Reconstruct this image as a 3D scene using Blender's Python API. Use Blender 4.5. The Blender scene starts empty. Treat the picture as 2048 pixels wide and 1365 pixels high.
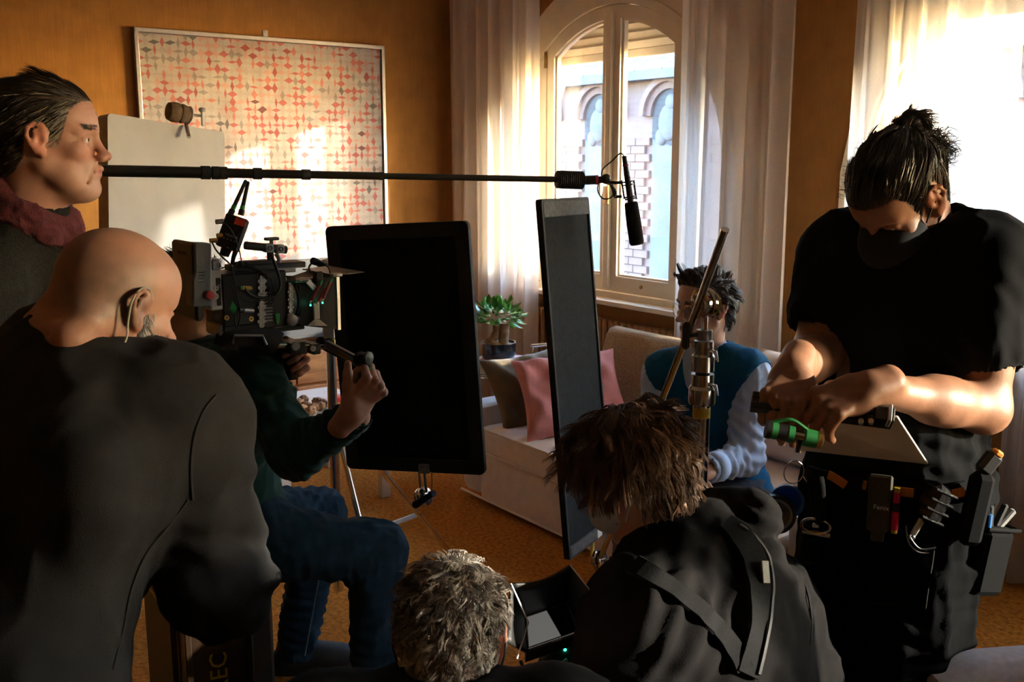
import bpy, math, random
import numpy as np
from mathutils import Vector, Matrix, Euler

S = bpy.context.scene
COL = S.collection
rad = math.radians

# ------------------------------------------------------------------ camera
CAM_H, PITCH, YAW, FPX = 1.70, rad(10.3), rad(53.5), 2000.0
cam_data = bpy.data.cameras.new('camera')
cam_data.sensor_width = 36.0
cam_data.lens = 36.0 * FPX / 2048.0
cam_data.clip_start = 0.05
cam_data.clip_end = 200
cam_data.dof.use_dof = True
cam_data.dof.focus_distance = 2.7
cam_data.dof.aperture_fstop = 10.0
cam = bpy.data.objects.new('camera', cam_data)
COL.objects.link(cam)
cam.location = (0, 0, CAM_H)
cam.rotation_euler = (math.pi / 2 - PITCH, 0, YAW)
S.camera = cam

# ------------------------------------------------------------------ sky, sun, exposure
SUN_TRAVEL = Vector((-1.0, -0.93, -0.275)).normalized()
world = bpy.data.worlds.new('sky')
S.world = world
world.use_nodes = True
wn = world.node_tree
wn.nodes.clear()
w_out = wn.nodes.new('ShaderNodeOutputWorld')
w_bg = wn.nodes.new('ShaderNodeBackground')
w_sky = wn.nodes.new('ShaderNodeTexSky')
w_sky.sky_type = 'NISHITA'
w_sky.sun_disc = False
w_sky.sun_elevation = rad(14)
w_sky.sun_rotation = math.atan2(-SUN_TRAVEL.x, -SUN_TRAVEL.y)
w_sky.air_density = 1.0
w_sky.dust_density = 0.4
w_sky.ozone_density = 2.5
w_bg.inputs['Strength'].default_value = 1.9
wn.links.new(w_sky.outputs[0], w_bg.inputs[0])
wn.links.new(w_bg.outputs[0], w_out.inputs[0])
sun_data = bpy.data.lights.new('sun', 'SUN')
sun_data.energy = 5.2
sun_data.angle = rad(0.9)
sun_data.color = (1.0, 0.87, 0.70)
sun = bpy.data.objects.new('sun', sun_data)
COL.objects.link(sun)
sun.rotation_euler = SUN_TRAVEL.to_track_quat('-Z', 'Y').to_euler()
S.view_settings.view_transform = 'Standard'
S.view_settings.look = 'None'
S.view_settings.gamma = 1.0
S.view_settings.use_curve_mapping = False
S.view_settings.exposure = 2.2
S.cycles.max_bounces = 10
S.cycles.diffuse_bounces = 6
S.cycles.transparent_max_bounces = 16
S.cycles.sample_clamp_indirect = 6.0
S.cycles.use_denoising = True

# ------------------------------------------------------------------ pixel -> world helpers
SY, CY = math.sin(YAW), math.cos(YAW)
SP, CP = math.sin(PITCH), math.cos(PITCH)

def ray(x, y):
    r, v = x - 1024.0, 682.5 - y
    f = FPX * CP + v * SP
    u = v * CP - FPX * SP
    return Vector((r * CY - f * SY, r * SY + f * CY, u)), f

def P(x, y, d):
    "point seen at pixel x, y, at horizontal distance d in front of the camera"
    v, f = ray(x, y)
    return Vector((0, 0, CAM_H)) + v * (d / f)

def PZ(x, y, z):
    v, f = ray(x, y)
    return Vector((0, 0, CAM_H)) + v * ((z - CAM_H) / v.z)

def PY(x, y, Y):
    v, f = ray(x, y)
    return Vector((0, 0, CAM_H)) + v * (Y / v.y)

def PX(x, y, X):
    v, f = ray(x, y)
    return Vector((0, 0, CAM_H)) + v * (X / v.x)

VR = Vector((CY, SY, 0))          # to the right as seen by the camera
VF = Vector((-SY, CY, 0))         # away from the camera
UP = Vector((0, 0, 1))

# ------------------------------------------------------------------ materials
MATS = {}

def hexc(h):
    c = [int(h[i:i + 2], 16) / 255 for i in (0, 2, 4)]
    return tuple((v / 12.92 if v <= 0.04045 else ((v + 0.055) / 1.055) ** 2.4) for v in c)

def mat(name, col, rough=0.6, metal=0.0, var=0.12, scale=30.0, bump=0.0, bscale=None, sheen=0.0,
        stretch=(1, 1, 1), vcol=False, spec=0.5, coat=0.0, detail=4.0, subsurf=0.0):
    "principled material with noise driven colour variation and fine relief"
    if name in MATS:
        return MATS[name]
    if isinstance(col, str):
        col = hexc(col)
    m = bpy.data.materials.new(name)
    m.use_nodes = True
    nt = m.node_tree
    b = nt.nodes['Principled BSDF']
    b.inputs['Roughness'].default_value = rough
    b.inputs['Metallic'].default_value = metal
    b.inputs['Specular IOR Level'].default_value = spec
    if sheen:
        b.inputs['Sheen Weight'].default_value = sheen
        b.inputs['Sheen Roughness'].default_value = 0.5
    if coat:
        b.inputs['Coat Weight'].default_value = coat
    if subsurf:
        b.inputs['Subsurface Weight'].default_value = subsurf
        b.inputs['Subsurface Radius'].default_value = (0.012, 0.004, 0.002)
    tc = nt.nodes.new('ShaderNodeTexCoord')
    mp = nt.nodes.new('ShaderNodeMapping')
    mp.inputs['Scale'].default_value = stretch
    nt.links.new(tc.outputs['Object'], mp.inputs[0])
    nz = nt.nodes.new('ShaderNodeTexNoise')
    nz.inputs['Scale'].default_value = scale
    nz.inputs['Detail'].default_value = detail
    nt.links.new(mp.outputs[0], nz.inputs['Vector'])
    rmp = nt.nodes.new('ShaderNodeMapRange')
    rmp.inputs['From Min'].default_value = 0.3
    rmp.inputs['From Max'].default_value = 0.7
    rmp.inputs['To Min'].default_value = 1 - var
    rmp.inputs['To Max'].default_value = 1 + var
    nt.links.new(nz.outputs['Fac'], rmp.inputs[0])
    mul = nt.nodes.new('ShaderNodeVectorMath')
    mul.operation = 'SCALE'
    if vcol:
        at = nt.nodes.new('ShaderNodeAttribute')
        at.attribute_name = 'col'
        nt.links.new(at.outputs['Color'], mul.inputs[0])
    else:
        mul.inputs[0].default_value = col[:3]
    nt.links.new(rmp.outputs[0], mul.inputs['Scale'])
    nt.links.new(mul.outputs[0], b.inputs['Base Color'])
    if bump:
        bz = nt.nodes.new('ShaderNodeTexNoise')
        bz.inputs['Scale'].default_value = bscale or scale * 6
        bz.inputs['Detail'].default_value = 3
        nt.links.new(mp.outputs[0], bz.inputs['Vector'])
        bp = nt.nodes.new('ShaderNodeBump')
        bp.inputs['Strength'].default_value = min(1.0, bump)
        bp.inputs['Distance'].default_value = 0.004
        nt.links.new(bz.outputs['Fac'], bp.inputs['Height'])
        nt.links.new(bp.outputs[0], b.inputs['Normal'])
    MATS[name] = m
    return m

def weave(m, scale=260.0, strength=0.5, dist=0.002):
    "adds a woven thread relief to a material made by mat()"
    nt = m.node_tree
    b = nt.nodes['Principled BSDF']
    tc = nt.nodes.new('ShaderNodeTexCoord')
    tot = None
    for ax in ('X', 'Y', 'Z'):
        wv = nt.nodes.new('ShaderNodeTexWave')
        wv.bands_direction = ax
        wv.inputs['Scale'].default_value = scale / 6.28
        wv.inputs['Distortion'].default_value = 1.5
        wv.inputs['Detail Scale'].default_value = 2.0
        nt.links.new(tc.outputs['Object'], wv.inputs['Vector'])
        if tot is None:
            tot = wv.outputs['Fac']
        else:
            ad = nt.nodes.new('ShaderNodeMath')
            nt.links.new(tot, ad.inputs[0])
            nt.links.new(wv.outputs['Fac'], ad.inputs[1])
            tot = ad.outputs[0]
    bp = nt.nodes.new('ShaderNodeBump')
    bp.inputs['Strength'].default_value = strength
    bp.inputs['Distance'].default_value = dist
    nt.links.new(tot, bp.inputs['Height'])
    old = b.inputs['Normal'].links
    if old:
        nt.links.new(old[0].from_socket, bp.inputs['Normal'])
    nt.links.new(bp.outputs[0], b.inputs['Normal'])
    return m

def emit_mat(name, col, strength):
    if name in MATS:
        return MATS[name]
    m = bpy.data.materials.new(name)
    m.use_nodes = True
    b = m.node_tree.nodes['Principled BSDF']
    b.inputs['Base Color'].default_value = (*col, 1)
    b.inputs['Emission Color'].default_value = (*col, 1)
    b.inputs['Emission Strength'].default_value = strength
    MATS[name] = m
    return m

# ------------------------------------------------------------------ mesh collector
def basis(z, hint=None):
    z = Vector(z).normalized()
    h = Vector(hint) if hint is not None else (Vector((0, 0, 1)) if abs(z.z) < 0.9 else Vector((1, 0, 0)))
    x = h.cross(z)
    if x.length < 1e-6:
        x = Vector((1, 0, 0)).cross(z)
    x.normalize()
    y = z.cross(x)
    return x, y, z

class MB:
    def __init__(self):
        self.v, self.f, self.mi = [], [], []
        self.cur = 0

    def add(self, verts, faces):
        o = len(self.v)
        self.v += [tuple(p) for p in verts]
        self.f += [tuple(i + o for i in f) for f in faces]
        self.mi += [self.cur] * len(faces)
        return self

    def box(self, c, s, M=None, r=0.0):
        "box of full size s about c; M turns it; r rounds its edges a little (chamfer)"
        hx, hy, hz = s[0] / 2, s[1] / 2, s[2] / 2
        M = M or Matrix.Identity(3)
        c = Vector(c)
        if r <= 0:
            vs = [c + M @ Vector((x * hx, y * hy, z * hz)) for z in (-1, 1) for y in (-1, 1) for x in (-1, 1)]
            fs = [(0, 2, 3, 1), (4, 5, 7, 6), (0, 1, 5, 4), (2, 6, 7, 3), (0, 4, 6, 2), (1, 3, 7, 5)]
            return self.add(vs, fs)
        r = min(r, hx * .95, hy * .95, hz * .95)
        vs, idx = [], {}
        for sx in (-1, 1):
            for sy in (-1, 1):
                for sz in (-1, 1):
                    for a in range(3):
                        p = [sx * (hx - r), sy * (hy - r), sz * (hz - r)]
                        p[a] += (sx, sy, sz)[a] * r
                        idx[(sx, sy, sz, a)] = len(vs)
                        vs.append(c + M @ Vector(p))
        fs = []
        for a in range(3):
            b, d = (a + 1) % 3, (a + 2) % 3
            for s_ in (-1, 1):
                q = []
                for (sb, sd) in ((-1, -1), (1, -1), (1, 1), (-1, 1)):
                    k = [0, 0, 0]
                    k[a], k[b], k[d] = s_, sb, sd
                    q.append(idx[(*k, a)])
                fs.append(tuple(q if s_ > 0 else q[::-1]))
            for sb in (-1, 1):
                for sd in (-1, 1):
                    k0 = [0, 0, 0]; k1 = [0, 0, 0]
                    k0[a], k0[b], k0[d] = -1, sb, sd
                    k1[a], k1[b], k1[d] = 1, sb, sd
                    q = [idx[(*k0, b)], idx[(*k1, b)], idx[(*k1, d)], idx[(*k0, d)]]
                    fs.append(tuple(q if sb * sd < 0 else q[::-1]))
        for sx in (-1, 1):
            for sy in (-1, 1):
                for sz in (-1, 1):
                    q = [idx[(sx, sy, sz, a)] for a in range(3)]
                    fs.append(tuple(q if sx * sy * sz > 0 else q[::-1]))
        return self.add(vs, fs)

    def cyl(self, a, b, r0, r1=None, n=12, cap=True):
        r1 = r0 if r1 is None else r1
        a, b = Vector(a), Vector(b)
        x, y, z = basis(b - a)
        vs = []
        for (c, r) in ((a, r0), (b, r1)):
            for i in range(n):
                t = 2 * math.pi * i / n
                vs.append(c + x * (r * math.cos(t)) + y * (r * math.sin(t)))
        fs = [(i, (i + 1) % n, n + (i + 1) % n, n + i) for i in range(n)]
        if cap:
            fs += [tuple(range(n))[::-1], tuple(range(n, 2 * n))]
        return self.add(vs, fs)

    def lathe(self, prof, origin=(0, 0, 0), axis=(0, 0, 1), n=20, hint=None):
        "prof: list of (radius, height) along axis from origin"
        o = Vector(origin)
        x, y, z = basis(axis, hint)
        vs, fs = [], []
        for (r, h) in prof:
            for i in range(n):
                t = 2 * math.pi * i / n
                vs.append(o + z * h + x * (r * math.cos(t)) + y * (r * math.sin(t)))
        for k in range(len(prof) - 1):
            for i in range(n):
                fs.append((k * n + i, k * n + (i + 1) % n, (k + 1) * n + (i + 1) % n, (k + 1) * n + i))
        fs.append(tuple(range(n))[::-1])
        fs.append(tuple(range((len(prof) - 1) * n, len(prof) * n)))
        return self.add(vs, fs)

    def tube(self, pts, r, n=8, closed=False, flat=1.0, hint=None):
        "tube along points; r number or list; flat squeezes one axis"
        pts = [Vector(p) for p in pts]
        m = len(pts)
        rs = r if isinstance(r, (list, tuple)) else [r] * m
        vs, fs = [], []
        px = None
        for i, p in enumerate(pts):
            if closed:
                t = pts[(i + 1) % m] - pts[i - 1]
            else:
                t = pts[min(i + 1, m - 1)] - pts[max(i - 1, 0)]
            if t.length < 1e-9:
                t = Vector((0, 0, 1))
            t.normalize()
            if px is None:
                x, y, _ = basis(t, hint)
            else:
                x = px - t * px.dot(t)
                if x.length < 1e-6:
                    x, y, _ = basis(t)
                x.normalize()
                y = t.cross(x)
            px = x
            for k in range(n):
                a = 2 * math.pi * k / n
                vs.append(p + x * (rs[i] * math.cos(a)) + y * (rs[i] * flat * math.sin(a)))
        for i in range(m if closed else m - 1):
            j = (i + 1) % m
            for k in range(n):
                fs.append((i * n + k, i * n + (k + 1) % n, j * n + (k + 1) % n, j * n + k))
        if not closed:
            fs += [tuple(range(n))[::-1], tuple(range((m - 1) * n, m * n))]
        return self.add(vs, fs)

    def prism(self, outline, o, ux, uy, depth):
        "outline of 2D points in the plane o, ux, uy, pushed out by the vector depth"
        o, ux, uy, depth = Vector(o), Vector(ux), Vector(uy), Vector(depth)
        n = len(outline)
        vs = [o + ux * a + uy * b for a, b in outline]
        vs += [p + depth for p in vs]
        fs = [tuple(range(n))[::-1], tuple(range(n, 2 * n))]
        fs += [(i, (i + 1) % n, n + (i + 1) % n, n + i) for i in range(n)]
        return self.add(vs, fs)

    def ring(self, outer, inner, o, ux, uy, depth):
        "flat ring between two outlines of equal length, pushed out by depth"
        o, ux, uy, depth = Vector(o), Vector(ux), Vector(uy), Vector(depth)
        n = len(outer)
        A = [o + ux * a + uy * b for a, b in outer]
        B = [o + ux * a + uy * b for a, b in inner]
        vs = A + B + [p + depth for p in A] + [p + depth for p in B]
        fs = []
        for i in range(n):
            j = (i + 1) % n
            fs += [(i, j, n + j, n + i), (2 * n + i, 3 * n + i, 3 * n + j, 2 * n + j),
                   (i, 2 * n + i, 2 * n + j, j), (n + i, n + j, 3 * n + j, 3 * n + i)]
        return self.add(vs, fs)

    def ball(self, c, r, M=None, nu=14, nv=9):
        c = Vector(c)
        r = r if isinstance(r, (tuple, list)) else (r, r, r)
        M = M or Matrix.Identity(3)
        vs, fs = [], []
        for j in range(nv + 1):
            ph = math.pi * j / nv
            for i in range(nu):
                t = 2 * math.pi * i / nu
                vs.append(c + M @ Vector((r[0] * math.sin(ph) * math.cos(t), r[1] * math.sin(ph) * math.sin(t), r[2] * math.cos(ph))))
        for j in range(nv):
            for i in range(nu):
                fs.append((j * nu + i, (j + 1) * nu + i, (j + 1) * nu + (i + 1) % nu, j * nu + (i + 1) % nu))
        return self.add(vs, fs)

    def grid(self, fn, nu, nv, closed_u=False):
        "surface fn(u, v) with u, v in 0..1"
        vs = [fn(i / (nu if closed_u else nu - 1), j / (nv - 1)) for j in range(nv) for i in range(nu)]
        fs = []
        for j in range(nv - 1):
            for i in range(nu if closed_u else nu - 1):
                k = (i + 1) % nu
                fs.append((j * nu + i, j * nu + k, (j + 1) * nu + k, (j + 1) * nu + i))
        return self.add(vs, fs)

    def xform(self, M):
        self.v = [tuple(M @ Vector(p)) for p in self.v]
        return self

    def build(self, name, material, parent=None, smooth=None, bevel=0.0, subsurf=0, label=None, solid=0.0):
        me = bpy.data.meshes.new(name)
        me.from_pydata(self.v, [], self.f)
        ms = material if isinstance(material, (list, tuple)) else [material]
        for m in ms:
            me.materials.append(m)
        if len(ms) > 1:
            me.polygons.foreach_set('material_index', self.mi)
        me.update()
        return finish(name, me, parent, smooth, bevel, subsurf, label, solid)

def finish(name, me, parent=None, smooth=None, bevel=0.0, subsurf=0, label=None, solid=0.0):
    o = bpy.data.objects.new(name, me)
    COL.objects.link(o)
    if smooth is not None:
        me.polygons.foreach_set('use_smooth', [True] * len(me.polygons))
        if smooth < 179:
            me.set_sharp_from_angle(angle=rad(smooth))
    if solid:
        md = o.modifiers.new('thick', 'SOLIDIFY')
        md.thickness = solid
        md.offset = 0
    if bevel:
        md = o.modifiers.new('bevel', 'BEVEL')
        md.width = bevel
        md.segments = 2
        md.limit_method = 'ANGLE'
    if subsurf:
        md = o.modifiers.new('sub', 'SUBSURF')
        md.levels = md.render_levels = subsurf
    if parent is not None:
        attach(o, parent)
    if label:
        o['label'] = label
    return o

def attach(o, parent):
    o.parent = parent
    o.matrix_parent_inverse = WORLD.get(parent.name, Matrix.Identity(4)).inverted()

WORLD = {}

def thing(name, loc, label, category, group=None, kind=None):
    "an Empty at a thing's base"
    o = bpy.data.objects.new(name, None)
    COL.objects.link(o)
    o.empty_display_size = 0.1
    o.location = loc
    WORLD[o.name] = Matrix.Translation(Vector(loc))
    return tag(o, label, category, group, kind)

def tag(o, label=None, category=None, group=None, kind=None):
    if label:
        o['label'] = label
    if category:
        o['category'] = category
    if group:
        o['group'] = group
    if kind:
        o['kind'] = kind
    return o

def copy_tree(o, shift, parent=None):
    "copies a thing, its parts and their sub-parts, moved by shift"
    c = o.copy()
    COL.objects.link(c)
    if parent is None:
        c.location = Vector(o.location) + Vector(shift)
    else:
        c.parent = parent
        c.matrix_parent_inverse = o.matrix_parent_inverse.copy()
    for ch in list(o.children):
        copy_tree(ch, shift, c)
    return c

def dupe(o, offset, parent):
    "another piece sharing the mesh of o, moved by offset"
    c = o.copy()
    COL.objects.link(c)
    c.parent = parent
    c.matrix_parent_inverse = o.matrix_parent_inverse.copy()
    c.location = Vector(o.location) + Vector(offset)
    return c

def rot3(ax, deg):
    return Matrix.Rotation(rad(deg), 3, ax)

def frame3(x=None, y=None, z=None):
    "rotation matrix whose columns are the given axes; the missing one is filled in"
    if z is None:
        x = Vector(x).normalized(); y = Vector(y); y = (y - x * y.dot(x)).normalized(); z = x.cross(y)
    elif y is None:
        z = Vector(z).normalized(); x = Vector(x); x = (x - z * x.dot(z)).normalized(); y = z.cross(x)
    else:
        y = Vector(y).normalized(); z = Vector(z); z = (z - y * z.dot(y)).normalized(); x = y.cross(z)
    return Matrix((x, y, z)).transposed()

def bez(p0, p1, p2, p3, n=16):
    out = []
    for i in range(n + 1):
        t = i / n
        a = (1 - t)
        out.append(Vector(p0) * a ** 3 + Vector(p1) * 3 * a * a * t + Vector(p2) * 3 * a * t * t + Vector(p3) * t ** 3)
    return out

def spline(pts, n=8):
    "Catmull-Rom through points"
    pts = [Vector(p) for p in pts]
    out = []
    for i in range(len(pts) - 1):
        a, b, c, d = pts[max(i - 1, 0)], pts[i], pts[i + 1], pts[min(i + 2, len(pts) - 1)]
        for k in range(n):
            t = k / n
            out.append(0.5 * ((2 * b) + (c - a) * t + (2 * a - 5 * b + 4 * c - d) * t * t + (3 * b - a - 3 * c + d) * t ** 3))
    out.append(pts[-1])
    return out

def text_mesh(name, body, size, material, loc, M, parent=None, extrude=0.0008, label=None, align='CENTER'):
    "lettering as real geometry; M columns: right, up, out"
    cu = bpy.data.curves.new(name, 'FONT')
    cu.body = body
    cu.size = size
    cu.align_x = align
    cu.align_y = 'CENTER'
    cu.extrude = extrude
    cu.resolution_u = 2
    tmp = bpy.data.objects.new(name + '_tmp', cu)
    COL.objects.link(tmp)
    dg = bpy.context.evaluated_depsgraph_get()
    me = bpy.data.meshes.new_from_object(tmp.evaluated_get(dg))
    bpy.data.objects.remove(tmp)
    bpy.data.curves.remove(cu)
    me.transform(Matrix.Translation(Vector(loc)) @ M.to_4x4())
    me.materials.clear()
    me.materials.append(material)
    return finish(name, me, parent, label=label)

# ------------------------------------------------------------------ cushion shape
def pillow(c, M, sx, sy, th, n=16, pinch=0.08, power=0.45, wr=0.006, seed=0):
    "soft square cushion; M columns: width, height, thickness"
    rnd = random.Random(seed)
    ph = [rnd.uniform(0, 6.28) for _ in range(6)]
    mb = MB()
    c = Vector(c)
    for s_ in (1, -1):
        def fn(u, v):
            a, b = 2 * u - 1, 2 * v - 1
            e = max(0.0, (1 - a ** 4) * (1 - b ** 4)) ** power
            px = a * sx / 2 * (1 - pinch * (1 - b * b) * abs(a))
            py = b * sy / 2 * (1 - pinch * (1 - a * a) * abs(b))
            w = wr * (math.sin(7 * a + 3 * b + ph[0]) + math.sin(5 * b - 6 * a + ph[1]) + .6 * math.sin(13 * a + 9 * b + ph[2])) * e
            return c + M @ Vector((px, py, s_ * (th / 2 * e + w)))
        k0 = len(mb.f)
        mb.grid(fn, n, n)
        if s_ < 0:
            mb.f[k0:] = [f[::-1] for f in mb.f[k0:]]
    return mb
# ================================================================== THE ROOM
WL, WW, CEIL, WR, WB = -6.11, 4.10, 3.15, 4.70, -2.60   # left wall X, window wall Y, ceiling, right wall X, back wall Y

# wallpaper: ochre fabric with a fine vertical weave
def wallpaper():
    m = mat('ochre_fabric_wallpaper', (0.385, 0.17, 0.035), 0.75, var=0.10, scale=9, spec=0.25)
    nt = m.node_tree
    b = nt.nodes['Principled BSDF']
    tc = nt.nodes.new('ShaderNodeTexCoord')
    mp = nt.nodes.new('ShaderNodeMapping')
    mp.inputs['Scale'].default_value = (160, 160, 6)
    nz = nt.nodes.new('ShaderNodeTexNoise')
    nz.inputs['Scale'].default_value = 1.0
    nz.inputs['Detail'].default_value = 5
    nt.links.new(tc.outputs['Object'], mp.inputs[0])
    nt.links.new(mp.outputs[0], nz.inputs['Vector'])
    src = b.inputs['Base Color'].links[0].from_socket
    mx = nt.nodes.new('ShaderNodeMix')
    mx.data_type = 'RGBA'
    mx.blend_type = 'MULTIPLY'
    mx.inputs[0].default_value = 0.35
    nt.links.new(src, mx.inputs[6])
    nt.links.new(nz.outputs['Fac'], mx.inputs[7])
    nt.links.new(mx.outputs[2], b.inputs['Base Color'])
    bp = nt.nodes.new('ShaderNodeBump')
    bp.inputs['Strength'].default_value = 0.25
    bp.inputs['Distance'].default_value = 0.002
    nt.links.new(nz.outputs['Fac'], bp.inputs['Height'])
    nt.links.new(bp.outputs[0], b.inputs['Normal'])
    return m
M_WALL = wallpaper()
M_CEIL = mat('ceiling_plaster', (0.62, 0.55, 0.45), 0.9, var=0.03, scale=4)
M_CARPET = mat('brown_carpet', (0.42, 0.165, 0.026), 0.95, var=0.42, scale=55, bump=1.0, bscale=240, spec=0.1, detail=8)
M_CREAM = mat('cream_paint', (0.68, 0.57, 0.40), 0.42, var=0.05, scale=12)
M_SALMON = mat('salmon_render', (0.74, 0.30, 0.16), 0.9, var=0.08, scale=8)

WX = [-4.55, -1.91, 1.75]          # window centres along the window wall
AR, AZ, SILL = 1.0, 1.64, 0.86           # arch radius, centre height, sill height

floor = MB().box(((WL + WR) / 2, (WW + WB) / 2, -0.05), (WR - WL + .6, WW - WB + .6, 0.1)).build('floor', M_CARPET)
tag(floor, 'rust brown short pile carpet floor', None, kind='structure')
ceil = MB().box(((WL + WR) / 2, (WW + WB) / 2, CEIL + 0.05), (WR - WL + .6, WW - WB + .6, 0.1)).build('ceiling', M_CEIL)
tag(ceil, 'plain pale plaster ceiling', None, kind='structure')

def wall_box(name, lo, hi, label):
    c = [(a + b) / 2 for a, b in zip(lo, hi)]
    s = [b - a for a, b in zip(lo, hi)]
    return tag(MB().box(c, s).build(name, M_WALL), label, None, kind='structure')
wall_box('wall_left', (WL - .15, WB, 0), (WL, WW + .12, CEIL), 'ochre fabric covered wall behind the framed red and grey print')
wall_box('wall_right', (WR, WB, 0), (WR + .15, WW + .12, CEIL), 'ochre side wall')
wall_box('wall_back', (WL, WB - .15, 0), (WR, WB, CEIL), 'ochre wall behind the viewer')

def arch_z(x, R, zc):
    return zc + math.sqrt(max(0.0, R * R - x * x))

def arched_wall(name, material, R, zc, sill, y0, y1, half, label):
    mb = MB()
    xs = [WL]
    for cx in WX:
        mb.box(((xs[-1] + cx - half) / 2, (y0 + y1) / 2, CEIL / 2), (cx - half - xs[-1], y1 - y0, CEIL))
        N = 24
        mb.box((cx, (y0 + y1) / 2, sill / 2), (2 * half, y1 - y0, sill))
        for i in range(N):
            a = -math.cos(math.pi * i / N) * half
            b = -math.cos(math.pi * (i + 1) / N) * half
            za, zb = arch_z(a, R, zc), arch_z(b, R, zc)
            vs = [(cx + a, y0, za), (cx + b, y0, zb), (cx + b, y0, CEIL), (cx + a, y0, CEIL),
                  (cx + a, y1, za), (cx + b, y1, zb), (cx + b, y1, CEIL), (cx + a, y1, CEIL)]
            mb.add(vs, [(0, 1, 2, 3), (7, 6, 5, 4), (0, 4, 5, 1), (3, 2, 6, 7)])
        xs.append(cx + half)
    mb.box(((xs[-1] + WR) / 2, (y0 + y1) / 2, CEIL / 2), (WR - xs[-1], y1 - y0, CEIL))
    return tag(mb.build(name, material), label, None, kind='structure')
arched_wall('wall_window', M_WALL, AR, AZ, SILL, WW, WW + .12, AR, 'ochre wall with a row of arched windows')
arched_wall('wall_outside', M_SALMON, 0.95, 1.70, SILL - .05, WW + .22, WW + .32, 0.95, 'salmon rendered outer wall arched around the windows')

# ------------------------------------------------------------------ windows
M_GLASS = bpy.data.materials.new('window_glass')
M_GLASS.use_nodes = True
_nt = M_GLASS.node_tree
_nt.nodes.clear()
_o = _nt.nodes.new('ShaderNodeOutputMaterial')
_t = _nt.nodes.new('ShaderNodeBsdfTransparent')
_t.inputs[0].default_value = (0.95, 0.97, 0.96, 1)
_g = _nt.nodes.new('ShaderNodeBsdfGlossy')
_g.inputs['Roughness'].default_value = 0.02
_fa = _nt.nodes.new('ShaderNodeLayerWeight')
_fa.inputs['Blend'].default_value = 0.25
_lw = _nt.nodes.new('ShaderNodeMapRange')
_lw.inputs['To Min'].default_value = 0.03
_lw.inputs['To Max'].default_value = 0.32
_nt.links.new(_fa.outputs['Facing'], _lw.inputs[0])
_mx = _nt.nodes.new('ShaderNodeMixShader')
_nt.links.new(_lw.outputs[0], _mx.inputs[0])
_nt.links.new(_t.outputs[0], _mx.inputs[1])
_nt.links.new(_g.outputs[0], _mx.inputs[2])
_nt.links.new(_mx.outputs[0], _o.inputs[0])
M_BRASS = mat('aged_brass', (0.36, 0.22, 0.08), 0.4, 0.9, var=0.2)
M_SLAT = mat('shutter_slat_paint', (0.46, 0.39, 0.29), 0.6, var=0.05)

def arch_outline(xa, xb, zb, R, zc, n=14):
    pts = [(xa, zb), (xb, zb)]
    for i in range(n + 1):
        x = xb + (xa - xb) * i / n
        pts.append((x, arch_z(x, R, zc)))
    return pts

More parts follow.
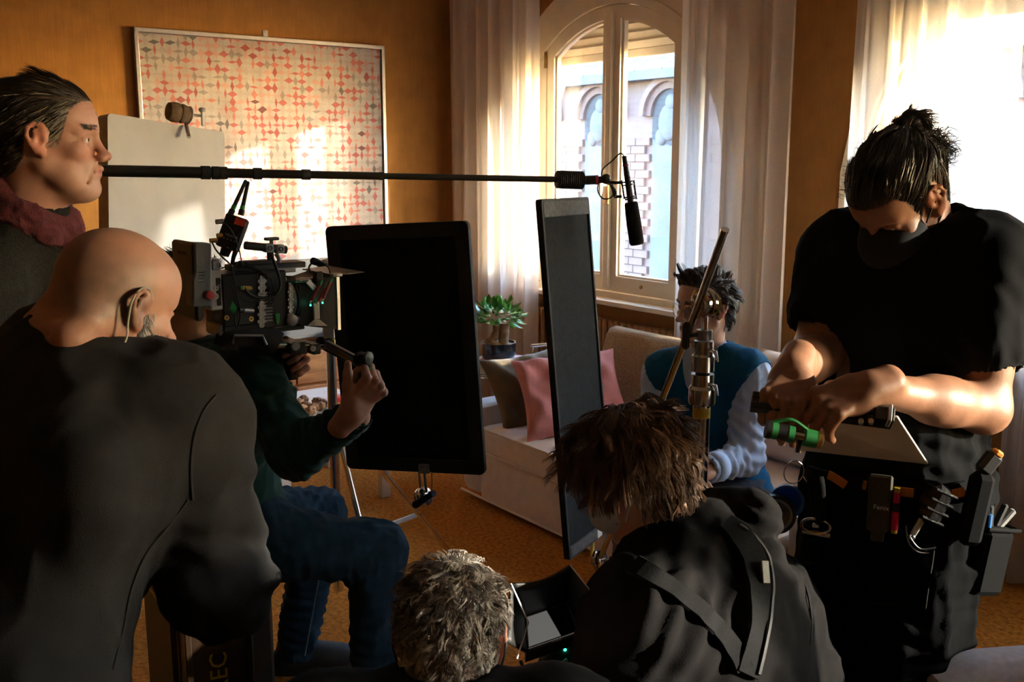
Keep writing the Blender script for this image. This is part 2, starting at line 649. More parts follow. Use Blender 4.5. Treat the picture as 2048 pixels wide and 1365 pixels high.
def make_window(idx, cx):
    w = thing('window_%d' % (idx + 1), (cx, WW, SILL), None, None, kind='structure')
    w['label'] = ['arched cream window with lowered roller shutter beside the framed print',
                  'arched cream window behind closed sheer curtains',
                  'arched cream window out of view'][idx]
    X, Z = Vector((1, 0, 0)), Vector((0, 0, 1))
    o = (cx, WW - .03, 0)
    D = Vector((0, .13, 0))
    MB().ring(arch_outline(-AR, AR, SILL, AR, AZ, 30), arch_outline(-AR + .05, AR - .05, SILL + .045, AR - .05, AZ, 30), o, X, Z, D).build('frame', M_CREAM, w)
    for mx in (-.62, .62):
        MB().box((cx + mx, WW + .035, (SILL + arch_z(mx, AR - .03, AZ)) / 2), (.055, .12, arch_z(mx, AR - .03, AZ) - SILL)).build('mullion', M_CREAM, w, bevel=.006)
    for (xa, xb, bar, kind) in ((-.60, .012, .075, 'L'), (.012, .60, .075, 'R'), (-.945, -.65, .05, 'S'), (.65, .945, .05, 'S')):
        R_ = AR - .055
        out = arch_outline(xa, xb, SILL + .05, R_, AZ)
        inn = arch_outline(xa + bar, xb - bar, SILL + .05 + bar * 1.25, R_ - bar, AZ)
        s = MB().ring(out, inn, (cx, WW - .015, 0), X, Z, (0, .05, 0))
        inn2 = arch_outline(xa + bar + .014, xb - bar - .014, SILL + .05 + bar * 1.25 + .014, R_ - bar - .014, AZ)
        s.ring(inn, inn2, (cx, WW + .002, 0), X, Z, (0, .03, 0))
        leaf = s.build('sash', M_CREAM, w)
        MB().prism(inn2, (cx, WW + .014, 0), X, Z, (0, .004, 0)).build('pane', M_GLASS, leaf)
        if kind in 'LR':
            hx = xa if kind == 'L' else xb
            for hz in (1.1, 2.32):
                MB().cyl((cx + hx, WW - .022, hz - .05), (cx + hx, WW - .022, hz + .05), .011).build('hinge', M_BRASS, leaf)
            MB().lathe([(.011, 0), (.011, .008), (.006, .01), (.006, .012)], (cx + (xa + xb) / 2, WW - .014, SILL + .1), (0, -1, 0)).build('drain_cover', M_BRASS, leaf)
    MB().box((cx + .012, WW - .028, (SILL + .07 + 2.55) / 2), (.05, .03, 2.55 - SILL - .07)).build('cover_strip', M_CREAM, w, bevel=.008)
    h = MB().box((cx + .03, WW - .048, 1.52), (.026, .012, .17))
    h.build('handle_plate', M_BRASS, w, bevel=.004)
    MB().cyl((cx + .03, WW - .05, 1.55), (cx + .03, WW - .095, 1.55), .008).ball((cx + .03, WW - .1, 1.54), (.012, .014, .055)).build('handle', M_CREAM, w, smooth=40)
    sl = None
    for k in range(9):
        z = 2.345 + k * .052
        hw = min(.93, math.sqrt(max(.01, (AR + .02) ** 2 - (z - AZ) ** 2)))
        mbs = MB().box((cx, WW + .17 + (k % 2) * .0, z + .024), (2 * hw, .012, .058), rot3('X', 16))
        mbs.build('shutter_slat', M_SLAT, w, bevel=.004)
    MB().box((cx, WW + .175, 2.325), (1.84, .018, .05)).build('shutter_bottom_bar', M_SLAT, w, bevel=.004)
    MB().box((cx, WW - .03, SILL - .005), (1.62, .2, .03)).build('sill_board', M_CREAM, w, bevel=.006)
    return w
for i, cx in enumerate(WX):
    make_window(i, cx)

for i, cx in enumerate(WX[:1]):
    n = 40
    def ring_(R):
        return [(R, AZ - .78), (R, AZ)] + [(R * math.cos(math.pi * k / n), AZ + R * math.sin(math.pi * k / n)) for k in range(1, n)] + [(-R, AZ), (-R, AZ - .78)]
    t = MB()
    o_, i_ = ring_(1.16), ring_(1.0)
    for k in range(len(o_) - 1):
        t.prism([o_[k], o_[k + 1], i_[k + 1], i_[k]], (cx, WW, 0), (1, 0, 0), (0, 0, 1), (0, -.022, 0))
    tag(t.build('trim_%d' % (i + 1), M_CREAM), 'cream surround of the arched window', None, kind='structure')

# ------------------------------------------------------------------ the building across the courtyard
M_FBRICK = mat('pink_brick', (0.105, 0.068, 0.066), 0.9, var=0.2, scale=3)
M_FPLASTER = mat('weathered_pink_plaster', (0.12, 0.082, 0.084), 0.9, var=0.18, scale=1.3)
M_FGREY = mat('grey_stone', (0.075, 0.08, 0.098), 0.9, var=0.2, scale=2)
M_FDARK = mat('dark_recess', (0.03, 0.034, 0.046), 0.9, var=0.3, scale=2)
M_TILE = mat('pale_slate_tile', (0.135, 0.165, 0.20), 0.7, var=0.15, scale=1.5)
fac = thing('building', (-11, 10.5, 0), 'pink brick building with arched niches and tiled eaves across the courtyard', 'building')
FYV = 10.5
fz = 2.9
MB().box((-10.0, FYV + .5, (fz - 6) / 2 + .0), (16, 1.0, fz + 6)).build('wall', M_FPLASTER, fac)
MB().box((-10.0, FYV - .12, fz - .02), (16.2, .35, .12)).build('cornice', M_FGREY, fac)
for k in range(5):
    for j in range(28):
        MB().box((-17.9 + j * .56 + (k % 2) * .28, FYV - .1 + k * .27, fz + .12 + k * .17), (.54, .33, .05), rot3('X', 30)).build('roof_tile', M_TILE, fac)
MB().box((-10.0, FYV + .9, fz + .4), (16, .9, .9), rot3('X', 30)).build('roof', M_TILE, fac)
for ax in (-13.35, -11.85, -10.35, -8.85, -7.35, -5.85, -4.35):
    n = 16
    def arc_(R):
        return [(R * math.cos(math.pi * i / n), 2.32 + R * math.sin(math.pi * i / n)) for i in range(n + 1)]
    ro, rm, ri = arc_(.56), arc_(.47), arc_(.37)
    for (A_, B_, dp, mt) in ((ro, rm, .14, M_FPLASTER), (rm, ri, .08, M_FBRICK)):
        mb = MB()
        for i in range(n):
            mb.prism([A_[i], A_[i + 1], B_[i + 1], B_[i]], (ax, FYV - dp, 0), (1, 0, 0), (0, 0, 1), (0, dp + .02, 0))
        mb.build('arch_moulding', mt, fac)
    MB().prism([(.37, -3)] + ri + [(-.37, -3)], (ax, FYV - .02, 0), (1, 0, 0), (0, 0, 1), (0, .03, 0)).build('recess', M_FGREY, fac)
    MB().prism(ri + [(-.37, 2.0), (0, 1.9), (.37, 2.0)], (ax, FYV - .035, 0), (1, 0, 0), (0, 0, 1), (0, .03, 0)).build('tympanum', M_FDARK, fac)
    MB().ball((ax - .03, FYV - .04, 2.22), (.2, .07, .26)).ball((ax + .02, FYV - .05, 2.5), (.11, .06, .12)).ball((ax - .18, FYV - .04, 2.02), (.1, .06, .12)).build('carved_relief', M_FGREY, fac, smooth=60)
    MB().box((ax, FYV - .05, -.2), (.74, .16, .1)).build('ledge', M_FGREY, fac)
brick0 = MB().box((0, 0, 0), (.285, .06, .106), None).build('brick', M_FBRICK, fac)
brick0.matrix_parent_inverse = WORLD[fac.name].inverted()
first = True
for ax in (-12.6, -11.1, -9.6):
    for r in range(32):
        for c in range(2):
            pos = Vector((ax - .15 + c * .30 + (.05 if r % 2 else -.05), FYV - .02, -1.7 + r * .118))
            b_ = brick0
            if not first:
                b_ = brick0.copy(); COL.objects.link(b_)
            first = False
            b_.location = pos
fb = thing('building', (-14, 17, -3), 'pale house wall with shuttered windows rising behind the tiled eaves', 'building')  # made-up house, added to dim the bright sky seen through the curtains
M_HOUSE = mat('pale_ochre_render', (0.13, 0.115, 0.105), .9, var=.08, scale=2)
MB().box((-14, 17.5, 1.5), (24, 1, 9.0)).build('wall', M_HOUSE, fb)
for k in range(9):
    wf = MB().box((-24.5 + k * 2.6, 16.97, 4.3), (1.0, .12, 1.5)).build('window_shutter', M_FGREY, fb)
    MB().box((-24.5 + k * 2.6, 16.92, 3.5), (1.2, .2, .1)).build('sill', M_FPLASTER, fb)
tag(MB().box((-9, 12, -3.05), (40, 14, .1)).build('courtyard_ground', M_FGREY), 'grey courtyard paving outside', None, kind='structure')

# ------------------------------------------------------------------ curtains
def curtain_material(name, col, transp):
    m = bpy.data.materials.new(name)
    m.use_nodes = True
    nt = m.node_tree
    nt.nodes.clear()
    o = nt.nodes.new('ShaderNodeOutputMaterial')
    d = nt.nodes.new('ShaderNodeBsdfDiffuse')
    t = nt.nodes.new('ShaderNodeBsdfTranslucent')
    p = nt.nodes.new('ShaderNodeBsdfTransparent')
    tc = nt.nodes.new('ShaderNodeTexCoord')
    mp = nt.nodes.new('ShaderNodeMapping')
    mp.inputs['Scale'].default_value = (400, 400, 120)
    nz = nt.nodes.new('ShaderNodeTexNoise')
    nz.inputs['Scale'].default_value = 1.0
    rm = nt.nodes.new('ShaderNodeMapRange')
    rm.inputs['To Min'].default_value = transp - .12
    rm.inputs['To Max'].default_value = transp + .12
    nt.links.new(tc.outputs['Object'], mp.inputs[0])
    nt.links.new(mp.outputs[0], nz.inputs['Vector'])
    nt.links.new(nz.outputs['Fac'], rm.inputs[0])
    d.inputs[0].default_value = (*col, 1)
    t.inputs[0].default_value = (*col, 1)
    m1 = nt.nodes.new('ShaderNodeMixShader')
    m1.inputs[0].default_value = 0.5
    nt.links.new(d.outputs[0], m1.inputs[1])
    nt.links.new(t.outputs[0], m1.inputs[2])
    m2 = nt.nodes.new('ShaderNodeMixShader')
    nt.links.new(rm.outputs[0], m2.inputs[0])
    nt.links.new(m1.outputs[0], m2.inputs[1])
    nt.links.new(p.outputs[0], m2.inputs[2])
    nt.links.new(m2.outputs[0], o.inputs[0])
    return m
M_SHEER = curtain_material('sheer_cream_voile', (0.88, 0.83, 0.76), 0.30)

def curtain(x0, x1, label, seed, folds, y=3.93, amp=.05, flare=0.0, group=None):
    rnd = random.Random(seed)
    ph = [rnd.uniform(0, 6.28) for _ in range(8)]
    def fn(u, v):
        z = CEIL - .04 - v * (CEIL - .055)
        x = x0 + (x1 - x0) * u + flare * v * (u - .5)
        a = amp * (0.65 + .5 * v)
        w = folds * 2 * math.pi * u
        y_ = y + a * (math.sin(w + .5 * math.sin(2.2 * v + ph[0])) * .75 + .3 * math.sin(w * 1.63 + ph[1] + .8 * v) + .18 * math.sin(w * 2.9 + ph[2] - v))
        x += .012 * math.sin(w * 2 + ph[3]) * v
        return Vector((x, y_ , z))
    nu = int(folds * 14) + 2
    o = MB().grid(fn, nu, 26).build('curtain', M_SHEER, None, smooth=180)
    return tag(o, label, 'curtain', group)
curtain(-6.03, -5.06, 'sheer cream curtain left of the open arched window, by the wall corner', 1, 7.0)
curtain(-3.82, -3.1, 'sheer cream curtain drawn right of the open arched window, behind the seated actor', 2, 5.5, flare=.05)
curtain(-2.78, -2.02, 'white sheer curtain behind the man with the hair bun', 3, 5.5, amp=.055)
curtain(-1.99, -1.0, 'bright white sheer curtain at the far right edge', 4, 6.5, amp=.05)
M_VOILE = curtain_material('fine_white_voile', (0.70, 0.675, 0.64), 0.27)
for nm in ('curtain.002', 'curtain.003'):
    bpy.data.objects[nm].data.materials[0] = M_VOILE
M_LINEN = curtain_material('sun_blocking_linen', (0.72, 0.62, 0.48), 0.13)
curtain(.55, 1.06, 'cream linen curtain drawn across the next window, out of view', 5, 6, amp=.04)  # unseen curtain, added to block the sun that would reach the operator
bpy.data.objects['curtain.004'].data.materials[0] = M_LINEN
curtain(1.10, 2.95, 'thin white voile curtain across the next window, out of view', 6, 11, amp=.035)  # unseen curtain, added to weaken direct sun on the people
bpy.data.objects['curtain.005'].data.materials[0] = curtain_material('sun_softening_voile', (0.88, 0.85, 0.80), 0.76)
tag(MB().cyl((-6.05, 3.93, CEIL - .03), (4.6, 3.93, CEIL - .03), .014).build('curtain_rail', M_CREAM), 'thin rail carrying the curtains under the ceiling', 'curtain rail')

# ------------------------------------------------------------------ radiator under the window
M_RAD = mat('brown_radiator_enamel', (0.36, 0.19, 0.065), 0.5, var=0.1)
rd = thing('radiator', (-4.4, 4.02, .1), 'brown ribbed radiator under the window sill behind the sofa', 'radiator')
fin = None
for k in range(38):
    x = -5.45 + k * .055
    if fin is None:
        fin = MB().box((x, 4.03, .44), (.036, .09, .62), None, .012).build('fin', M_RAD, rd, bevel=0)
    else:
        dupe(fin, (k * .055, 0, 0), rd)
MB().box((-4.43, 4.03, .72), (2.1, .05, .05)).box((-4.43, 4.03, .16), (2.1, .05, .05)).box((-5.3, 4.03, .07), (.04, .08, .14)).box((-3.5, 4.03, .07), (.04, .08, .14)).build('header_pipe', M_RAD, rd)

# ------------------------------------------------------------------ framed print
def print_material():
    m = bpy.data.materials.new('red_grey_woven_print')
    m.use_nodes = True
    nt = m.node_tree
    b = nt.nodes['Principled BSDF']
    b.inputs['Roughness'].default_value = 0.7
    L = nt.links.new
    def math_(op, a, c=None, clamp=False):
        n = nt.nodes.new('ShaderNodeMath'); n.operation = op; n.use_clamp = clamp
        for i, s in enumerate((a, c)):
            if s is None:
                continue
            if isinstance(s, (int, float)):
                n.inputs[i].default_value = s
            else:
                L(s, n.inputs[i])
        return n.outputs[0]
    tc = nt.nodes.new('ShaderNodeTexCoord')
    sx = nt.nodes.new('ShaderNodeSeparateXYZ')
    L(tc.outputs['Object'], sx.inputs[0])
    wob = nt.nodes.new('ShaderNodeTexNoise'); wob.inputs['Scale'].default_value = 9
    L(tc.outputs['Object'], wob.inputs['Vector'])
    ws = math_('MULTIPLY', math_('SUBTRACT', wob.outputs['Fac'], .5), .5)
    U = math_('ADD', math_('MULTIPLY', sx.outputs['Y'], 21.7), ws)
    V = math_('ADD', math_('MULTIPLY', sx.outputs['Z'], 21.7), ws)
    white = (0.345, 0.31, 0.295)
    colr = nt.nodes.new('ShaderNodeRGB'); colr.outputs[0].default_value = (*white, 1)
    cur = colr.outputs[0]
    def mixf(f_, a_, b_):
        return math_('ADD', math_('MULTIPLY', a_, math_('SUBTRACT', 1.0, f_)), math_('MULTIPLY', b_, f_))
    iu, iv = math_('FLOOR', U), math_('FLOOR', V)
    fu = math_('SUBTRACT', math_('SUBTRACT', U, iu), .5)
    fv = math_('SUBTRACT', math_('SUBTRACT', V, iv), .5)
    par = math_('FLOORED_MODULO', math_('ADD', iu, iv), 2.0)
    along, across = mixf(par, fu, fv), mixf(par, fv, fu)
    al, ac = math_('ABSOLUTE', along), math_('ABSOLUTE', across)
    sg = math_('SIGN', across)
    for own in (0, 1):
        if own:
            ix, iy, A_, C_ = iu, iv, al, ac
        else:
            # the tip of the spindle reaching in from the next square
            ix = math_('ADD', iu, math_('MULTIPLY', sg, par))
            iy = math_('ADD', iv, math_('MULTIPLY', sg, math_('SUBTRACT', 1.0, par)))
            A_, C_ = math_('SUBTRACT', 1.0, ac), al
        cv = nt.nodes.new('ShaderNodeCombineXYZ')
        L(ix, cv.inputs[0]); L(iy, cv.inputs[1])
        wn_ = nt.nodes.new('ShaderNodeTexWhiteNoise'); L(cv.outputs[0], wn_.inputs['Vector'])
        sep = nt.nodes.new('ShaderNodeSeparateColor'); L(wn_.outputs['Color'], sep.inputs[0])
        tip = math_('MAXIMUM', math_('SUBTRACT', 1.0, math_('MULTIPLY', A_, 1.22)), 0.0)
        th = math_('MULTIPLY', math_('POWER', tip, 1.35), math_('ADD', .19, math_('MULTIPLY', sep.outputs[2], .30)))
        inside = math_('GREATER_THAN', th, C_)
        big = nt.nodes.new('ShaderNodeTexNoise'); big.inputs['Scale'].default_value = .17; big.inputs['Detail'].default_value = 2
        L(cv.outputs[0], big.inputs['Vector'])
        val = math_('ADD', math_('MULTIPLY', sep.outputs[0], .62), math_('MULTIPLY', math_('SUBTRACT', big.outputs['Fac'], .32), 1.05), True)
        rp = nt.nodes.new('ShaderNodeValToRGB')
        rp.color_ramp.interpolation = 'CONSTANT'
        stops = [(0, (.08, .075, .08)), (.14, (.20, .175, .175)), (.27, (.31, .27, .265)), (.40, (.40, .23, .20)), (.50, (.33, .07, .065)),
                 (.64, (.40, .125, .10)), (.78, (.26, .033, .033)), (.90, (.11, .013, .02))]
        e = rp.color_ramp.elements
        e[0].position, e[0].color = 0, (*stops[0][1], 1)
        e[1].position, e[1].color = stops[1][0], (*stops[1][1], 1)
        for p_, c_ in stops[2:]:
            q = e.new(p_); q.color = (*c_, 1)
        L(val, rp.inputs[0])
        mx = nt.nodes.new('ShaderNodeMix'); mx.data_type = 'RGBA'
        L(math_('MULTIPLY', inside, .93), mx.inputs[0]); L(cur, mx.inputs[6]); L(rp.outputs[0], mx.inputs[7])
        cur = mx.outputs[2]
    # pale washes between the spindles
    wz = nt.nodes.new('ShaderNodeTexNoise'); wz.inputs['Scale'].default_value = 7; wz.inputs['Detail'].default_value = 3
    L(tc.outputs['Object'], wz.inputs['Vector'])
    wf = nt.nodes.new('ShaderNodeMapRange'); wf.inputs['From Min'].default_value = .55; wf.inputs['From Max'].default_value = .7; wf.inputs['To Max'].default_value = .55
    L(wz.outputs['Fac'], wf.inputs[0])
    mx = nt.nodes.new('ShaderNodeMix'); mx.data_type = 'RGBA'; mx.blend_type = 'MULTIPLY'
    L(wf.outputs[0], mx.inputs[0]); L(cur, mx.inputs[6]); mx.inputs[7].default_value = (.72, .5, .46, 1)
    cur = mx.outputs[2]
    # watercolour unevenness
    wc = nt.nodes.new('ShaderNodeTexNoise'); wc.inputs['Scale'].default_value = 14
    L(tc.outputs['Object'], wc.inputs['Vector'])
    mr = nt.nodes.new('ShaderNodeMapRange'); mr.inputs['To Min'].default_value = .72; mr.inputs['To Max'].default_value = 1.2
    L(wc.outputs['Fac'], mr.inputs[0])
    sc = nt.nodes.new('ShaderNodeVectorMath'); sc.operation = 'SCALE'
    L(cur, sc.inputs[0]); L(mr.outputs[0], sc.inputs['Scale'])
    L(sc.outputs[0], b.inputs['Base Color'])
    return m
M_ALU = mat('brushed_grey_aluminium', (0.42, 0.41, 0.42), 0.42, 0.7, var=0.06)
pic = thing('framed_print', (WL, 2.615, 1.0), 'large framed abstract print of red and grey spindles on white', 'picture')
py0, py1, pz0, pz1 = 1.81, 3.42, 1.02, 2.435
MB().box((WL + .022, (py0 + py1) / 2, (pz0 + pz1) / 2), (.012, py1 - py0 - .03, pz1 - pz0 - .03)).build('canvas', print_material(), pic)
fr = MB()
for z in (pz0, pz1):
    fr.box((WL + .022, (py0 + py1) / 2, z), (.044, py1 - py0 + .024, .024))
for y in (py0, py1):
    fr.box((WL + .022, y, (pz0 + pz1) / 2), (.044, .024, pz1 - pz0))
fr.build('frame', M_ALU, pic, bevel=.003)
MB().box((WL + .004, 2.61, pz1 + .03), (.006, .03, .05)).cyl((WL + .004, 2.61, pz1 + .045), (WL + .014, 2.61, pz1 + .045), .005).build('hanger', M_ALU, pic)
# ================================================================== FURNITURE
M_SOFA = weave(mat('cream_linen', (0.74, 0.665, 0.60), 0.9, var=0.07, scale=18, spec=0.15, sheen=0.2), 900, .35, .0008)
M_BOUCLE = weave(mat('beige_chunky_weave', (0.55, 0.42, 0.26), 0.95, var=0.3, scale=130, bump=1.0, bscale=190, spec=0.1), 620, .8, .002)
M_PIPE = mat('cream_piping', (0.72, 0.64, 0.56), 0.9, var=0.05)

def soft_box(lo, hi, r=.04, sag=0.0, n=10):
    "upholstered block with rounded edges and a slightly swollen top"
    lo, hi = Vector(lo), Vector(hi)
    c, h = (lo + hi) / 2, (hi - lo) / 2
    mb = MB()
    core = h - Vector((r, r, r))
    def put(ax, s_):
        b, d = (ax + 1) % 3, (ax + 2) % 3
        def fn(u, v):
            p = Vector((0, 0, 0))
            p[ax] = s_ * h[ax]
            p[b] = (2 * u - 1) * h[b]
            p[d] = (2 * v - 1) * h[d]
            q = Vector([max(-core[i], min(core[i], p[i])) for i in range(3)])
            dlt = p - q
            if dlt.length > 1e-9:
                p = q + dlt.normalized() * r
            if sag and ax == 2 and s_ > 0:
                p.z += sag * (1 - (2 * u - 1) ** 2) * (1 - (2 * v - 1) ** 2)
            return c + p
        k0 = len(mb.f)
        mb.grid(fn, n, n)
        if s_ < 0:
            mb.f[k0:] = [f[::-1] for f in mb.f[k0:]]
    # finer near the edges
    for ax in range(3):
        for s_ in (-1, 1):
            put(ax, s_)
    return mb

SX0, SX1, SF, SB = -4.13, -1.92, 2.72, 3.78
sofa = thing('sofa', (-3.0, 3.2, 0), 'long cream linen sofa with piped cushions under the arched window', 'sofa')
soft_box((SX0 + .18, SF, .03), (SX1 - .18, SB - .1, .27), .02).build('base', M_SOFA, sofa, smooth=50)
soft_box((SX0, SF + .01, .03), (SX0 + .178, SB, .50), .045).build('arm', M_SOFA, sofa, smooth=60)
soft_box((SX1 - .178, SF + .01, .03), (SX1, SB, .50), .045).build('arm', M_SOFA, sofa, smooth=60)
soft_box((SX0 + .18, SB - .18, .2), (SX1 - .18, SB, .72), .05).build('back', M_SOFA, sofa, smooth=60)
xm = (SX0 + SX1) / 2
for a, b in ((SX0 + .182, xm - .002), (xm + .002, SX1 - .182)):
    sc_ = soft_box((a, SF - .015, .275), (b, SB - .18, .405), .025, sag=.02, n=14).build('seat_cushion', M_SOFA, sofa, smooth=60)
    for z in (.399, .281):
        MB().tube([(a + .02, SF - .014, z), (b - .02, SF - .014, z)], .006, 6).build('piping', M_PIPE, sc_, smooth=60)
MB().tube([(SX0 + .02, SF - .002, .035), (SX1 - .02, SF - .002, .035), (SX1 + .002, SF + .02, .035), (SX1 + .002, SB - .03, .035)], .007, 6).build('hem_piping', M_PIPE, sofa, smooth=60)

def back_cushion(cx, cy, w, h, th, lean, material, name, label, seed, yaw=0, roll=0):
    M = rot3('Z', yaw) @ rot3('X', 90 - lean) @ rot3('Z', roll)
    mb = pillow((cx, cy, .41 + h / 2 * math.cos(rad(lean))), M, w, h, th, n=22, pinch=.03, power=.30, wr=.004, seed=seed)
    o = mb.build(name, material, None, smooth=180)
    return tag(o, label, 'cushion')
cu1 = back_cushion(-3.38, 3.44, .92, .46, .20, 17, M_BOUCLE, 'back_cushion', 'chunky woven beige back cushion left of the seated actor', 1, yaw=2)
cu2 = back_cushion(-2.45, 3.46, .90, .47, .20, 16, M_SOFA, 'back_cushion', 'smooth cream back cushion right of the seated actor', 2, yaw=-2)

M_OLIVE = mat('olive_velvet', (0.115, 0.075, 0.025), 0.85, var=0.15, scale=14, sheen=0.4, bump=.2, bscale=60)
M_PINK = mat('rose_linen', (0.55, 0.21, 0.19), 0.85, var=0.09, scale=16, bump=.45, bscale=26)
M_PINK2 = mat('pale_rose_linen', (0.66, 0.33, 0.30), 0.85, var=0.08, scale=16, bump=.3, bscale=26)
def throw(c, up, across, w, h, th, material, label, seed, wr=.008):
    M = frame3(x=across, y=up)
    o = pillow(c, M, w, h, th, n=24, pinch=.10, power=.42, wr=wr, seed=seed).build('throw_cushion', material, None, smooth=180)
    return tag(o, label, 'cushion', 'throw cushions on the sofa')
throw((-3.89, 2.99, .56), (-.30, -.06, .33), (.25, 1, .1), .42, .42, .11, M_OLIVE, 'olive velvet throw cushion leaning on the sofa arm', 5)
throw((-3.61, 3.03, .585), (-.45, .12, .40), (.50, .9, .10), .52, .48, .12, M_PINK, 'rose linen throw cushion with a crumpled corner, lying over the olive cushion', 8, .011)
throw((-3.02, 3.10, .55), (-.05, .45, .45), (.96, .0, .22), .46, .40, .12, M_PINK2, 'pale pink cushion tucked beside the actor in the blue vest', 9)

# ------------------------------------------------------------------ chrome side trolley with books and a bonsai
M_CHROME = mat('chrome', (0.72, 0.70, 0.68), 0.14, 1.0, var=0.04)
M_STEEL = mat('brushed_steel', (0.55, 0.53, 0.50), 0.20, 1.0, var=0.12, scale=60)
TCP = P(1020, 728, 5.42)
TX, TY, TZ = TCP.x - .02, TCP.y, .555
tr = thing('side_trolley', (TX, TY, 0), 'round chrome side trolley between the sofa arm and the curtain', 'side table')
MB().lathe([(.27, 0), (.275, .004), (.27, .008)], (TX, TY, TZ - .008), (0, 0, 1), 36).build('glass_top', mat('smoked_glass', (.32, .29, .25), .1, var=.03, spec=.8), tr, smooth=30)
ringp = [(TX + .277 * math.cos(t), TY + .277 * math.sin(t), TZ + .002) for t in np.linspace(0, 2 * math.pi, 40)[:-1]]
MB().tube(ringp, .008, 8, closed=True).build('rim', M_CHROME, tr, smooth=60)
ringp = [(TX + .27 * math.cos(t), TY + .27 * math.sin(t), .16) for t in np.linspace(0, 2 * math.pi, 40)[:-1]]
MB().tube(ringp, .008, 8, closed=True).build('lower_rim', M_CHROME, tr, smooth=60)
for k in range(4):
    a = rad(45 + 90 * k + 12)
    MB().cyl((TX + .277 * math.cos(a), TY + .277 * math.sin(a), .03), (TX + .277 * math.cos(a), TY + .277 * math.sin(a), TZ + .03), .008).ball((TX + .277 * math.cos(a), TY + .277 * math.sin(a), .022), .022).build('leg', M_CHROME, tr, smooth=50)
hp = [P(1066, 724, 5.36), P(1066, 692, 5.36), P(1110, 688, 5.22)]
MB().tube([(hp[0].x, hp[0].y, TZ), hp[1]], .005, 8).tube([hp[1] + Vector((-.01, 0, 0)), hp[1], hp[2]], .009, 8).build('push_handle', M_CHROME, tr, smooth=60)

M_PAPER = mat('page_edges', (0.72, 0.66, 0.52), 0.9, var=0.15, scale=200, stretch=(1, 1, 6))
def book(z, w, d, h, col, rz, label, ox=0, oy=0):
    b = thing('book', (TX + ox, TY + oy, z), label, 'book', 'books under the bonsai')
    M = rot3('Z', rz)
    c = Vector((TX + ox, TY + oy, z + h / 2))
    cov = mat('cover_' + label.split()[0], col, .5, var=.08)
    MB().box(c + Vector((0, 0, h / 2 - .0015)), (w, d, .003), M).box(c - Vector((0, 0, h / 2 - .0015)), (w, d, .003), M).box(c + M @ Vector((-w / 2 + .0015, 0, 0)), (.003, d, h), M).build('cover', cov, b)
    MB().box(c + M @ Vector((.003, 0, 0)), (w - .012, d - .008, h - .006), M).build('pages', M_PAPER, b)
book(TZ + .001, .24, .30, .018, (.62, .57, .42), 36, 'cream paperback at the bottom of the pile under the bonsai', -.02, -.05)
book(TZ + .020, .235, .29, .016, (.60, .52, .34), 35, 'yellowish paperback in the middle of the pile under the bonsai', -.02, -.05)
book(TZ + .037, .24, .29, .020, (.66, .42, .42), 36, 'pinkish book directly below the bonsai pot', -.025, -.05)

PB = Vector((TX - .030, TY - .045, TZ + .0575))
pl = thing('bonsai_plant', PB, 'small ficus bonsai with glossy green leaves in a black bowl', 'plant')
M_POT = mat('black_glazed_ceramic', (0.012, 0.012, 0.016), 0.22, var=0.2, coat=.4)
MB().lathe([(.0, .0), (.07, 0), (.088, .008), (.098, .03), (.1, .095), (.093, .095), (.091, .08), (.0, .08)], PB, (0, 0, 1), 32).build('pot', M_POT, pl, smooth=40)
M_SOIL = mat('pale_gravel', (0.30, 0.22, 0.15), .95, var=.5, scale=90, bump=1, bscale=120)
MB().grid(lambda u, v: PB + Vector((.09 * v * math.cos(6.2832 * u), .09 * v * math.sin(6.2832 * u), .082 + .022 * math.exp(-((v * math.cos(6.2832 * u) + .25) ** 2 + (v * math.sin(6.2832 * u)) ** 2) * 6))), 24, 8, True).build('soil', M_SOIL, pl, smooth=180)
M_BARK = mat('ficus_bark', (0.30, 0.17, 0.085), .85, var=.3, scale=40, bump=.8, bscale=80)
rb = VR
MB().tube(spline([PB + rb * -.045 + UP * .075, PB + rb * -.03 + UP * .11, PB + rb * -.012 + UP * .15, PB + rb * -.01 + UP * .20]), [.033] * 8 + [.024] * 8 + [.02] * 9, 10).tube(
    spline([PB + rb * -.05 + UP * .09, PB + rb * -.07 + UP * .092, PB + rb * -.078 + UP * .08]), [.018] * 8 + [.012] * 9, 8).build('trunk', M_BARK, pl, smooth=60)
MB().tube(spline([PB + rb * .03 + UP * .08, PB + rb * .032 + UP * .13, PB + rb * .036 + UP * .16, PB + rb * .035 + UP * .2]), [.027] * 16 + [.024] * 9, 10).build('trunk', M_BARK, pl, smooth=60)
M_LEAF = mat('ficus_leaf', (0.09, 0.30, 0.035), .28, var=.35, scale=18, spec=.6)
rnd = random.Random(11)
leaf_mesh = None
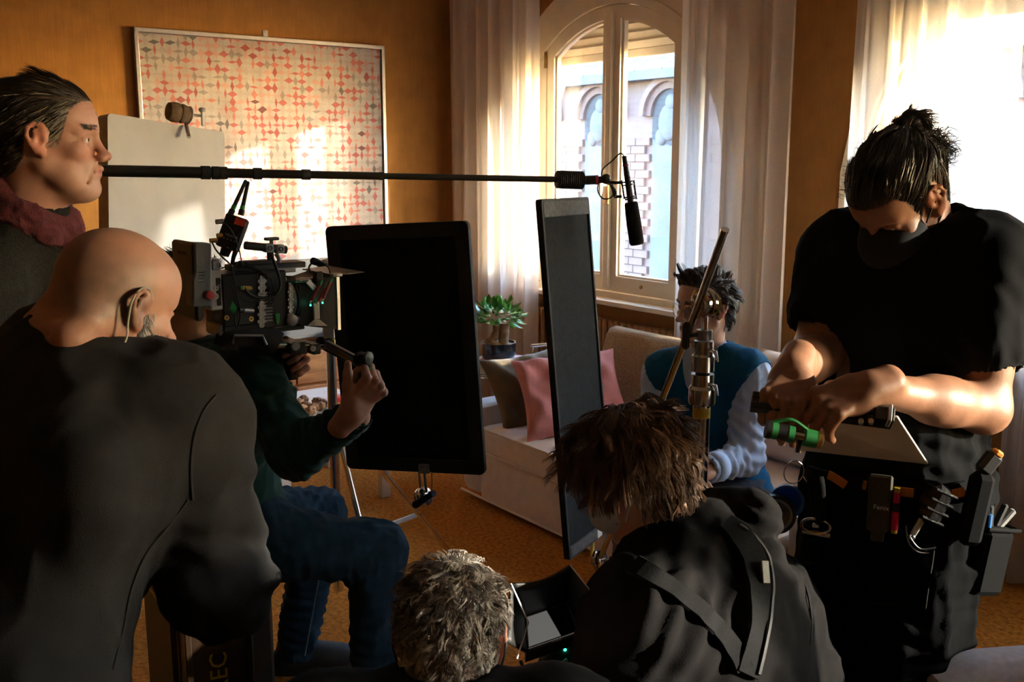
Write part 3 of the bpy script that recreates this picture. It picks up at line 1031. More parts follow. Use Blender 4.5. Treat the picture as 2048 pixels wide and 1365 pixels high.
for k in range(190):
    th_, ph_ = rnd.uniform(0, 6.283), math.acos(rnd.uniform(-.25, 1))
    rr = rnd.uniform(.55, 1.0)
    dirv = Vector((math.sin(ph_) * math.cos(th_), math.sin(ph_) * math.sin(th_), math.cos(ph_)))
    pos = PB + UP * .232 + Vector((dirv.x * .125 * rr, dirv.y * .125 * rr, dirv.z * .085 * rr))
    if leaf_mesh is None:
        lm = MB()
        L_, W_ = .052, .0135
        sec = [(0, .1), (.2, .75), (.45, 1), (.7, .8), (.9, .35), (1, .02)]
        vs, fs = [], []
        for i, (t, w) in enumerate(sec):
            for s_ in (-1, 0, 1):
                vs.append(Vector((s_ * W_ * w, t * L_, .004 * abs(s_) * w - .014 * t * t)))
        for i in range(len(sec) - 1):
            for q in (0, 1):
                a = i * 3 + q
                fs.append((a, a + 1, a + 4, a + 3))
        lm.add(vs, fs)
        lf = lm.build('leaf', M_LEAF, pl, smooth=180)
        leaf_mesh = lf
    else:
        lf = leaf_mesh.copy()
        COL.objects.link(lf)
    out = (dirv + Vector((rnd.uniform(-.5, .5), rnd.uniform(-.5, .5), rnd.uniform(-.9, .35)))).normalized()
    x_, y_, z_ = basis(out, Vector((rnd.uniform(-.4, .4), rnd.uniform(-.4, .4), 1)))
    R = Matrix((x_, out, x_.cross(out))).transposed()
    lf.parent = pl
    lf.matrix_parent_inverse = WORLD[pl.name].inverted()
    s_ = rnd.uniform(.75, 1.25)
    lf.matrix_basis = Matrix.Translation(pos) @ R.to_4x4() @ Matrix.Scale(s_, 4)

# ------------------------------------------------------------------ sideboard and television on the left wall
def wood(name, c1, c2, sc=3.0, st=(1, 6, 6)):
    m = mat(name, c1, .38, var=.06, scale=6, coat=.15)
    nt = m.node_tree
    b = nt.nodes['Principled BSDF']
    tc = nt.nodes.new('ShaderNodeTexCoord'); mp = nt.nodes.new('ShaderNodeMapping')
    mp.inputs['Scale'].default_value = st
    wv = nt.nodes.new('ShaderNodeTexNoise'); wv.inputs['Scale'].default_value = sc; wv.inputs['Detail'].default_value = 6; wv.inputs['Distortion'].default_value = 1.2
    rp = nt.nodes.new('ShaderNodeValToRGB')
    rp.color_ramp.elements[0].position, rp.color_ramp.elements[0].color = .35, (*c1, 1)
    rp.color_ramp.elements[1].position, rp.color_ramp.elements[1].color = .65, (*c2, 1)
    nt.links.new(tc.outputs['Object'], mp.inputs[0]); nt.links.new(mp.outputs[0], wv.inputs['Vector'])
    nt.links.new(wv.outputs['Fac'], rp.inputs[0]); nt.links.new(rp.outputs[0], b.inputs['Base Color'])
    return m
M_CHERRY = wood('cherry_veneer', (0.34, 0.12, 0.04), (0.52, 0.23, 0.08), 3.5, (1, 1.2, 7))
sb = thing('sideboard', (-5.86, 2.75, 0), 'low reddish wooden sideboard under the television', 'sideboard')
MB().box((-5.87, 2.75, .31), (.44, 1.9, .46)).build('body', M_CHERRY, sb, bevel=.004)
for zc, hh in ((.43, .20), (.20, .22)):
    for yc in (2.28, 2.75, 3.22):
        dr = MB().box((-5.64, yc, zc), (.022, .46, hh)).build('drawer', M_CHERRY, sb, bevel=.004)
for y_ in (1.9, 3.6):
    MB().box((-5.72, y_, .04), (.05, .05, .08)).build('foot', M_CHERRY, sb)
    MB().box((-6.02, y_, .04), (.05, .05, .08)).build('foot', M_CHERRY, sb)
tv = thing('television', (-5.82, 2.85, .54), 'flat television with a dark grey screen on the wooden sideboard', 'television')
M_TVB = mat('satin_black_plastic', (.012, .012, .014), .4, var=.1)
MB().box((-5.80, 2.85, .835), (.05, .94, .50)).build('bezel', M_TVB, tv, bevel=.006)
MB().box((-5.772, 2.85, .84), (.004, .90, .46)).build('screen', mat('dark_screen', (.030, .031, .036), .3, var=.03), tv)
MB().box((-5.82, 2.85, .565), (.05, .12, .05)).box((-5.80, 2.85, .547), (.2, .5, .012)).build('stand', M_TVB, tv, bevel=.003)

# ------------------------------------------------------------------ white coffee table, pastries, tin
M_WHITE = mat('white_lacquer', (.74, .72, .70), .35, var=.03)
cx0, cx1, cy0, cy1, cz = -5.0, -4.28, 1.80, 2.44, .45
ct = thing('coffee_table', ((cx0 + cx1) / 2, (cy0 + cy1) / 2, 0), 'low white coffee table in front of the sideboard', 'table')
MB().box(((cx0 + cx1) / 2, (cy0 + cy1) / 2, cz - .02), (cx1 - cx0, cy1 - cy0, .04)).build('table_top', M_WHITE, ct, bevel=.006)
for x_ in (cx0 + .05, cx1 - .05):
    for y_ in (cy0 + .05, cy1 - .05):
        MB().box((x_, y_, (cz - .04) / 2), (.05, .05, cz - .04)).build('leg', M_WHITE, ct, bevel=.004)
pp = PZ(620, 816, cz)
tag(MB().lathe([(.0, .004), (.06, .003), (.075, .006), (.13, .02), (.132, .024), (.125, .022), (.07, .010), (.0, .008)], pp, (0, 0, 1), 32).build('plate', mat('white_porcelain', (.78, .77, .76), .2, var=.02), None, smooth=60), 'round white plate of pastries on the coffee table', 'plate')
M_PAST = mat('chocolate_pastry', (.20, .10, .045), .8, var=.6, scale=55, bump=1, bscale=90)
rnd = random.Random(4)
spots = [(598, 806), (612, 812), (627, 815), (640, 813), (607, 800), (634, 804), (622, 822), (604, 818), (645, 808)]
words_ = ['leftmost pastry on the white plate', 'brown pastry at the left front of the plate', 'pastry at the middle of the white plate', 'pastry right of the middle on the plate', 'pastry at the back left of the plate', 'pastry at the back right of the plate', 'frontmost pastry on the white plate', 'pastry at the near left rim of the plate', 'rightmost pastry on the white plate']
for k, (a, b) in enumerate(spots):
    q = PZ(a, b, cz + .035)
    mb = MB()
    ph = [rnd.uniform(0, 6) for _ in range(4)]
    def fn(u, v):
        t, f = 6.2832 * u, math.pi * v
        r = .027 * (1 + .14 * math.sin(5 * t + ph[0]) * math.sin(f) + .1 * math.sin(7 * f + ph[1]))
        return q + Vector((r * math.sin(f) * math.cos(t), r * math.sin(f) * math.sin(t), r * .85 * math.cos(f)))
    mb.grid(fn, 18, 10, True)
    tag(mb.build('pastry', M_PAST, None, smooth=180), words_[k], 'pastry', 'pastries on the plate')
tp = PZ(682, 822, cz)
tin = thing('biscuit_tin', tp, 'small yellow tin with a red lid on the coffee table', 'tin')
MB().lathe([(.0, 0), (.04, 0), (.042, .004), (.042, .055), (.0, .055)], tp, (0, 0, 1), 24).build('body', mat('yellow_tin', (.70, .42, .04), .35, var=.05), tin, smooth=40)
MB().lathe([(.0, .055), (.044, .055), (.044, .075), (.04, .078), (.0, .078)], tp, (0, 0, 1), 24).build('lid', mat('red_lid', (.55, .03, .03), .35, var=.05), tin, smooth=40)

# ------------------------------------------------------------------ grey armchair at the right front
M_GREYF = weave(mat('pale_grey_fabric', (.46, .43, .44), .9, var=.1, scale=60, spec=.15, bump=.3, bscale=300), 900, .4, .001)
ac = thing('armchair', (P(2060, 1345, 1.98).x, P(2060, 1345, 1.98).y, 0), 'pale grey upholstered armchair at the bottom right corner', 'armchair')
ac_o = P(2060, 1345, 1.98) + VR * -.05 - VF * .10
Mz = rot3('Z', 53.5 + 8)
def chair_box(lo, hi, r, name, material=M_GREYF):
    mb = soft_box(lo, hi, r)
    mb.xform(Matrix.Translation((ac_o.x, ac_o.y, 0)) @ Mz.to_4x4())
    return mb.build(name, material, ac, smooth=60)
chair_box((-.20, -.62, .04), (.62, .10, .30), .03, 'base')
chair_box((-.22, -.02, .10), (.62, .14, .685), .07, 'arm')
chair_box((-.14, -.60, .30), (.50, -.03, .45), .05, 'seat_cushion')
chair_box((.48, -.62, .10), (.66, .12, .86), .06, 'backrest')
chair_box((-.22, -.76, .10), (.62, -.62, .685), .07, 'arm')
# ================================================================== FILM GEAR
M_BLACK = mat('matte_black_metal', (.016, .016, .017), .45, var=.15)
M_RUBBER = mat('black_rubber', (.014, .014, .015), .75, var=.15)
M_FLAG = mat('black_duvetyne', (.009, .0085, .009), .95, var=.25, scale=40, spec=.1, bump=.3, bscale=200)
M_FLAG2 = mat('charcoal_duvetyne', (.016, .0165, .018), .95, var=.2, scale=50, spec=.15, bump=.3, bscale=200)
M_HEM = mat('worn_grey_hem', (.085, .085, .09), .9, var=.3, scale=60)
M_TAPEG = mat('grey_gaffer_tape', (.30, .29, .27), .8, var=.35, scale=90)
M_YEL = mat('yellow_tape', (.55, .40, .02), .5, var=.2)
M_GRN = mat('green_tape', (.03, .33, .09), .6, var=.15)
M_REDT = mat('red_tape', (.75, .07, .03), .6, var=.15)
M_GREYM = mat('grey_anodised', (.30, .30, .305), .4, .6, var=.1)
M_LGREY = mat('light_grey_metal', (.60, .60, .60), .38, .7, var=.1)
M_GOLD = mat('gold_brass', (.55, .36, .12), .3, .95, var=.15)
M_CABLE = mat('black_cable', (.012, .012, .013), .5, var=.1)
M_WHT = mat('white_print', (.75, .75, .73), .6, var=.05)

def rounded(w, h, r, n=5):
    pts = []
    for cx, cy, a0 in ((w - r, r, -90), (w - r, h - r, 0), (r, h - r, 90), (r, r, 180)):
        for i in range(n + 1):
            a = rad(a0 + 90 * i / n)
            pts.append((cx + r * math.cos(a), cy + r * math.sin(a)))
    return pts

def flag(name, TL, TR, BL, th, fabric, hem, hem_w, r, label):
    "cloth flag on a wire frame; the four pixel corners give its plane"
    ux, uy = (TR - TL), (TL - BL)
    w, h = ux.length, uy.length
    ux.normalize()
    uy = (uy - ux * uy.dot(ux)).normalized()
    nz = ux.cross(uy)
    t = thing(name, (BL + TR) / 2 - UP * h / 2, label, 'flag')
    o = BL
    MB().prism(rounded(w - 2 * hem_w * .5, h - 2 * hem_w * .5, max(.004, r - hem_w * .5)), o + ux * hem_w * .5 + uy * hem_w * .5 - nz * th * .25, ux, uy, nz * th * .5).build('fabric', fabric, t, bevel=.001)
    MB().ring(rounded(w, h, r), rounded(w - 2 * hem_w, h - 2 * hem_w, max(.003, r - hem_w)), o - nz * th * .5, ux, uy, nz * th) 
    inner = [(a + hem_w, b + hem_w) for a, b in rounded(w - 2 * hem_w, h - 2 * hem_w, max(.003, r - hem_w))]
    MB().ring(rounded(w, h, r), inner, o - nz * th * .5, ux, uy, nz * th).build('hem', hem, t, bevel=.002)
    return t, o, ux, uy, nz, w, h

# --- big solid flag, held from below
f1, fo, fx, fy, fn_, fw, fh = flag('solid_flag', P(660, 453, 3.18), P(946, 441, 3.02), P(697, 936, 3.18), .022, M_FLAG, M_RUBBER, .045, .018, 'wide black cloth flag upright behind the cinema camera')
pin0 = P(848, 945, 3.09)
MB().box(P(848, 938, 3.055), (.036, .012, .03), frame3(x=fx, y=fn_), .002).build('tape_patch', M_TAPEG, f1)
MB().cyl(pin0 + UP * .02, P(853, 985, 3.10), .005).cyl(P(838, 940, 3.1), P(842, 990, 3.12), .004).build('pin', M_STEEL, f1, smooth=40)
MB().tube([P(863, 945, 3.06), P(864, 962, 3.06), P(863, 982, 3.07)], .003, 6).build('tag_cord', M_YEL, f1)

def grip_head(name, c, axis, label, group, handle=True, handle_dir=None, parent=None, rod=None):
    "round clamp: two serrated discs on a bolt, a centre block and a T handle"
    g = thing(name, c, label, 'clamp', group) if parent is None else parent
    c, a = Vector(c), Vector(axis).normalized()
    MB().lathe([(.0, 0), (.024, 0), (.031, .003), (.031, .010), (.028, .013), (.0, .013)], c - a * .014, a, 28).build('disc', M_STEEL, g, smooth=35)
    MB().lathe([(.0, 0), (.028, 0), (.031, .003), (.031, .010), (.024, .014), (.0, .014)], c + a * .003, a, 28).build('disc', M_STEEL, g, smooth=35)
    MB().cyl(c - a * .03, c + a * .045, .006).build('bolt', M_CHROME, g, smooth=40)
    x, y, _ = basis(a)
    if handle:
        hd = Vector(handle_dir).normalized() if handle_dir is not None else x
        e = c + a * .04
        MB().cyl(e - a * .006, e + a * .012, .011).cyl(e + a * .004, e + a * .004 + hd * .06, .008, .013).ball(e + a * .004 + hd * .062, .013).build('handle', M_RUBBER, g, smooth=50)
    MB().box(c - a * .018, (.02, .034, .012), frame3(x=y, z=a), .004).build('washer', M_CHROME, g)
    return g
grip_head('grip_head', P(847, 994, 3.11), VR * .6 - VF * .5 + UP * .35, 'steel grip clamp with black handle under the wide black flag', None, True, -VR * .85 - UP * .5 - VF * .2)

def vpole(t, px, py0, py1, d, r, material, name='pole', seg=16, base_px=None):
    b = P(px, py0, d)
    zt = P(px, py1, d).z
    return MB().cyl((b.x, b.y, b.z), (b.x, b.y, zt), r, n=seg).build(name, material, t, smooth=40)

# --- tripod stand behind the camera operator
bp = P(666, 830, 3.5)
st1 = thing('light_stand', (bp.x, bp.y, 0), 'chrome tripod light stand with braced legs behind the camera operator', 'light stand')
MB().cyl((bp.x, bp.y, .12), (bp.x, bp.y, P(664, 655, 3.5).z), .0175, n=18).build('lower_tube', M_CHROME, st1, smooth=40)
MB().cyl((bp.x, bp.y, P(664, 655, 3.5).z), (bp.x, bp.y, P(650, 540, 3.5).z), .0145, n=18).build('upper_tube', M_CHROME, st1, smooth=40)
zc_ = P(664, 662, 3.5).z
MB().box((bp.x, bp.y, zc_), (.046, .05, .05), rot3('Z', 53), .006).build('collar', M_LGREY, st1)
MB().cyl((bp.x, bp.y, zc_ - .075), (bp.x, bp.y, zc_ - .032), .0185).build('tape_band', M_YEL, st1, smooth=40)
MB().cyl((bp.x, bp.y, .74), (bp.x, bp.y, .80), .024).build('leg_collar', M_LGREY, st1, smooth=40)
MB().cyl((bp.x, bp.y, .28), (bp.x, bp.y, .32), .024).build('brace_collar', M_LGREY, st1, smooth=40)
leg_end = PZ(905, 1112, 0.015)
d0 = Vector((leg_end.x - bp.x, leg_end.y - bp.y, 0))
for k in range(3):
    R = Matrix.Rotation(rad(120 * k), 3, 'Z')
    dd = R @ d0
    top = Vector((bp.x, bp.y, .77)) + dd.normalized() * .03
    end = Vector((bp.x, bp.y, .015)) + dd
    lg = MB().cyl(top, end, .011, n=12).build('leg', M_CHROME, st1, smooth=40)
    MB().ball(end, .014).build('rubber_foot', M_RUBBER, lg, smooth=60)
    mid = top.lerp(end, .66)
    br0 = Vector((bp.x, bp.y, .30)) + dd.normalized() * .025
    x_ = (mid - br0)
    MB().box((mid + br0) / 2, (x_.length, .006, .02), frame3(x=x_, y=Vector((0, 0, 1)).cross(x_)), .001).build('brace', M_LGREY, st1)
    MB().cyl(mid - UP.cross(dd).normalized() * .012, mid + UP.cross(dd).normalized() * .012, .007).build('rivet', M_STEEL, lg)
grip_head('grip_head', P(652, 536, 3.45), VR * .5 - VF * .8 + UP * .1, 'steel grip clamp on top of the tripod stand behind the lens', None, True, -VR * .9 + UP * .35)

# --- narrow flag and its C-stand
f2, go, gx, gy, gn, gw, gh = flag('narrow_flag', P(1052, 402, 2.76), P(1152, 397, 3.04), P(1134, 1122, 2.76), .020, M_FLAG2, M_RUBBER, .010, .010, 'tall narrow grey-black cutter flag leaning in front of the sofa')
Mg = frame3(x=gx, y=gy)
for (a, b, hh, nm) in ((.5, .972, .045, 'top_hem'), (.5, .02, .032, 'bottom_hem')):
    MB().box(go + gx * gw * a + gy * gh * b, (gw * .95, hh, .023), Mg, .002).build(nm, M_HEM, f2)
MB().box(go + gx * gw * .66 + gy * gh * .028, (gw * .10, .05, .026), Mg, .001).build('tape_patch', M_WHT, f2)
MB().cyl(P(1186, 1062, 2.97), P(1184, 1112, 2.90), .006).build('pin', M_YEL, f2, smooth=40)

cb = P(1403, 820, 2.12)
cs = thing('c_stand', (cb.x, cb.y, 0), 'chrome C-stand with knurled collars in front of the seated actor', 'light stand')
def zp(y, d=2.12, x=1403):
    return P(x, y, d).z
def cyl_z(name, y0, y1, r, material, parent=cs, n=20):
    return MB().cyl((cb.x, cb.y, zp(y0)), (cb.x, cb.y, zp(y1)), r, n=n).build(name, material, parent, smooth=40)
MB().cyl((cb.x, cb.y, .10), (cb.x, cb.y, zp(806)), .0190, n=20).build('lower_tube', M_STEEL, cs, smooth=40)
prof = [(.0, zp(808)), (0.0278, zp(808)), (0.0294, zp(804)), (0.0294, zp(777)), (0.0266, zp(773)), (0.0246, zp(771)), (0.0246, zp(748)), (.0, zp(748))]
MB().lathe(prof, (cb.x, cb.y, 0), (0, 0, 1), 24).build('lower_collar', M_STEEL, cs, smooth=30)
prof = [(.0, zp(742)), (0.0246, zp(742)), (0.0246, zp(712)), (0.0216, zp(708)), (0.0210, zp(682)), (.0, zp(682))]
MB().lathe(prof, (cb.x, cb.y, 0), (0, 0, 1), 24).build('upper_collar', M_STEEL, cs, smooth=30)
cyl_z('middle_tube', 750, 740, .016, M_BLACK)
prof = [(.0, zp(680)), (0.0162, zp(680)), (0.0174, zp(676)), (0.0174, zp(660)), (.0, zp(660))]
MB().lathe(prof, (cb.x, cb.y, 0), (0, 0, 1), 20).build('grip_socket', M_GREYM, cs, smooth=30)
cyl_z('spigot', 662, 632, .007, M_CHROME)
MB().cyl((cb.x, cb.y, zp(834)), (cb.x, cb.y, zp(814)), .0197).build('tape_band', M_YEL, cs, smooth=40)
for (y0, y1) in ((700, 692), (768, 755)):
    w0 = P(1418, y0, 2.11)
    w1 = P(1430, y0 + 4, 2.09)
    w2 = P(1436, y0 + 24, 2.08)
    MB().tube([w0, w1, w2], [.005, .006, .002], 8, flat=.5).build('wing_screw', M_LGREY, cs, smooth=60)
tk = P(1372, 672, 2.09)
MB().cyl(P(1398, 669, 2.12), P(1380, 671, 2.10), .005).box(tk, (.016, .014, .06), rot3('Z', 53.5), .006).build('t_handle', M_BLACK, cs)
for k in range(3):
    a = rad(20 + 120 * k)
    dd = Vector((math.cos(a), math.sin(a), 0))
    p0 = Vector((cb.x, cb.y, .24 - .05 * k))
    lg = MB().tube([p0 + dd * .01, p0 + dd * .16, Vector((cb.x, cb.y, .02)) + dd * .26, Vector((cb.x, cb.y, .02)) + dd * .45], .0125, 10).build('leg', M_STEEL, cs, smooth=60)
gh1 = P(1408, 606, 2.09)
grip_head('grip_head', gh1, VR * .75 + VF * .45 + UP * .05, 'chrome grip clamp on the C-stand beside the actor face', None, False)
MB().box(P(1397, 612, 2.075), (.020, .012, .055), rot3('Z', 53.5), .005).build('lever', M_CHROME, bpy.data.objects['grip_head.002'])
MB().cyl(P(1412, 608, 2.10), P(1424, 608, 2.112), .0255, n=24).build('yellow_pad', mat('yellow_plastic', (.42, .33, .03), .45, var=.1), bpy.data.objects['grip_head.002'], smooth=40)
arm = thing('gobo_arm', P(1200, 1130, 2.78), 'long chrome gobo arm slanting from the C-stand down to the narrow flag', 'stand arm')
MB().cyl(P(1198, 1125, 2.80), P(1386, 640, 2.08), .0079, n=14).cyl(P(1386, 640, 2.08), P(1449, 463, 1.93), .0079, n=14).build('rod', M_STEEL, arm, smooth=40)
MB().cyl(P(1449, 463, 1.93), P(1450.5, 459, 1.927), .0085, n=14).build('end_cap', M_CHROME, arm, smooth=40)
g3 = grip_head('grip_head', P(1199, 1122, 2.80), VR * .8 - VF * .35 + UP * .2, 'chrome grip clamp at the foot of the narrow flag', None, True, VR * .8 + UP * .6)
MB().box(P(1196, 1145, 2.78), (.018, .016, .075), frame3(x=VR, z=UP * .9 + VR * .25), .004).build('jaw', M_CHROME, g3)

# --- white polystyrene board
M_POLY = mat('white_polystyrene', (.48, .49, .51), .8, var=.06, scale=10, bump=.25, bscale=40, stretch=(1, 1, .4))
M_POLYE = mat('yellowed_polystyrene_edge', (.42, .34, .22), .9, var=.15, scale=20)
b_tl, b_tr, b_bl = P(215, 226, 4.25), P(449, 264, 4.72), P(268, 560, 4.25)
bx_ = (b_tr - b_tl); bw = bx_.length; bx_.normalize()
by_ = (b_tl - b_bl); by_ = (by_ - bx_ * by_.dot(bx_)).normalized()
bn = bx_.cross(by_)
bd = thing('polystyrene_board', b_tl - by_ * 1.25, 'thick white polystyrene bounce board in front of the framed print', 'bounce board')
bh = 1.25
bo = b_tl - by_ * bh
MB().prism(rounded(bw, bh, .02), bo, bx_, by_, -bn * .004).build('white_face', M_POLY, bd)
MB().prism(rounded(bw, bh, .02), bo - bn * .004, bx_, by_, -bn * .07).build('edge', M_POLYE, bd)
bdp = P(400, 760, 4.62)
MB().cyl((bdp.x, bdp.y, .0), (bdp.x, bdp.y, .9), .015).build('support_post', M_STEEL, bd, smooth=40)
cl = thing('spring_clamp', P(372, 244, 4.54), 'taped clamp with a steel wing screw on the top edge of the white board', 'clamp')
ca = P(336, 222, 4.50); cb2 = P(386, 232, 4.58)
ax_ = (cb2 - ca)
MB().lathe([(.0, 0), (.038, .002), (.044, .02), (.044, .045), (.036, .046), (.036, .052), (.039, .053), (.044, .064), (.036, .092), (.0, .096)], ca, ax_, 18).build('taped_body', mat('brown_cloth_tape', (.16, .105, .06), .8, var=.35, scale=60, bump=.6), cl, smooth=40)
MB().lathe([(.0, 0), (.034, 0), (.04, .005), (.034, .011), (.0, .011)], ca + ax_.normalized() * .093, ax_, 18).build('washer', M_LGREY, cl, smooth=40)
MB().cyl(ca + ax_.normalized() * .09, P(404, 232, 4.60), .006).build('screw', M_STEEL, cl, smooth=40)
MB().box(P(406, 234, 4.60), (.016, .016, .08), None, .003).ball(P(404, 220, 4.60), (.02, .016, .011)).build('wing', M_LGREY, cl, smooth=40)
MB().cyl(P(372, 248, 4.54), P(378, 275, 4.50), .009).build('jaw', M_STEEL, cl, smooth=40)

# --- boom pole and microphone
bm = thing('boom_pole', P(650, 345, 2.6), 'black telescopic boom pole reaching across the room to a microphone', 'boom pole')
def bpnt(t):
    return P(120 + (1112 - 120) * t, 340.0 + 19 * t, 2.42 + .55 * t)
def tb(px):
    return (px - 120) / (1112 - 120)
M_BOOM = mat('carbon_black', (.012, .011, .009), .28, var=.1)
segs = [(-420, 402, .0146), (402, 518, .0125), (518, 620, .0115), (620, 764, .0105), (764, 1120, .0088)]
for a, b, r in segs:
    MB().cyl(bpnt(tb(a)), bpnt(tb(b)), r, n=18).build('pole_section', M_BOOM, bm, smooth=40)
for a, b, r in ((402, 420, .0172), (424, 438, .0168), (440, 454, .0162), (507, 523, .0152), (604, 620, .014), (758, 766, .0112)):
    MB().cyl(bpnt(tb(a)), bpnt(tb(b)), r, n=18).build('locking_collar', M_RUBBER, bm, smooth=40)
e0, e1 = P(1112, 359, 2.97), P(1164, 361, 3.0)
eax = (e1 - e0)
prof = [(.0, 0), (.018, .001)]
L_ = eax.length
for k in range(13):
    h = L_ * (.04 + .92 * k / 12)
    prof += [(.0245, h), (.027, h + L_ * .028), (.0245, h + L_ * .05)]
prof += [(.018, L_ * 1.02), (.0, L_ * 1.02)]
MB().lathe(prof, e0, eax, 20).build('coiled_cable', mat('ribbed_rubber', (.022, .019, .018), .6, var=.3), bm, smooth=60)
mic = thing('shotgun_microphone', P(1262, 410, 3.05), 'black shotgun microphone with foam windscreen in a shock mount', 'microphone')
d_ = 3.04
MB().cyl(P(1164, 361, d_), P(1192, 360, d_), .0135).build('tip_adapter', M_BLACK, mic, smooth=40)
MB().cyl(P(1191, 360, d_), P(1196, 360, d_), .0142).build('pink_ring', mat('magenta_band', (.45, .03, .12), .5), mic, smooth=40)
MB().cyl(P(1196, 360, d_), P(1212, 359, d_), .0105).ball(P(1212, 358, d_), .015).build('swivel', M_BLACK, mic, smooth=50)
MB().tube(spline([P(1208, 366, d_), P(1222, 370, d_), P(1232, 384, d_), P(1230, 394, d_)]), .0065, 8, flat=.5).build('yoke', M_GREYM, mic, smooth=60)
MB().tube(spline([P(1230, 394, d_), P(1226, 380, d_), P(1222, 366, d_), P(1232, 366, d_)]), .005, 8).build('yoke', M_BLACK, mic, smooth=60)
for y_ in (366, 394):
    MB().tube([P(1229, y_, d_), P(1244, y_ - 1, d_)], .0045, 8).build('mount_arm', M_BLACK, mic, smooth=60)
ma, mb_ = P(1249, 318, d_), P(1274, 490, d_)
md = (mb_ - ma).normalized()
def mp(py):
    t = (py - 318) / (490 - 318)
    return ma.lerp(mb_, t)
MB().cyl(mp(312), mp(346), .0070, .0090).build('connector', M_BLACK, mic, smooth=40)
MB().cyl(mp(329), mp(332), .0098).build('pink_band', MATS['magenta_band'], mic, smooth=40)
MB().cyl(mp(345), mp(408), .0095).build('mic_body', M_BLACK, mic, smooth=40)
for y_ in (362, 368, 392, 396):
    MB().cyl(mp(y_), mp(y_ + 2.5), .0175).build('suspension_ring', M_BLACK, mic, smooth=40)
for s_ in (-1, 1):
    MB().cyl(mp(360) + VR * s_ * .018, mp(398) + VR * s_ * .018, .003).build('suspension_bar', M_BLACK, mic)
M_FOAM = mat('black_foam', (.018, .0165, .016), .95, var=.35, scale=160, bump=.8, bscale=420, spec=.1)
f0, f1_ = mp(404), mp(491)
FL = (f1_ - f0).length
MB().lathe([(.0, 0), (.017, 0), (.0205, .005), (.0222, FL * .5), (.0222, FL * .93), (.019, FL * .985), (.0, FL)], f0, md, 24).build('windscreen', M_FOAM, mic, smooth=60)
MB().tube(spline([P(1203, 352, d_), P(1206, 338, d_), P(1224, 322, d_), P(1240, 307, d_), P(1248, 312, d_)]), .0022, 6).build('cable', M_CABLE, mic, smooth=60)
MB().tube(spline([P(1203, 356, d_), P(1195, 378, d_), P(1205, 397, d_), P(1222, 395, d_), P(1228, 380, d_), P(1218, 364, d_), P(1206, 362, d_)]), .0022, 6).build('cable', M_CABLE, mic, smooth=60)

# ------------------------------------------------------------------ cinema camera on a shoulder rig
TH = rad(38)
RA = VR * math.cos(TH) + VF * math.sin(TH)        # along the lens
RC = VR * math.sin(TH) - VF * math.cos(TH)        # towards the viewer's side of the body
RO = P(505, 575, 2.55)
RM = Matrix((RA, RC, UP)).transposed()            # columns: along, side, up
RM = Matrix((RA, -RC, UP)).transposed()           # right-handed: along, inward, up

def RG(px, py, c=0.0):
    "pixel on the plane of the rig that lies c nearer to the viewer than its centre plane"
    v, f = ray(px, py)
    o = Vector((0, 0, CAM_H))
    t = (RO + RC * c - o).dot(RC) / v.dot(RC)
    return o + v * t

def rbox(mb, x0, y0, x1, y1, c0, c1, r=.003):
    "box whose near face (at depth c1) covers the given pixel rectangle"
    a, b = RG(x0, (y0 + y1) / 2, c1), RG(x1, (y0 + y1) / 2, c1)
    m = (a + b) / 2
    xm_ = (x0 + x1) / 2
    zt, zb = RG(xm_, y0, c1).z, RG(xm_, y1, c1).z
    ln = (b - a).dot(RA)
    ctr = m + RC * ((c0 - c1) / 2)
    ctr.z = (zt + zb) / 2
    mb.box(ctr, (abs(ln), abs(c1 - c0), abs(zt - zb)), RM, r)
    return mb

rig = thing('cinema_camera', RG(505, 655, 0) , 'black cinema camera on a shoulder rig with cables, battery and matte box', 'camera')
# battery: rear block, grey stepped side
bt = MB()
rbox(bt, 388, 486, 404, 644, -.115, .03, .006)
bt.build('battery', M_TVB, rig)
M_BATG = mat('battery_grey_plastic', (.095, .10, .11), .45, var=.06)
sidepts = [(389, 486), (424, 487), (424, 545), (424, 615), (386, 614), (386, 560), (391, 545)]
bp3 = [RG(x, y, .035) for x, y in sidepts]
MB().add([p - RC * .05 for p in bp3] + bp3, [tuple(range(7)), tuple(range(13, 6, -1))] + [(i, 7 + i, 7 + (i + 1) % 7, (i + 1) % 7) for i in range(7)]).build('battery_side', M_BATG, rig, bevel=.004)
for k in range(4):
    rbox(MB(), 398, 544 + k * 6, 410, 546 + k * 6, .03, .037, .0005).build('battery_vent', M_BLACK, rig)
# rear face carrying the printed badges
rear_n = -RA
rf = RG(388, 520, .03)
def on_rear(u, v):   # u to the right as seen from behind, v up
    return rf + rear_n * .002 + (-RC) * (.072 - u) + UP * v
MR = Matrix((RC, UP, -RA)).transposed()
badge = MB().prism([(-.028, .008), (.028, .008), (.028, -.010), (0, -.016), (-.028, -.010)], on_rear(0, .012), RC, UP, rear_n * .001)
badge.build('battery_badge', mat('copper_foil', (.36, .23, .15), .4, .6, var=.25), rig)
text_mesh('badge_lettering', 'BLUESHAPE', .0115, M_BLACK, on_rear(0, .012) + rear_n * .0014, MR, rig, .0002)
text_mesh('battery_lettering', 'REC', .024, MATS['copper_foil'], on_rear(0, -.017), MR, rig, .0003)
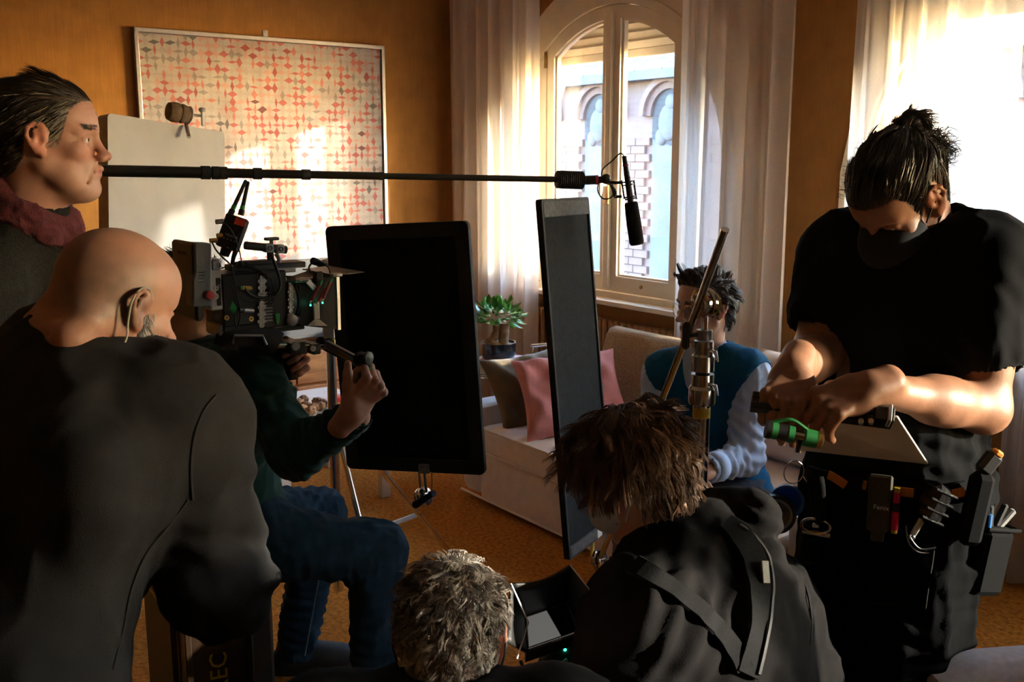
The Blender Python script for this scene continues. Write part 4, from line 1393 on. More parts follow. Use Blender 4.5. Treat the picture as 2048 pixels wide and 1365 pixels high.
# battery plate with ports
rbox(MB(), 420, 518, 444, 622, -.06, .02, .003).build('battery_plate', M_LGREY, rig)
rbox(MB(), 433, 556, 442, 612, .0, .0215, .001).build('plate_slot', M_BLACK, rig)
rbox(MB(), 424, 520, 440, 541, .0, .024, .003).build('port_block', M_GREYM, rig)
for (x, y, r, m) in ((436, 531, .006, M_BLACK), (432, 577, .0055, M_LGREY), (430, 593, .008, M_LGREY), (437, 572, .004, M_GREYM)):
    c0_ = RG(x, y, .02)
    MB().lathe([(r * .55, 0), (r * .55, .004), (r, .004), (r, 0)], c0_, RC, 16).lathe([(.0, 0), (r * .5, 0), (r * .5, .001), (0, .001)], c0_, RC, 12).build('port', m, rig, smooth=30)
MB().lathe([(.0, 0), (.010, 0), (.011, .005), (.010, .014), (.0, .015)], RG(417, 590, .032), RC, 16).build('red_button', mat('red_rubber', (.42, .03, .03), .5), rig, smooth=40)
# camera body
rbox(MB(), 444, 545, 575, 660, -.10, .015, .004).build('body', M_BLACK, rig)
rbox(MB(), 446, 548, 520, 652, .0, .019, .003).build('side_panel', M_TVB, rig)
rbox(MB(), 438, 650, 470, 672, -.08, .01, .003).build('rear_foot', M_GREYM, rig)
for k in range(10):
    y = 585 + k * 6.2
    rbox(MB(), 528, y, 546, y + 2.4, .0, .023, .0005).build('cooling_fin', M_GREYM, rig)
# cheese plates: drilled strips
def cheese(x, y0, y1, c, n, w=.0115, mat_=M_LGREY):
    a, b = RG(x, y0, c), RG(x, y1, c)
    s = MB()
    for i in range(n):
        p = a.lerp(b, (i + .5) / n)
        big = i % 2 == 0
        r = w * (.62 if big else .5)
        s.lathe([(r * .55, 0), (r * .55, .003), (r, .003), (r, 0)], p, RC, 14)
        if not big:
            for q in (-1, 1):
                s.lathe([(r * .4, 0), (r * .4, .003), (r * .8, .003), (r * .8, 0)], p + RA * q * w * .62, RC, 10)
    s.build('cheese_plate', mat_, rig, smooth=30)
cheese(524, 553, 598, .026, 7)
cheese(523, 604, 654, .026, 7)
cheese(581, 572, 634, .02, 8, .009)
rbox(MB(), 578, 566, 585, 650, .0, .019, .002).build('side_strip', M_GREYM, rig)
MB().lathe([(.0, 0), (.013, 0), (.015, .004), (.015, .010), (.009, .012), (.0, .012)], RG(582, 640, .018), RC, 24).build('rosette', M_GREYM, rig, smooth=30)
# top plate, rails and handle
rbox(MB(), 470, 528, 612, 540, -.07, .0, .002).build('top_plate', M_BLACK, rig)
rbox(MB(), 488, 522, 545, 531, -.05, -.01, .002).build('top_riser', M_BLACK, rig)
rbox(MB(), 555, 532, 592, 546, -.03, .0, .002).build('front_riser', M_GREYM, rig)
hb0, hb1 = RG(490, 491, -.02), RG(572, 500, -.02)
MB().cyl(hb0, hb1, .0105, n=16).build('top_handle', M_BLACK, rig, smooth=40)
for x, y in ((536, 496), (558, 498)):
    q = RG(x, y, -.02)
    MB().box(q, (.022, .024, .023), RM, .002).build('handle_clamp', M_GREYM, rig)
    MB().lathe([(.004, 0), (.004, .003), (.0065, .003), (.0065, 0)], q + RC * .0115, RC, 14).build('clamp_ring', M_BLACK, rig)
MB().box(RG(543, 489, -.02), (.008, .008, .022), RM).box(RG(543, 478, -.02), (.036, .02, .008), RM, .002).build('cold_shoe', M_BLACK, rig)
qa, qb = RG(541, 504, -.02), RG(541, 530, -.02)
MB().box((qa + qb) / 2, (.016, .014, (qa - qb).length), RM, .003).build('handle_post', M_BLACK, rig)
MB().tube(spline([RG(552, 508, -.02), RG(558, 518, -.02), RG(556, 530, -.02)]), .006, 8).build('handle_brace', M_GREYM, rig, smooth=50)
# transmitter with two antennas
ta, tb_ = RG(478, 433, 0), RG(455, 498, 0)
tz = (ta - tb_).normalized()
tx = (VR + VF * .1 - tz * (VR + VF * .1).dot(tz)).normalized()
tM = frame3(x=tx, z=tz)
tc_ = RG(465, 466, 0)
tt = thing('video_transmitter', tb_, 'small black wireless video transmitter with twin antennas above the camera', 'transmitter')
MB().box(tc_, (.056, .03, .085), tM, .003).build('housing', M_BLACK, tt)
tn = tM @ Vector((0, -1, 0))
MB().box(tc_ + tM @ Vector((.012, -.0155, .030)), (.026, .002, .018), tM).build('red_tape', M_REDT, tt)
text_mesh('lettering', 'TERADEK', .008, M_WHT, tc_ + tM @ Vector((.004, -.0158, -.010)), Matrix((tM.col[0], tM.col[2], tn)).transposed(), tt, .0002)
for k in range(4):
    MB().box(tc_ + tM @ Vector((-.012 + k * .009, -.0157, -.02)), (.0025, .001, .0025), tM).build('indicator', M_WHT, tt)
for k in range(5):
    MB().box(tc_ + tM @ Vector((-.02 + k * .010, -.0153, .008)), (.0025, .003, .03), tM @ rot3('Y', 20)).build('cooling_rib', M_RUBBER, tt)
for (x0, y0, x1, y1) in ((465, 420, 491, 363), (484, 420, 496, 366)):
    a, b = RG(x0, y0, 0), RG(x1, y1, 0)
    MB().cyl(a, b, .0055, .0045).ball(b, .0045).build('antenna', M_RUBBER, tt, smooth=50)
    MB().cyl(a.lerp(b, .02), a.lerp(b, .16), .0062).build('antenna_band', M_GRN, tt, smooth=50)
    MB().cyl(a - (b - a).normalized() * .014, a, .008).build('antenna_base', M_BLACK, tt, smooth=50)
MB().cyl(RG(454, 495, 0), RG(448, 512, 0), .014, .012).build('mount_post', M_BLACK, tt, smooth=40)
for (x0, y0, x1, y1, m) in ((446, 443, 432, 444, M_GREYM), (444, 471, 434, 472, M_GOLD), (434, 481, 420, 482, M_GOLD)):
    MB().cyl(RG(x0, y0, .005), RG(x1, y1, .005), .006).build('connector', m, tt, smooth=40)
# levers and small fittings
MB().tube([RG(464, 530, .0), RG(467, 515, .0), RG(471, 504, .0)], [.005, .006, .007], 8).build('lock_lever', M_RUBBER, rig, smooth=50)
MB().cyl(RG(502, 577, .02), RG(484, 576, .03), .0055).build('yellow_connector', mat('yellow_connector', (.55, .33, .02), .4), rig, smooth=40)
MB().cyl(RG(484, 576, .03), RG(480, 576, .032), .004).build('connector_tip', M_GRN, rig, smooth=40)
MB().cyl(RG(505, 622, .018), RG(486, 621, .03), .0068).build('side_connector', M_GREYM, rig, smooth=40)
MB().cyl(RG(486, 621, .03), RG(478, 620, .034), .005).build('side_connector', M_BLACK, rig, smooth=40)
for (x, y) in ((502, 638), (453, 636)):
    MB().lathe([(.003, 0), (.003, .003), (.0065, .003), (.0065, 0)], RG(x, y, .019), RC, 14).build('port', M_GOLD, rig)
def tape_quad(pts, c, material, nm):
    q = [RG(x, y, c) for x, y in pts]
    MB().add(q + [p - RC * .001 for p in q], [(0, 1, 2, 3), (7, 6, 5, 4), (0, 4, 5, 1), (1, 5, 6, 2), (2, 6, 7, 3), (3, 7, 4, 0)]).build(nm, material, rig)
tape_quad([(465, 602), (474, 616), (470, 632), (460, 618)], .0205, M_GRN, 'green_tape')
tape_quad([(551, 628), (560, 627), (559, 646), (554, 650)], .024, M_GRN, 'green_tape')
MB().box(RG(433, 634, .012), (.012, .002, .016), RM, .0005).build('rear_led_panel', M_BLACK, rig)
# lens
lx0, lx1 = RG(565, 600, -.045), RG(600, 598, -.045)
MB().lathe([(.0, 0), (.045, 0), (.048, .01), (.048, .035), (.05, .04), (.05, .06), (.046, .065), (.046, .09), (.0, .09)], RG(556, 600, -.045), RA, 28).build('lens', M_BLACK, rig, smooth=30)
MB().lathe([(.0505, 0), (.0505, .012), (.0515, .012), (.0515, 0)], RG(560, 600, -.045) + RA * .012, RA, 40).build('focus_ring', M_GREYM, rig, smooth=30)
# rod with motor connectors
MB().cyl(RG(566, 560, .0), RG(626, 562, .0), .0085, n=16).build('top_rod', M_STEEL, rig, smooth=40)
MB().cyl(RG(572, 560, .0), RG(588, 560.5, .0), .011, n=16).build('rod_clamp', M_BLACK, rig, smooth=40)
# matte box
mx0, mx1, my0, my1 = 604, 679, 551, 660
MB_ = MB()
pts_t = RG(mx1, my0, .02); pts_b = RG(mx1, my1, .02)
zt_, zb_ = pts_t.z, pts_b.z
back_a, front_a = (RG(mx0, 600, .02) - RO).dot(RA), (RG(mx1, 600, .02) - RO).dot(RA)
def rp(a, c, z):
    return Vector((RO.x, RO.y, 0)) + RA * a + RC * c + UP * z
hz_ = (zt_ + zb_) / 2
hh_ = (zt_ - zb_) / 2
o_b = [(-.125, -hh_ * .72), (.005, -hh_ * .72), (.005, hh_ * .72), (-.125, hh_ * .72)]
o_f = [(-.15, -hh_), (.02, -hh_), (.02, hh_), (-.15, hh_)]
vs = [rp(back_a, c, hz_ + z) for c, z in o_b] + [rp(front_a, c, hz_ + z) for c, z in o_f]
vs2 = [rp(back_a, c * .96 - .002, hz_ + z * .95) for c, z in o_b] + [rp(front_a, c * .97 - .002, hz_ + z * .96) for c, z in o_f]
mm = MB()
mm.add(vs, [(0, 1, 5, 4), (1, 2, 6, 5), (2, 3, 7, 6), (3, 0, 4, 7)])
mm.add(vs2, [(4, 5, 1, 0), (5, 6, 2, 1), (6, 7, 3, 2), (7, 4, 0, 3)])
mm.add(vs + vs2, [(4, 5, 13, 12), (5, 6, 14, 13), (6, 7, 15, 14), (7, 4, 12, 15), (1, 0, 8, 9), (2, 1, 9, 10), (3, 2, 10, 11), (0, 3, 11, 8)])
mm.build('matte_box', M_TVB, rig)
MB().box(rp(front_a - .004, .021, hz_), (.009, .004, hh_ * 2), RM).build('matte_box_edge', M_LGREY, rig)
MB().add([rp(front_a - .02, .025, zt_ + .004), rp(front_a - .02, -.155, zt_ + .004), rp(front_a + .07, -.165, zt_ + .006), rp(front_a + .07, .035, zt_ + .006),
          rp(front_a - .02, .025, zt_ + .001), rp(front_a - .02, -.155, zt_ + .001), rp(front_a + .07, -.165, zt_ + .004), rp(front_a + .07, .035, zt_ + .004)],
         [(0, 3, 2, 1), (4, 5, 6, 7), (0, 4, 7, 3), (3, 7, 6, 2), (2, 6, 5, 1), (1, 5, 4, 0)]).build('top_flap', M_TVB, rig)
MB().box(RG(672, 550, .03), (.03, .02, .01), RM, .002).build('flap_hinge', M_GREYM, rig)
rbox(MB(), 628, 606, 640, 640, .018, .026, .002).build('side_bracket', M_GREYM, rig)
tape_quad([(628, 640), (640, 640), (655, 652), (615, 652)], .0265, M_GREYM, 'side_bracket')
for (x0, y0, x1, y1) in ((640, 570, 622, 602), (652, 578, 636, 604), (660, 566, 646, 598)):
    MB().cyl(RG(x0, y0, .03), RG(x1, y1, .04), .0045).build('motor_plug', mat('red_plug', (.26, .02, .025), .4), rig, smooth=40)
    MB().cyl(RG(x0 + 3, y0 - 8, .028), RG(x0, y0, .03), .0045).build('plug_sleeve', M_GRN, rig, smooth=40)
    MB().cyl(RG(x1, y1, .04), RG(x1 - 2, y1 + 5, .042), .003).build('plug_tip', M_LGREY, rig)
M_LED = emit_mat('green_led', (.02, .8, .35), 2.5)
for x, y in ((621, 611), (645, 606)):
    MB().ball(RG(x, y, .035), .0026).build('status_led', M_LED, rig)
MB().box(RG(636, 555, .01), (.022, .02, .032), RM, .003).build('motor', M_BLACK, rig)
MB().box(RG(622, 570, .022), (.03, .006, .014), RM @ rot3('Y', 45), .001).build('motor_bracket', M_LGREY, rig)
# cables
def cable(pts, r, c=.03, nm='cable', m=M_CABLE):
    MB().tube(spline([RG(*(p if len(p) == 3 else (p[0], p[1], c))) for p in pts], 6), r, 7).build(nm, m, rig, smooth=60)
cable([(424, 484), (432, 500), (445, 515), (462, 532), (468, 560), (474, 590), (480, 616), (480, 640), (474, 655), (470, 645), (470, 630), (478, 619)], .0022)
cable([(446, 444), (462, 460), (476, 492), (484, 528)], .0016)
cable([(488, 575, .03), (500, 590), (520, 596), (545, 594), (558, 580), (560, 560), (550, 530), (542, 510, .0)], .0040)
cable([(440, 560), (455, 565), (470, 580), (485, 598), (500, 606), (520, 606)], .0014)
cable([(622, 545, .01), (618, 535, .01), (628, 524, .01), (645, 525, .01), (658, 536, .01), (661, 552, .01)], .0028)
cable([(590, 566, .02), (596, 590), (598, 610), (594, 630)], .0028)
coil = []
a, b = RG(468, 530, .02), RG(536, 556, .03)
for i in range(110):
    t = i / 109
    ang = i * .95
    base = a.lerp(b, t) + UP * (.012 * math.sin(math.pi * t))
    coil.append(base + RC * .007 * math.cos(ang) + UP * .007 * math.sin(ang))
MB().tube(coil, .0022, 6).build('coiled_cable', M_CABLE, rig, smooth=60)
for k in range(5):
    cable([(536 + k * 2, 552 + k * 2), (545 + k, 562 + k * 6), (540 + k, 580 + k * 7), (534, 590 + k * 5)], .0018)
# shoulder pad, rods and grips
rbox(MB(), 445, 660, 610, 668, -.10, .0, .002).build('base_plate', M_BLACK, rig)
sp = [RG(452, 696, .0), RG(462, 676, .0), RG(492, 671, .0), RG(528, 676, .0), RG(552, 690, .0)]
MB().tube(spline(sp, 6), .017, 10, flat=2.2, hint=RA).build('shoulder_pad', M_RUBBER, rig, smooth=60)
MB().tube([RG(465, 688, .02), RG(468, 672, .02), RG(525, 672, .02), RG(533, 690, .02)], .004, 8).build('pad_bracket', M_GREYM, rig)
for c in (.0, -.06):
    MB().cyl(RG(545, 692, c), RG(668, 694, c), .0085, n=16).build('rod', M_STEEL, rig, smooth=40)
MB().box(RG(580, 692, -.025), (.045, .10, .03), RM, .003).build('rod_block', M_BLACK, rig)
MB().lathe([(.0, 0), (.011, 0), (.013, .003), (.011, .008), (.0, .008)], RG(590, 692, .024), RC, 20).build('block_knob', M_GREYM, rig, smooth=40)
MB().box(RG(617, 694, -.025), (.025, .10, .028), RM, .003).build('rod_block', M_BLACK, rig)
MB().lathe([(.0, 0), (.007, 0), (.008, .008), (.0, .009)], RG(624, 697, .022), RC, 16).build('block_screw', M_GREYM, rig, smooth=40)
MB().lathe([(.0, 0), (.013, 0), (.016, .004), (.016, .012), (.012, .014), (.012, .02), (.0, .02)], RG(636, 686, -.01), RA, 20).build('rosette', M_BLACK, rig, smooth=40)
MB().lathe([(.0, 0), (.010, 0), (.015, .004), (.015, .010), (.011, .014), (.0, .014)], RG(656, 686, .02), RC, 12).build('wing_knob', M_RUBBER, rig, smooth=50)
# handle arm reaching down to the right hand
h0, h1 = P(652, 690, 2.52), P(738, 735, 2.44)
hx = (h1 - h0); hl = hx.length; hx.normalize()
hzv = (UP - hx * UP.dot(hx)).normalized()
hyv = hzv.cross(hx)
HM = Matrix((hx, hyv, hzv)).transposed()
MB().box((h0 + h1) / 2, (hl, .012, .026), HM, .003).build('handle_arm', M_GREYM, rig)
MB().box((h0 + h1) / 2 - hyv * .006 + hzv * .011, (hl, .008, .004), HM, .001).box((h0 + h1) / 2 - hyv * .006 - hzv * .011, (hl, .008, .004), HM, .001).build('arm_flange', M_BLACK, rig)
MB().box(h0.lerp(h1, .42) - hyv * .0068, (.038, .001, .015), HM).build('arm_plate', M_GOLD, rig)
text_mesh('plate_lettering', 'OXCR-1', .011, M_BLACK, h0.lerp(h1, .42) - hyv * .0078, Matrix((hx, hzv, -hyv)).transposed(), rig, .0002)
g0, g1 = P(731, 716, 2.43), P(731, 786, 2.44)
MB().cyl(g0, g1, .0165, .0175, n=16).build('grip', M_RUBBER, rig, smooth=40)
MB().cyl(P(732, 735, 2.43), P(732, 741, 2.43), .0172).build('grip_band', M_GRN, rig, smooth=40)
MB().lathe([(.0, 0), (.012, 0), (.016, .004), (.016, .011), (.0, .013)], P(732, 716, 2.40), VR * .8 - VF * .5, 14).lathe([(.0, 0), (.016, .0), (.02, .006), (.014, .016), (.0, .016)], P(722, 718, 2.43), -VF + VR * .2, 16).build('grip_knob', M_BLACK, rig, smooth=50)
g2, g3_ = P(583, 698, 2.66), P(584, 758, 2.66)
MB().cyl(g2, g3_, .0165, .0175, n=16).build('grip', M_RUBBER, rig, smooth=40)

# ------------------------------------------------------------------ wooden case, director's monitor
M_CASEW = wood('dark_stained_wood', (.016, .008, .004), (.034, .017, .008), 4, (5, 5, .6))
cc = P(425, 1230, 1.84)
CZ = .87
case = thing('wooden_case', (cc.x, cc.y, 0), 'tall dark wooden case with yellow stencilled letters under the leaning man', 'case')
Mc = rot3('Z', 53.5 + 24)
MB().box((cc.x, cc.y, CZ / 2), (.118, .17, CZ), Mc, .004).build('body', M_CASEW, case)
for a_, b_ in ((-1, -1), (1, -1), (1, 1), (-1, 1)):
    MB().box(Vector((cc.x, cc.y, CZ / 2)) + Mc @ Vector((a_ * .056, b_ * .082, 0)), (.012, .012, CZ + .002), Mc, .002).build('corner_edge', M_CASEW, case)
cf = Mc @ Vector((0, -1, 0))
text_mesh('stencil_lettering', 'REC', .047, M_YEL, Vector((cc.x, cc.y, P(430, 1306, 1.75).z - .048)) + cf * .0855 + Mc @ Vector((-.002, 0, 0)), Matrix((UP, -(Mc @ Vector((1, 0, 0))), cf)).transposed(), case, .0006)
# ================================================================== FIGURES: smooth implicit surfaces
def A3(p):
    return np.array((p[0], p[1], p[2]), dtype=np.float64)

class Sdf:
    "smooth union of round cones, ellipsoids and boxes, meshed by surface nets"
    def __init__(self, res):
        self.res = res
        self.it = []

    def rc(self, a, b, ra, rb=None, k=.02, op='u'):
        rb = ra if rb is None else rb
        a, b = A3(a), A3(b)
        lo = np.minimum(a - ra, b - rb)
        hi = np.maximum(a + ra, b + rb)
        self.it.append(('rc', (a, b, ra, rb), lo, hi, k, op))
        return self

    def chain(self, pts, rs, k=.02, op='u'):
        for i in range(len(pts) - 1):
            self.rc(pts[i], pts[i + 1], rs[i], rs[i + 1], k, op)
        return self

    def el(self, c, r, R=None, k=.02, op='u'):
        c = A3(c)
        r = np.array(r if isinstance(r, (tuple, list)) else (r, r, r), dtype=np.float64)
        R = np.array(R if R is not None else Matrix.Identity(3), dtype=np.float64)
        m = r.max()
        e = np.sqrt(((R * r[None, :]) ** 2).sum(axis=1))
        self.it.append(('el', (c, r, R), c - e, c + e, k, op))
        return self

    def bx(self, c, h, R=None, rr=.01, k=.01, op='u'):
        c = A3(c)
        h = np.array(h, dtype=np.float64)
        R = np.array(R if R is not None else Matrix.Identity(3), dtype=np.float64)
        e = np.abs(R * h[None, :]).sum(axis=1)
        self.it.append(('bx', (c, h, R, rr), c - e, c + e, k, op))
        return self

    def cut(self, p, n):
        "remove everything on the side n points to"
        self.it.append(('cut', (A3(p), A3(Vector(n).normalized())), None, None, 0, 's'))
        return self

    @staticmethod
    def dist(kind, a, X, Y, Z):
        if kind == 'rc':
            p, q, ra, rb = a
            d = q - p
            L2 = max(1e-12, float(d @ d))
            t = np.clip(((X - p[0]) * d[0] + (Y - p[1]) * d[1] + (Z - p[2]) * d[2]) / L2, 0, 1)
            return np.sqrt((X - p[0] - t * d[0]) ** 2 + (Y - p[1] - t * d[1]) ** 2 + (Z - p[2] - t * d[2]) ** 2) - (ra + (rb - ra) * t)
        if kind == 'el':
            c, r, R = a
            x, y, z = X - c[0], Y - c[1], Z - c[2]
            u = (x * R[0, 0] + y * R[1, 0] + z * R[2, 0]) / r[0]
            v = (x * R[0, 1] + y * R[1, 1] + z * R[2, 1]) / r[1]
            w = (x * R[0, 2] + y * R[1, 2] + z * R[2, 2]) / r[2]
            k0 = np.sqrt(u * u + v * v + w * w) + 1e-9
            k1 = np.sqrt((u / r[0]) ** 2 + (v / r[1]) ** 2 + (w / r[2]) ** 2) + 1e-9
            return k0 * (k0 - 1) / k1
        if kind == 'bx':
            c, h, R, rr = a
            x, y, z = X - c[0], Y - c[1], Z - c[2]
            u = np.abs(x * R[0, 0] + y * R[1, 0] + z * R[2, 0]) - (h[0] - rr)
            v = np.abs(x * R[0, 1] + y * R[1, 1] + z * R[2, 1]) - (h[1] - rr)
            w = np.abs(x * R[0, 2] + y * R[1, 2] + z * R[2, 2]) - (h[2] - rr)
            return np.sqrt(np.maximum(u, 0) ** 2 + np.maximum(v, 0) ** 2 + np.maximum(w, 0) ** 2) + np.minimum(np.maximum(u, np.maximum(v, w)), 0) - rr
        if kind == 'cut':
            p, n = a
            return (X - p[0]) * n[0] + (Y - p[1]) * n[1] + (Z - p[2]) * n[2]

    def mesh(self):
        res = self.res
        ups = [i for i in self.it if i[5] == 'u']
        lo = np.min([i[2] for i in ups], axis=0) - 4 * res
        hi = np.max([i[3] for i in ups], axis=0) + 4 * res
        n = np.ceil((hi - lo) / res).astype(int) + 1
        F = np.full(n, .08, dtype=np.float32)
        ax = [lo[i] + res * np.arange(n[i]) for i in range(3)]
        for kind, a, l, h, k, op in self.it:
            if l is None:
                s0, s1 = np.zeros(3, int), n
            else:
                pad = k + 3 * res
                s0 = np.clip(((l - pad - lo) / res).astype(int), 0, n)
                s1 = np.clip(np.ceil((h + pad - lo) / res).astype(int) + 1, 0, n)
            if np.any(s1 <= s0):
                continue
            X = ax[0][s0[0]:s1[0]][:, None, None]
            Y = ax[1][s0[1]:s1[1]][None, :, None]
            Z = ax[2][s0[2]:s1[2]][None, None, :]
            d = self.dist(kind, a, X, Y, Z)
            sl = (slice(s0[0], s1[0]), slice(s0[1], s1[1]), slice(s0[2], s1[2]))
            f = F[sl]
            if op == 'u':
                if k > 0:
                    hh = np.maximum(k - np.abs(f - d), 0) / k
                    F[sl] = np.minimum(f, d) - hh * hh * k * .25
                else:
                    F[sl] = np.minimum(f, d)
            else:
                e = d if kind == 'cut' else -d
                if k > 0:
                    hh = np.maximum(k - np.abs(f - e), 0) / k
                    F[sl] = np.maximum(f, e) + hh * hh * k * .25
                else:
                    F[sl] = np.maximum(f, e)
        return nets(F, lo, res)

def nets(F, lo, res):
    S_ = F < 0
    c = np.zeros(np.array(F.shape) - 1, dtype=np.int8)
    for dx in (0, 1):
        for dy in (0, 1):
            for dz in (0, 1):
                c += S_[dx:F.shape[0] - 1 + dx, dy:F.shape[1] - 1 + dy, dz:F.shape[2] - 1 + dz]
    act = (c > 0) & (c < 8)
    I = np.argwhere(act)
    if len(I) == 0:
        return np.zeros((0, 3)), np.zeros((0, 4), int)
    idx = np.full(c.shape, -1, dtype=np.int32)
    idx[act] = np.arange(len(I))
    acc = np.zeros((len(I), 3))
    cnt = np.zeros(len(I))
    corners = [(x, y, z) for x in (0, 1) for y in (0, 1) for z in (0, 1)]
    for a in corners:
        for b in corners:
            if sum(abs(a[i] - b[i]) for i in range(3)) != 1 or a > b:
                continue
            fa = F[I[:, 0] + a[0], I[:, 1] + a[1], I[:, 2] + a[2]]
            fb = F[I[:, 0] + b[0], I[:, 1] + b[1], I[:, 2] + b[2]]
            m = (fa < 0) != (fb < 0)
            t = np.where(m, fa / np.where(m, fa - fb, 1), 0)
            p = np.array(a)[None, :] + t[:, None] * (np.array(b) - np.array(a))[None, :]
            acc += p * m[:, None]
            cnt += m
    V = lo[None, :] + res * (I + acc / cnt[:, None])
    Q = []
    for ax in range(3):
        o = [0, 0, 0]
        o[ax] = 1
        n0 = [F.shape[i] - o[i] for i in range(3)]
        A = S_[:n0[0], :n0[1], :n0[2]]
        B = S_[o[0]:o[0] + n0[0], o[1]:o[1] + n0[1], o[2]:o[2] + n0[2]]
        E = np.argwhere(A != B)
        b, d = (ax + 1) % 3, (ax + 2) % 3
        ok = (E[:, b] > 0) & (E[:, d] > 0) & (E[:, b] < c.shape[b]) & (E[:, d] < c.shape[d])
        E = E[ok]
        def at(sb, sd):
            e = E.copy()
            e[:, b] += sb
            e[:, d] += sd
            return idx[e[:, 0], e[:, 1], e[:, 2]]
        q = np.stack([at(-1, -1), at(0, -1), at(0, 0), at(-1, 0)], axis=1)
        inside = A[E[:, 0], E[:, 1], E[:, 2]]
        q[~inside] = q[~inside][:, ::-1]
        Q.append(q[(q >= 0).all(axis=1)])
    return V, np.concatenate(Q)

def normals(V, Q):
    n = np.zeros_like(V)
    f = np.cross(V[Q[:, 2]] - V[Q[:, 0]], V[Q[:, 3]] - V[Q[:, 1]])
    for i in range(4):
        np.add.at(n, Q[:, i], f)
    return n / (np.linalg.norm(n, axis=1)[:, None] + 1e-12)

def smooth_mesh(V, Q, it=1, lam=.5):
    for _ in range(it):
        s = np.zeros_like(V)
        w = np.zeros(len(V))
        for i in range(4):
            j = (i + 1) % 4
            np.add.at(s, Q[:, i], V[Q[:, j]])
            np.add.at(s, Q[:, j], V[Q[:, i]])
            np.add.at(w, Q[:, i], 1)
            np.add.at(w, Q[:, j], 1)
        V = V + lam * (s / w[:, None] - V)
    return V

def vnoise(P_, seed=0):
    "smooth value noise in -1..1"
    i = np.floor(P_).astype(np.int64)
    f = P_ - i
    f = f * f * (3 - 2 * f)
    out = np.zeros(len(P_))
    for dx in (0, 1):
        for dy in (0, 1):
            for dz in (0, 1):
                h = ((i[:, 0] + dx) * 73856093) ^ ((i[:, 1] + dy) * 19349663) ^ ((i[:, 2] + dz) * 83492791) ^ (seed * 2654435761)
                h = (h ^ (h >> 13)) * 1274126177
                h = (h ^ (h >> 16)) & 0xffff
                w = (f[:, 0] if dx else 1 - f[:, 0]) * (f[:, 1] if dy else 1 - f[:, 1]) * (f[:, 2] if dz else 1 - f[:, 2])
                out += w * (h / 32767.5 - 1)
    return out

def wrinkle(V, Q, amp, scale, seed=0, axis=None, folds=()):
    "cloth creases: ridged noise pulled along axis, and bunched folds round a joint"
    N = normals(V, Q)
    P_ = V.copy() * scale * 1.4
    if axis is not None:
        a = A3(Vector(axis).normalized())
        P_ -= (.72 * (P_ @ a))[:, None] * a[None, :]
    w = vnoise(P_ + 2 * vnoise(P_ * .5, seed + 5)[:, None] * .5, seed)
    r = (1 - np.abs(w)) ** 2 - .45
    r += .45 * ((1 - np.abs(vnoise(P_ * 2.1, seed + 1))) ** 2 - .45)
    d = amp * r
    for (p, radius, ax, freq, am) in folds:
        p = A3(p)
        a = A3(Vector(ax).normalized())
        rel = V - p
        t = rel @ a
        g = np.exp(-(rel ** 2).sum(axis=1) / (radius * radius))
        d = d + .8 * am * g * np.sin(2.3 * freq * t + 2.6 * vnoise(V * 14, seed + 9))
    return V + N * d[:, None]

def np_mesh(name, parts, material, parent=None, label=None, cols=None, smooth_deg=180):
    "one mesh object from a list of (V, Q)"
    vs, qs, o = [], [], 0
    for V, Q in parts:
        vs.append(V)
        qs.append(Q + o)
        o += len(V)
    V, Q = np.concatenate(vs), np.concatenate(qs)
    me = bpy.data.meshes.new(name)
    me.vertices.add(len(V))
    me.vertices.foreach_set('co', V.astype(np.float32).ravel())
    nl = Q.shape[1]
    me.loops.add(len(Q) * nl)
    me.loops.foreach_set('vertex_index', Q.astype(np.int32).ravel())
    me.polygons.add(len(Q))
    me.polygons.foreach_set('loop_start', np.arange(0, len(Q) * nl, nl, dtype=np.int32))
    me.polygons.foreach_set('use_smooth', np.ones(len(Q), dtype=bool))
    me.update(calc_edges=True)
    me.validate()
    me.materials.append(material)
    if cols is not None:
        at = me.color_attributes.new('col', 'FLOAT_COLOR', 'POINT')
        C = np.ones((len(V), 4), dtype=np.float32)
        C[:, :3] = np.concatenate(cols)
        at.data.foreach_set('color', C.ravel())
    return finish(name, me, parent, label=label)

# ------------------------------------------------------------------ local spaces
class Space:
    "adds primitives given in local coordinates to an Sdf"
    def __init__(self, s, T):
        self.s, self.T, self.R = s, T, T.to_3x3()
    def p(self, c):
        return self.T @ Vector(c)
    def rc(self, a, b, ra, rb=None, k=.012, op='u'):
        self.s.rc(self.p(a), self.p(b), ra, rb, k, op)
    def el(self, c, r, k=.012, op='u', rot=None):
        self.s.el(self.p(c), r, self.R @ rot if rot is not None else self.R, k, op)
    def bx(self, c, h, rr, k=.01, op='u', rot=None):
        self.s.bx(self.p(c), h, self.R @ rot if rot is not None else self.R, rr, k, op)
    def chain(self, pts, rs, k=.012, op='u'):
        self.s.chain([self.p(p) for p in pts], rs, k, op)

def head_frame(origin, forward, up=None):
    f = Vector(forward).normalized()
    u = Vector(up) if up is not None else Vector((0, 0, 1))
    u = (u - f * u.dot(f)).normalized()
    r = f.cross(u)
    return Matrix.Translation(Vector(origin)) @ Matrix((r, f, u)).transposed().to_4x4()

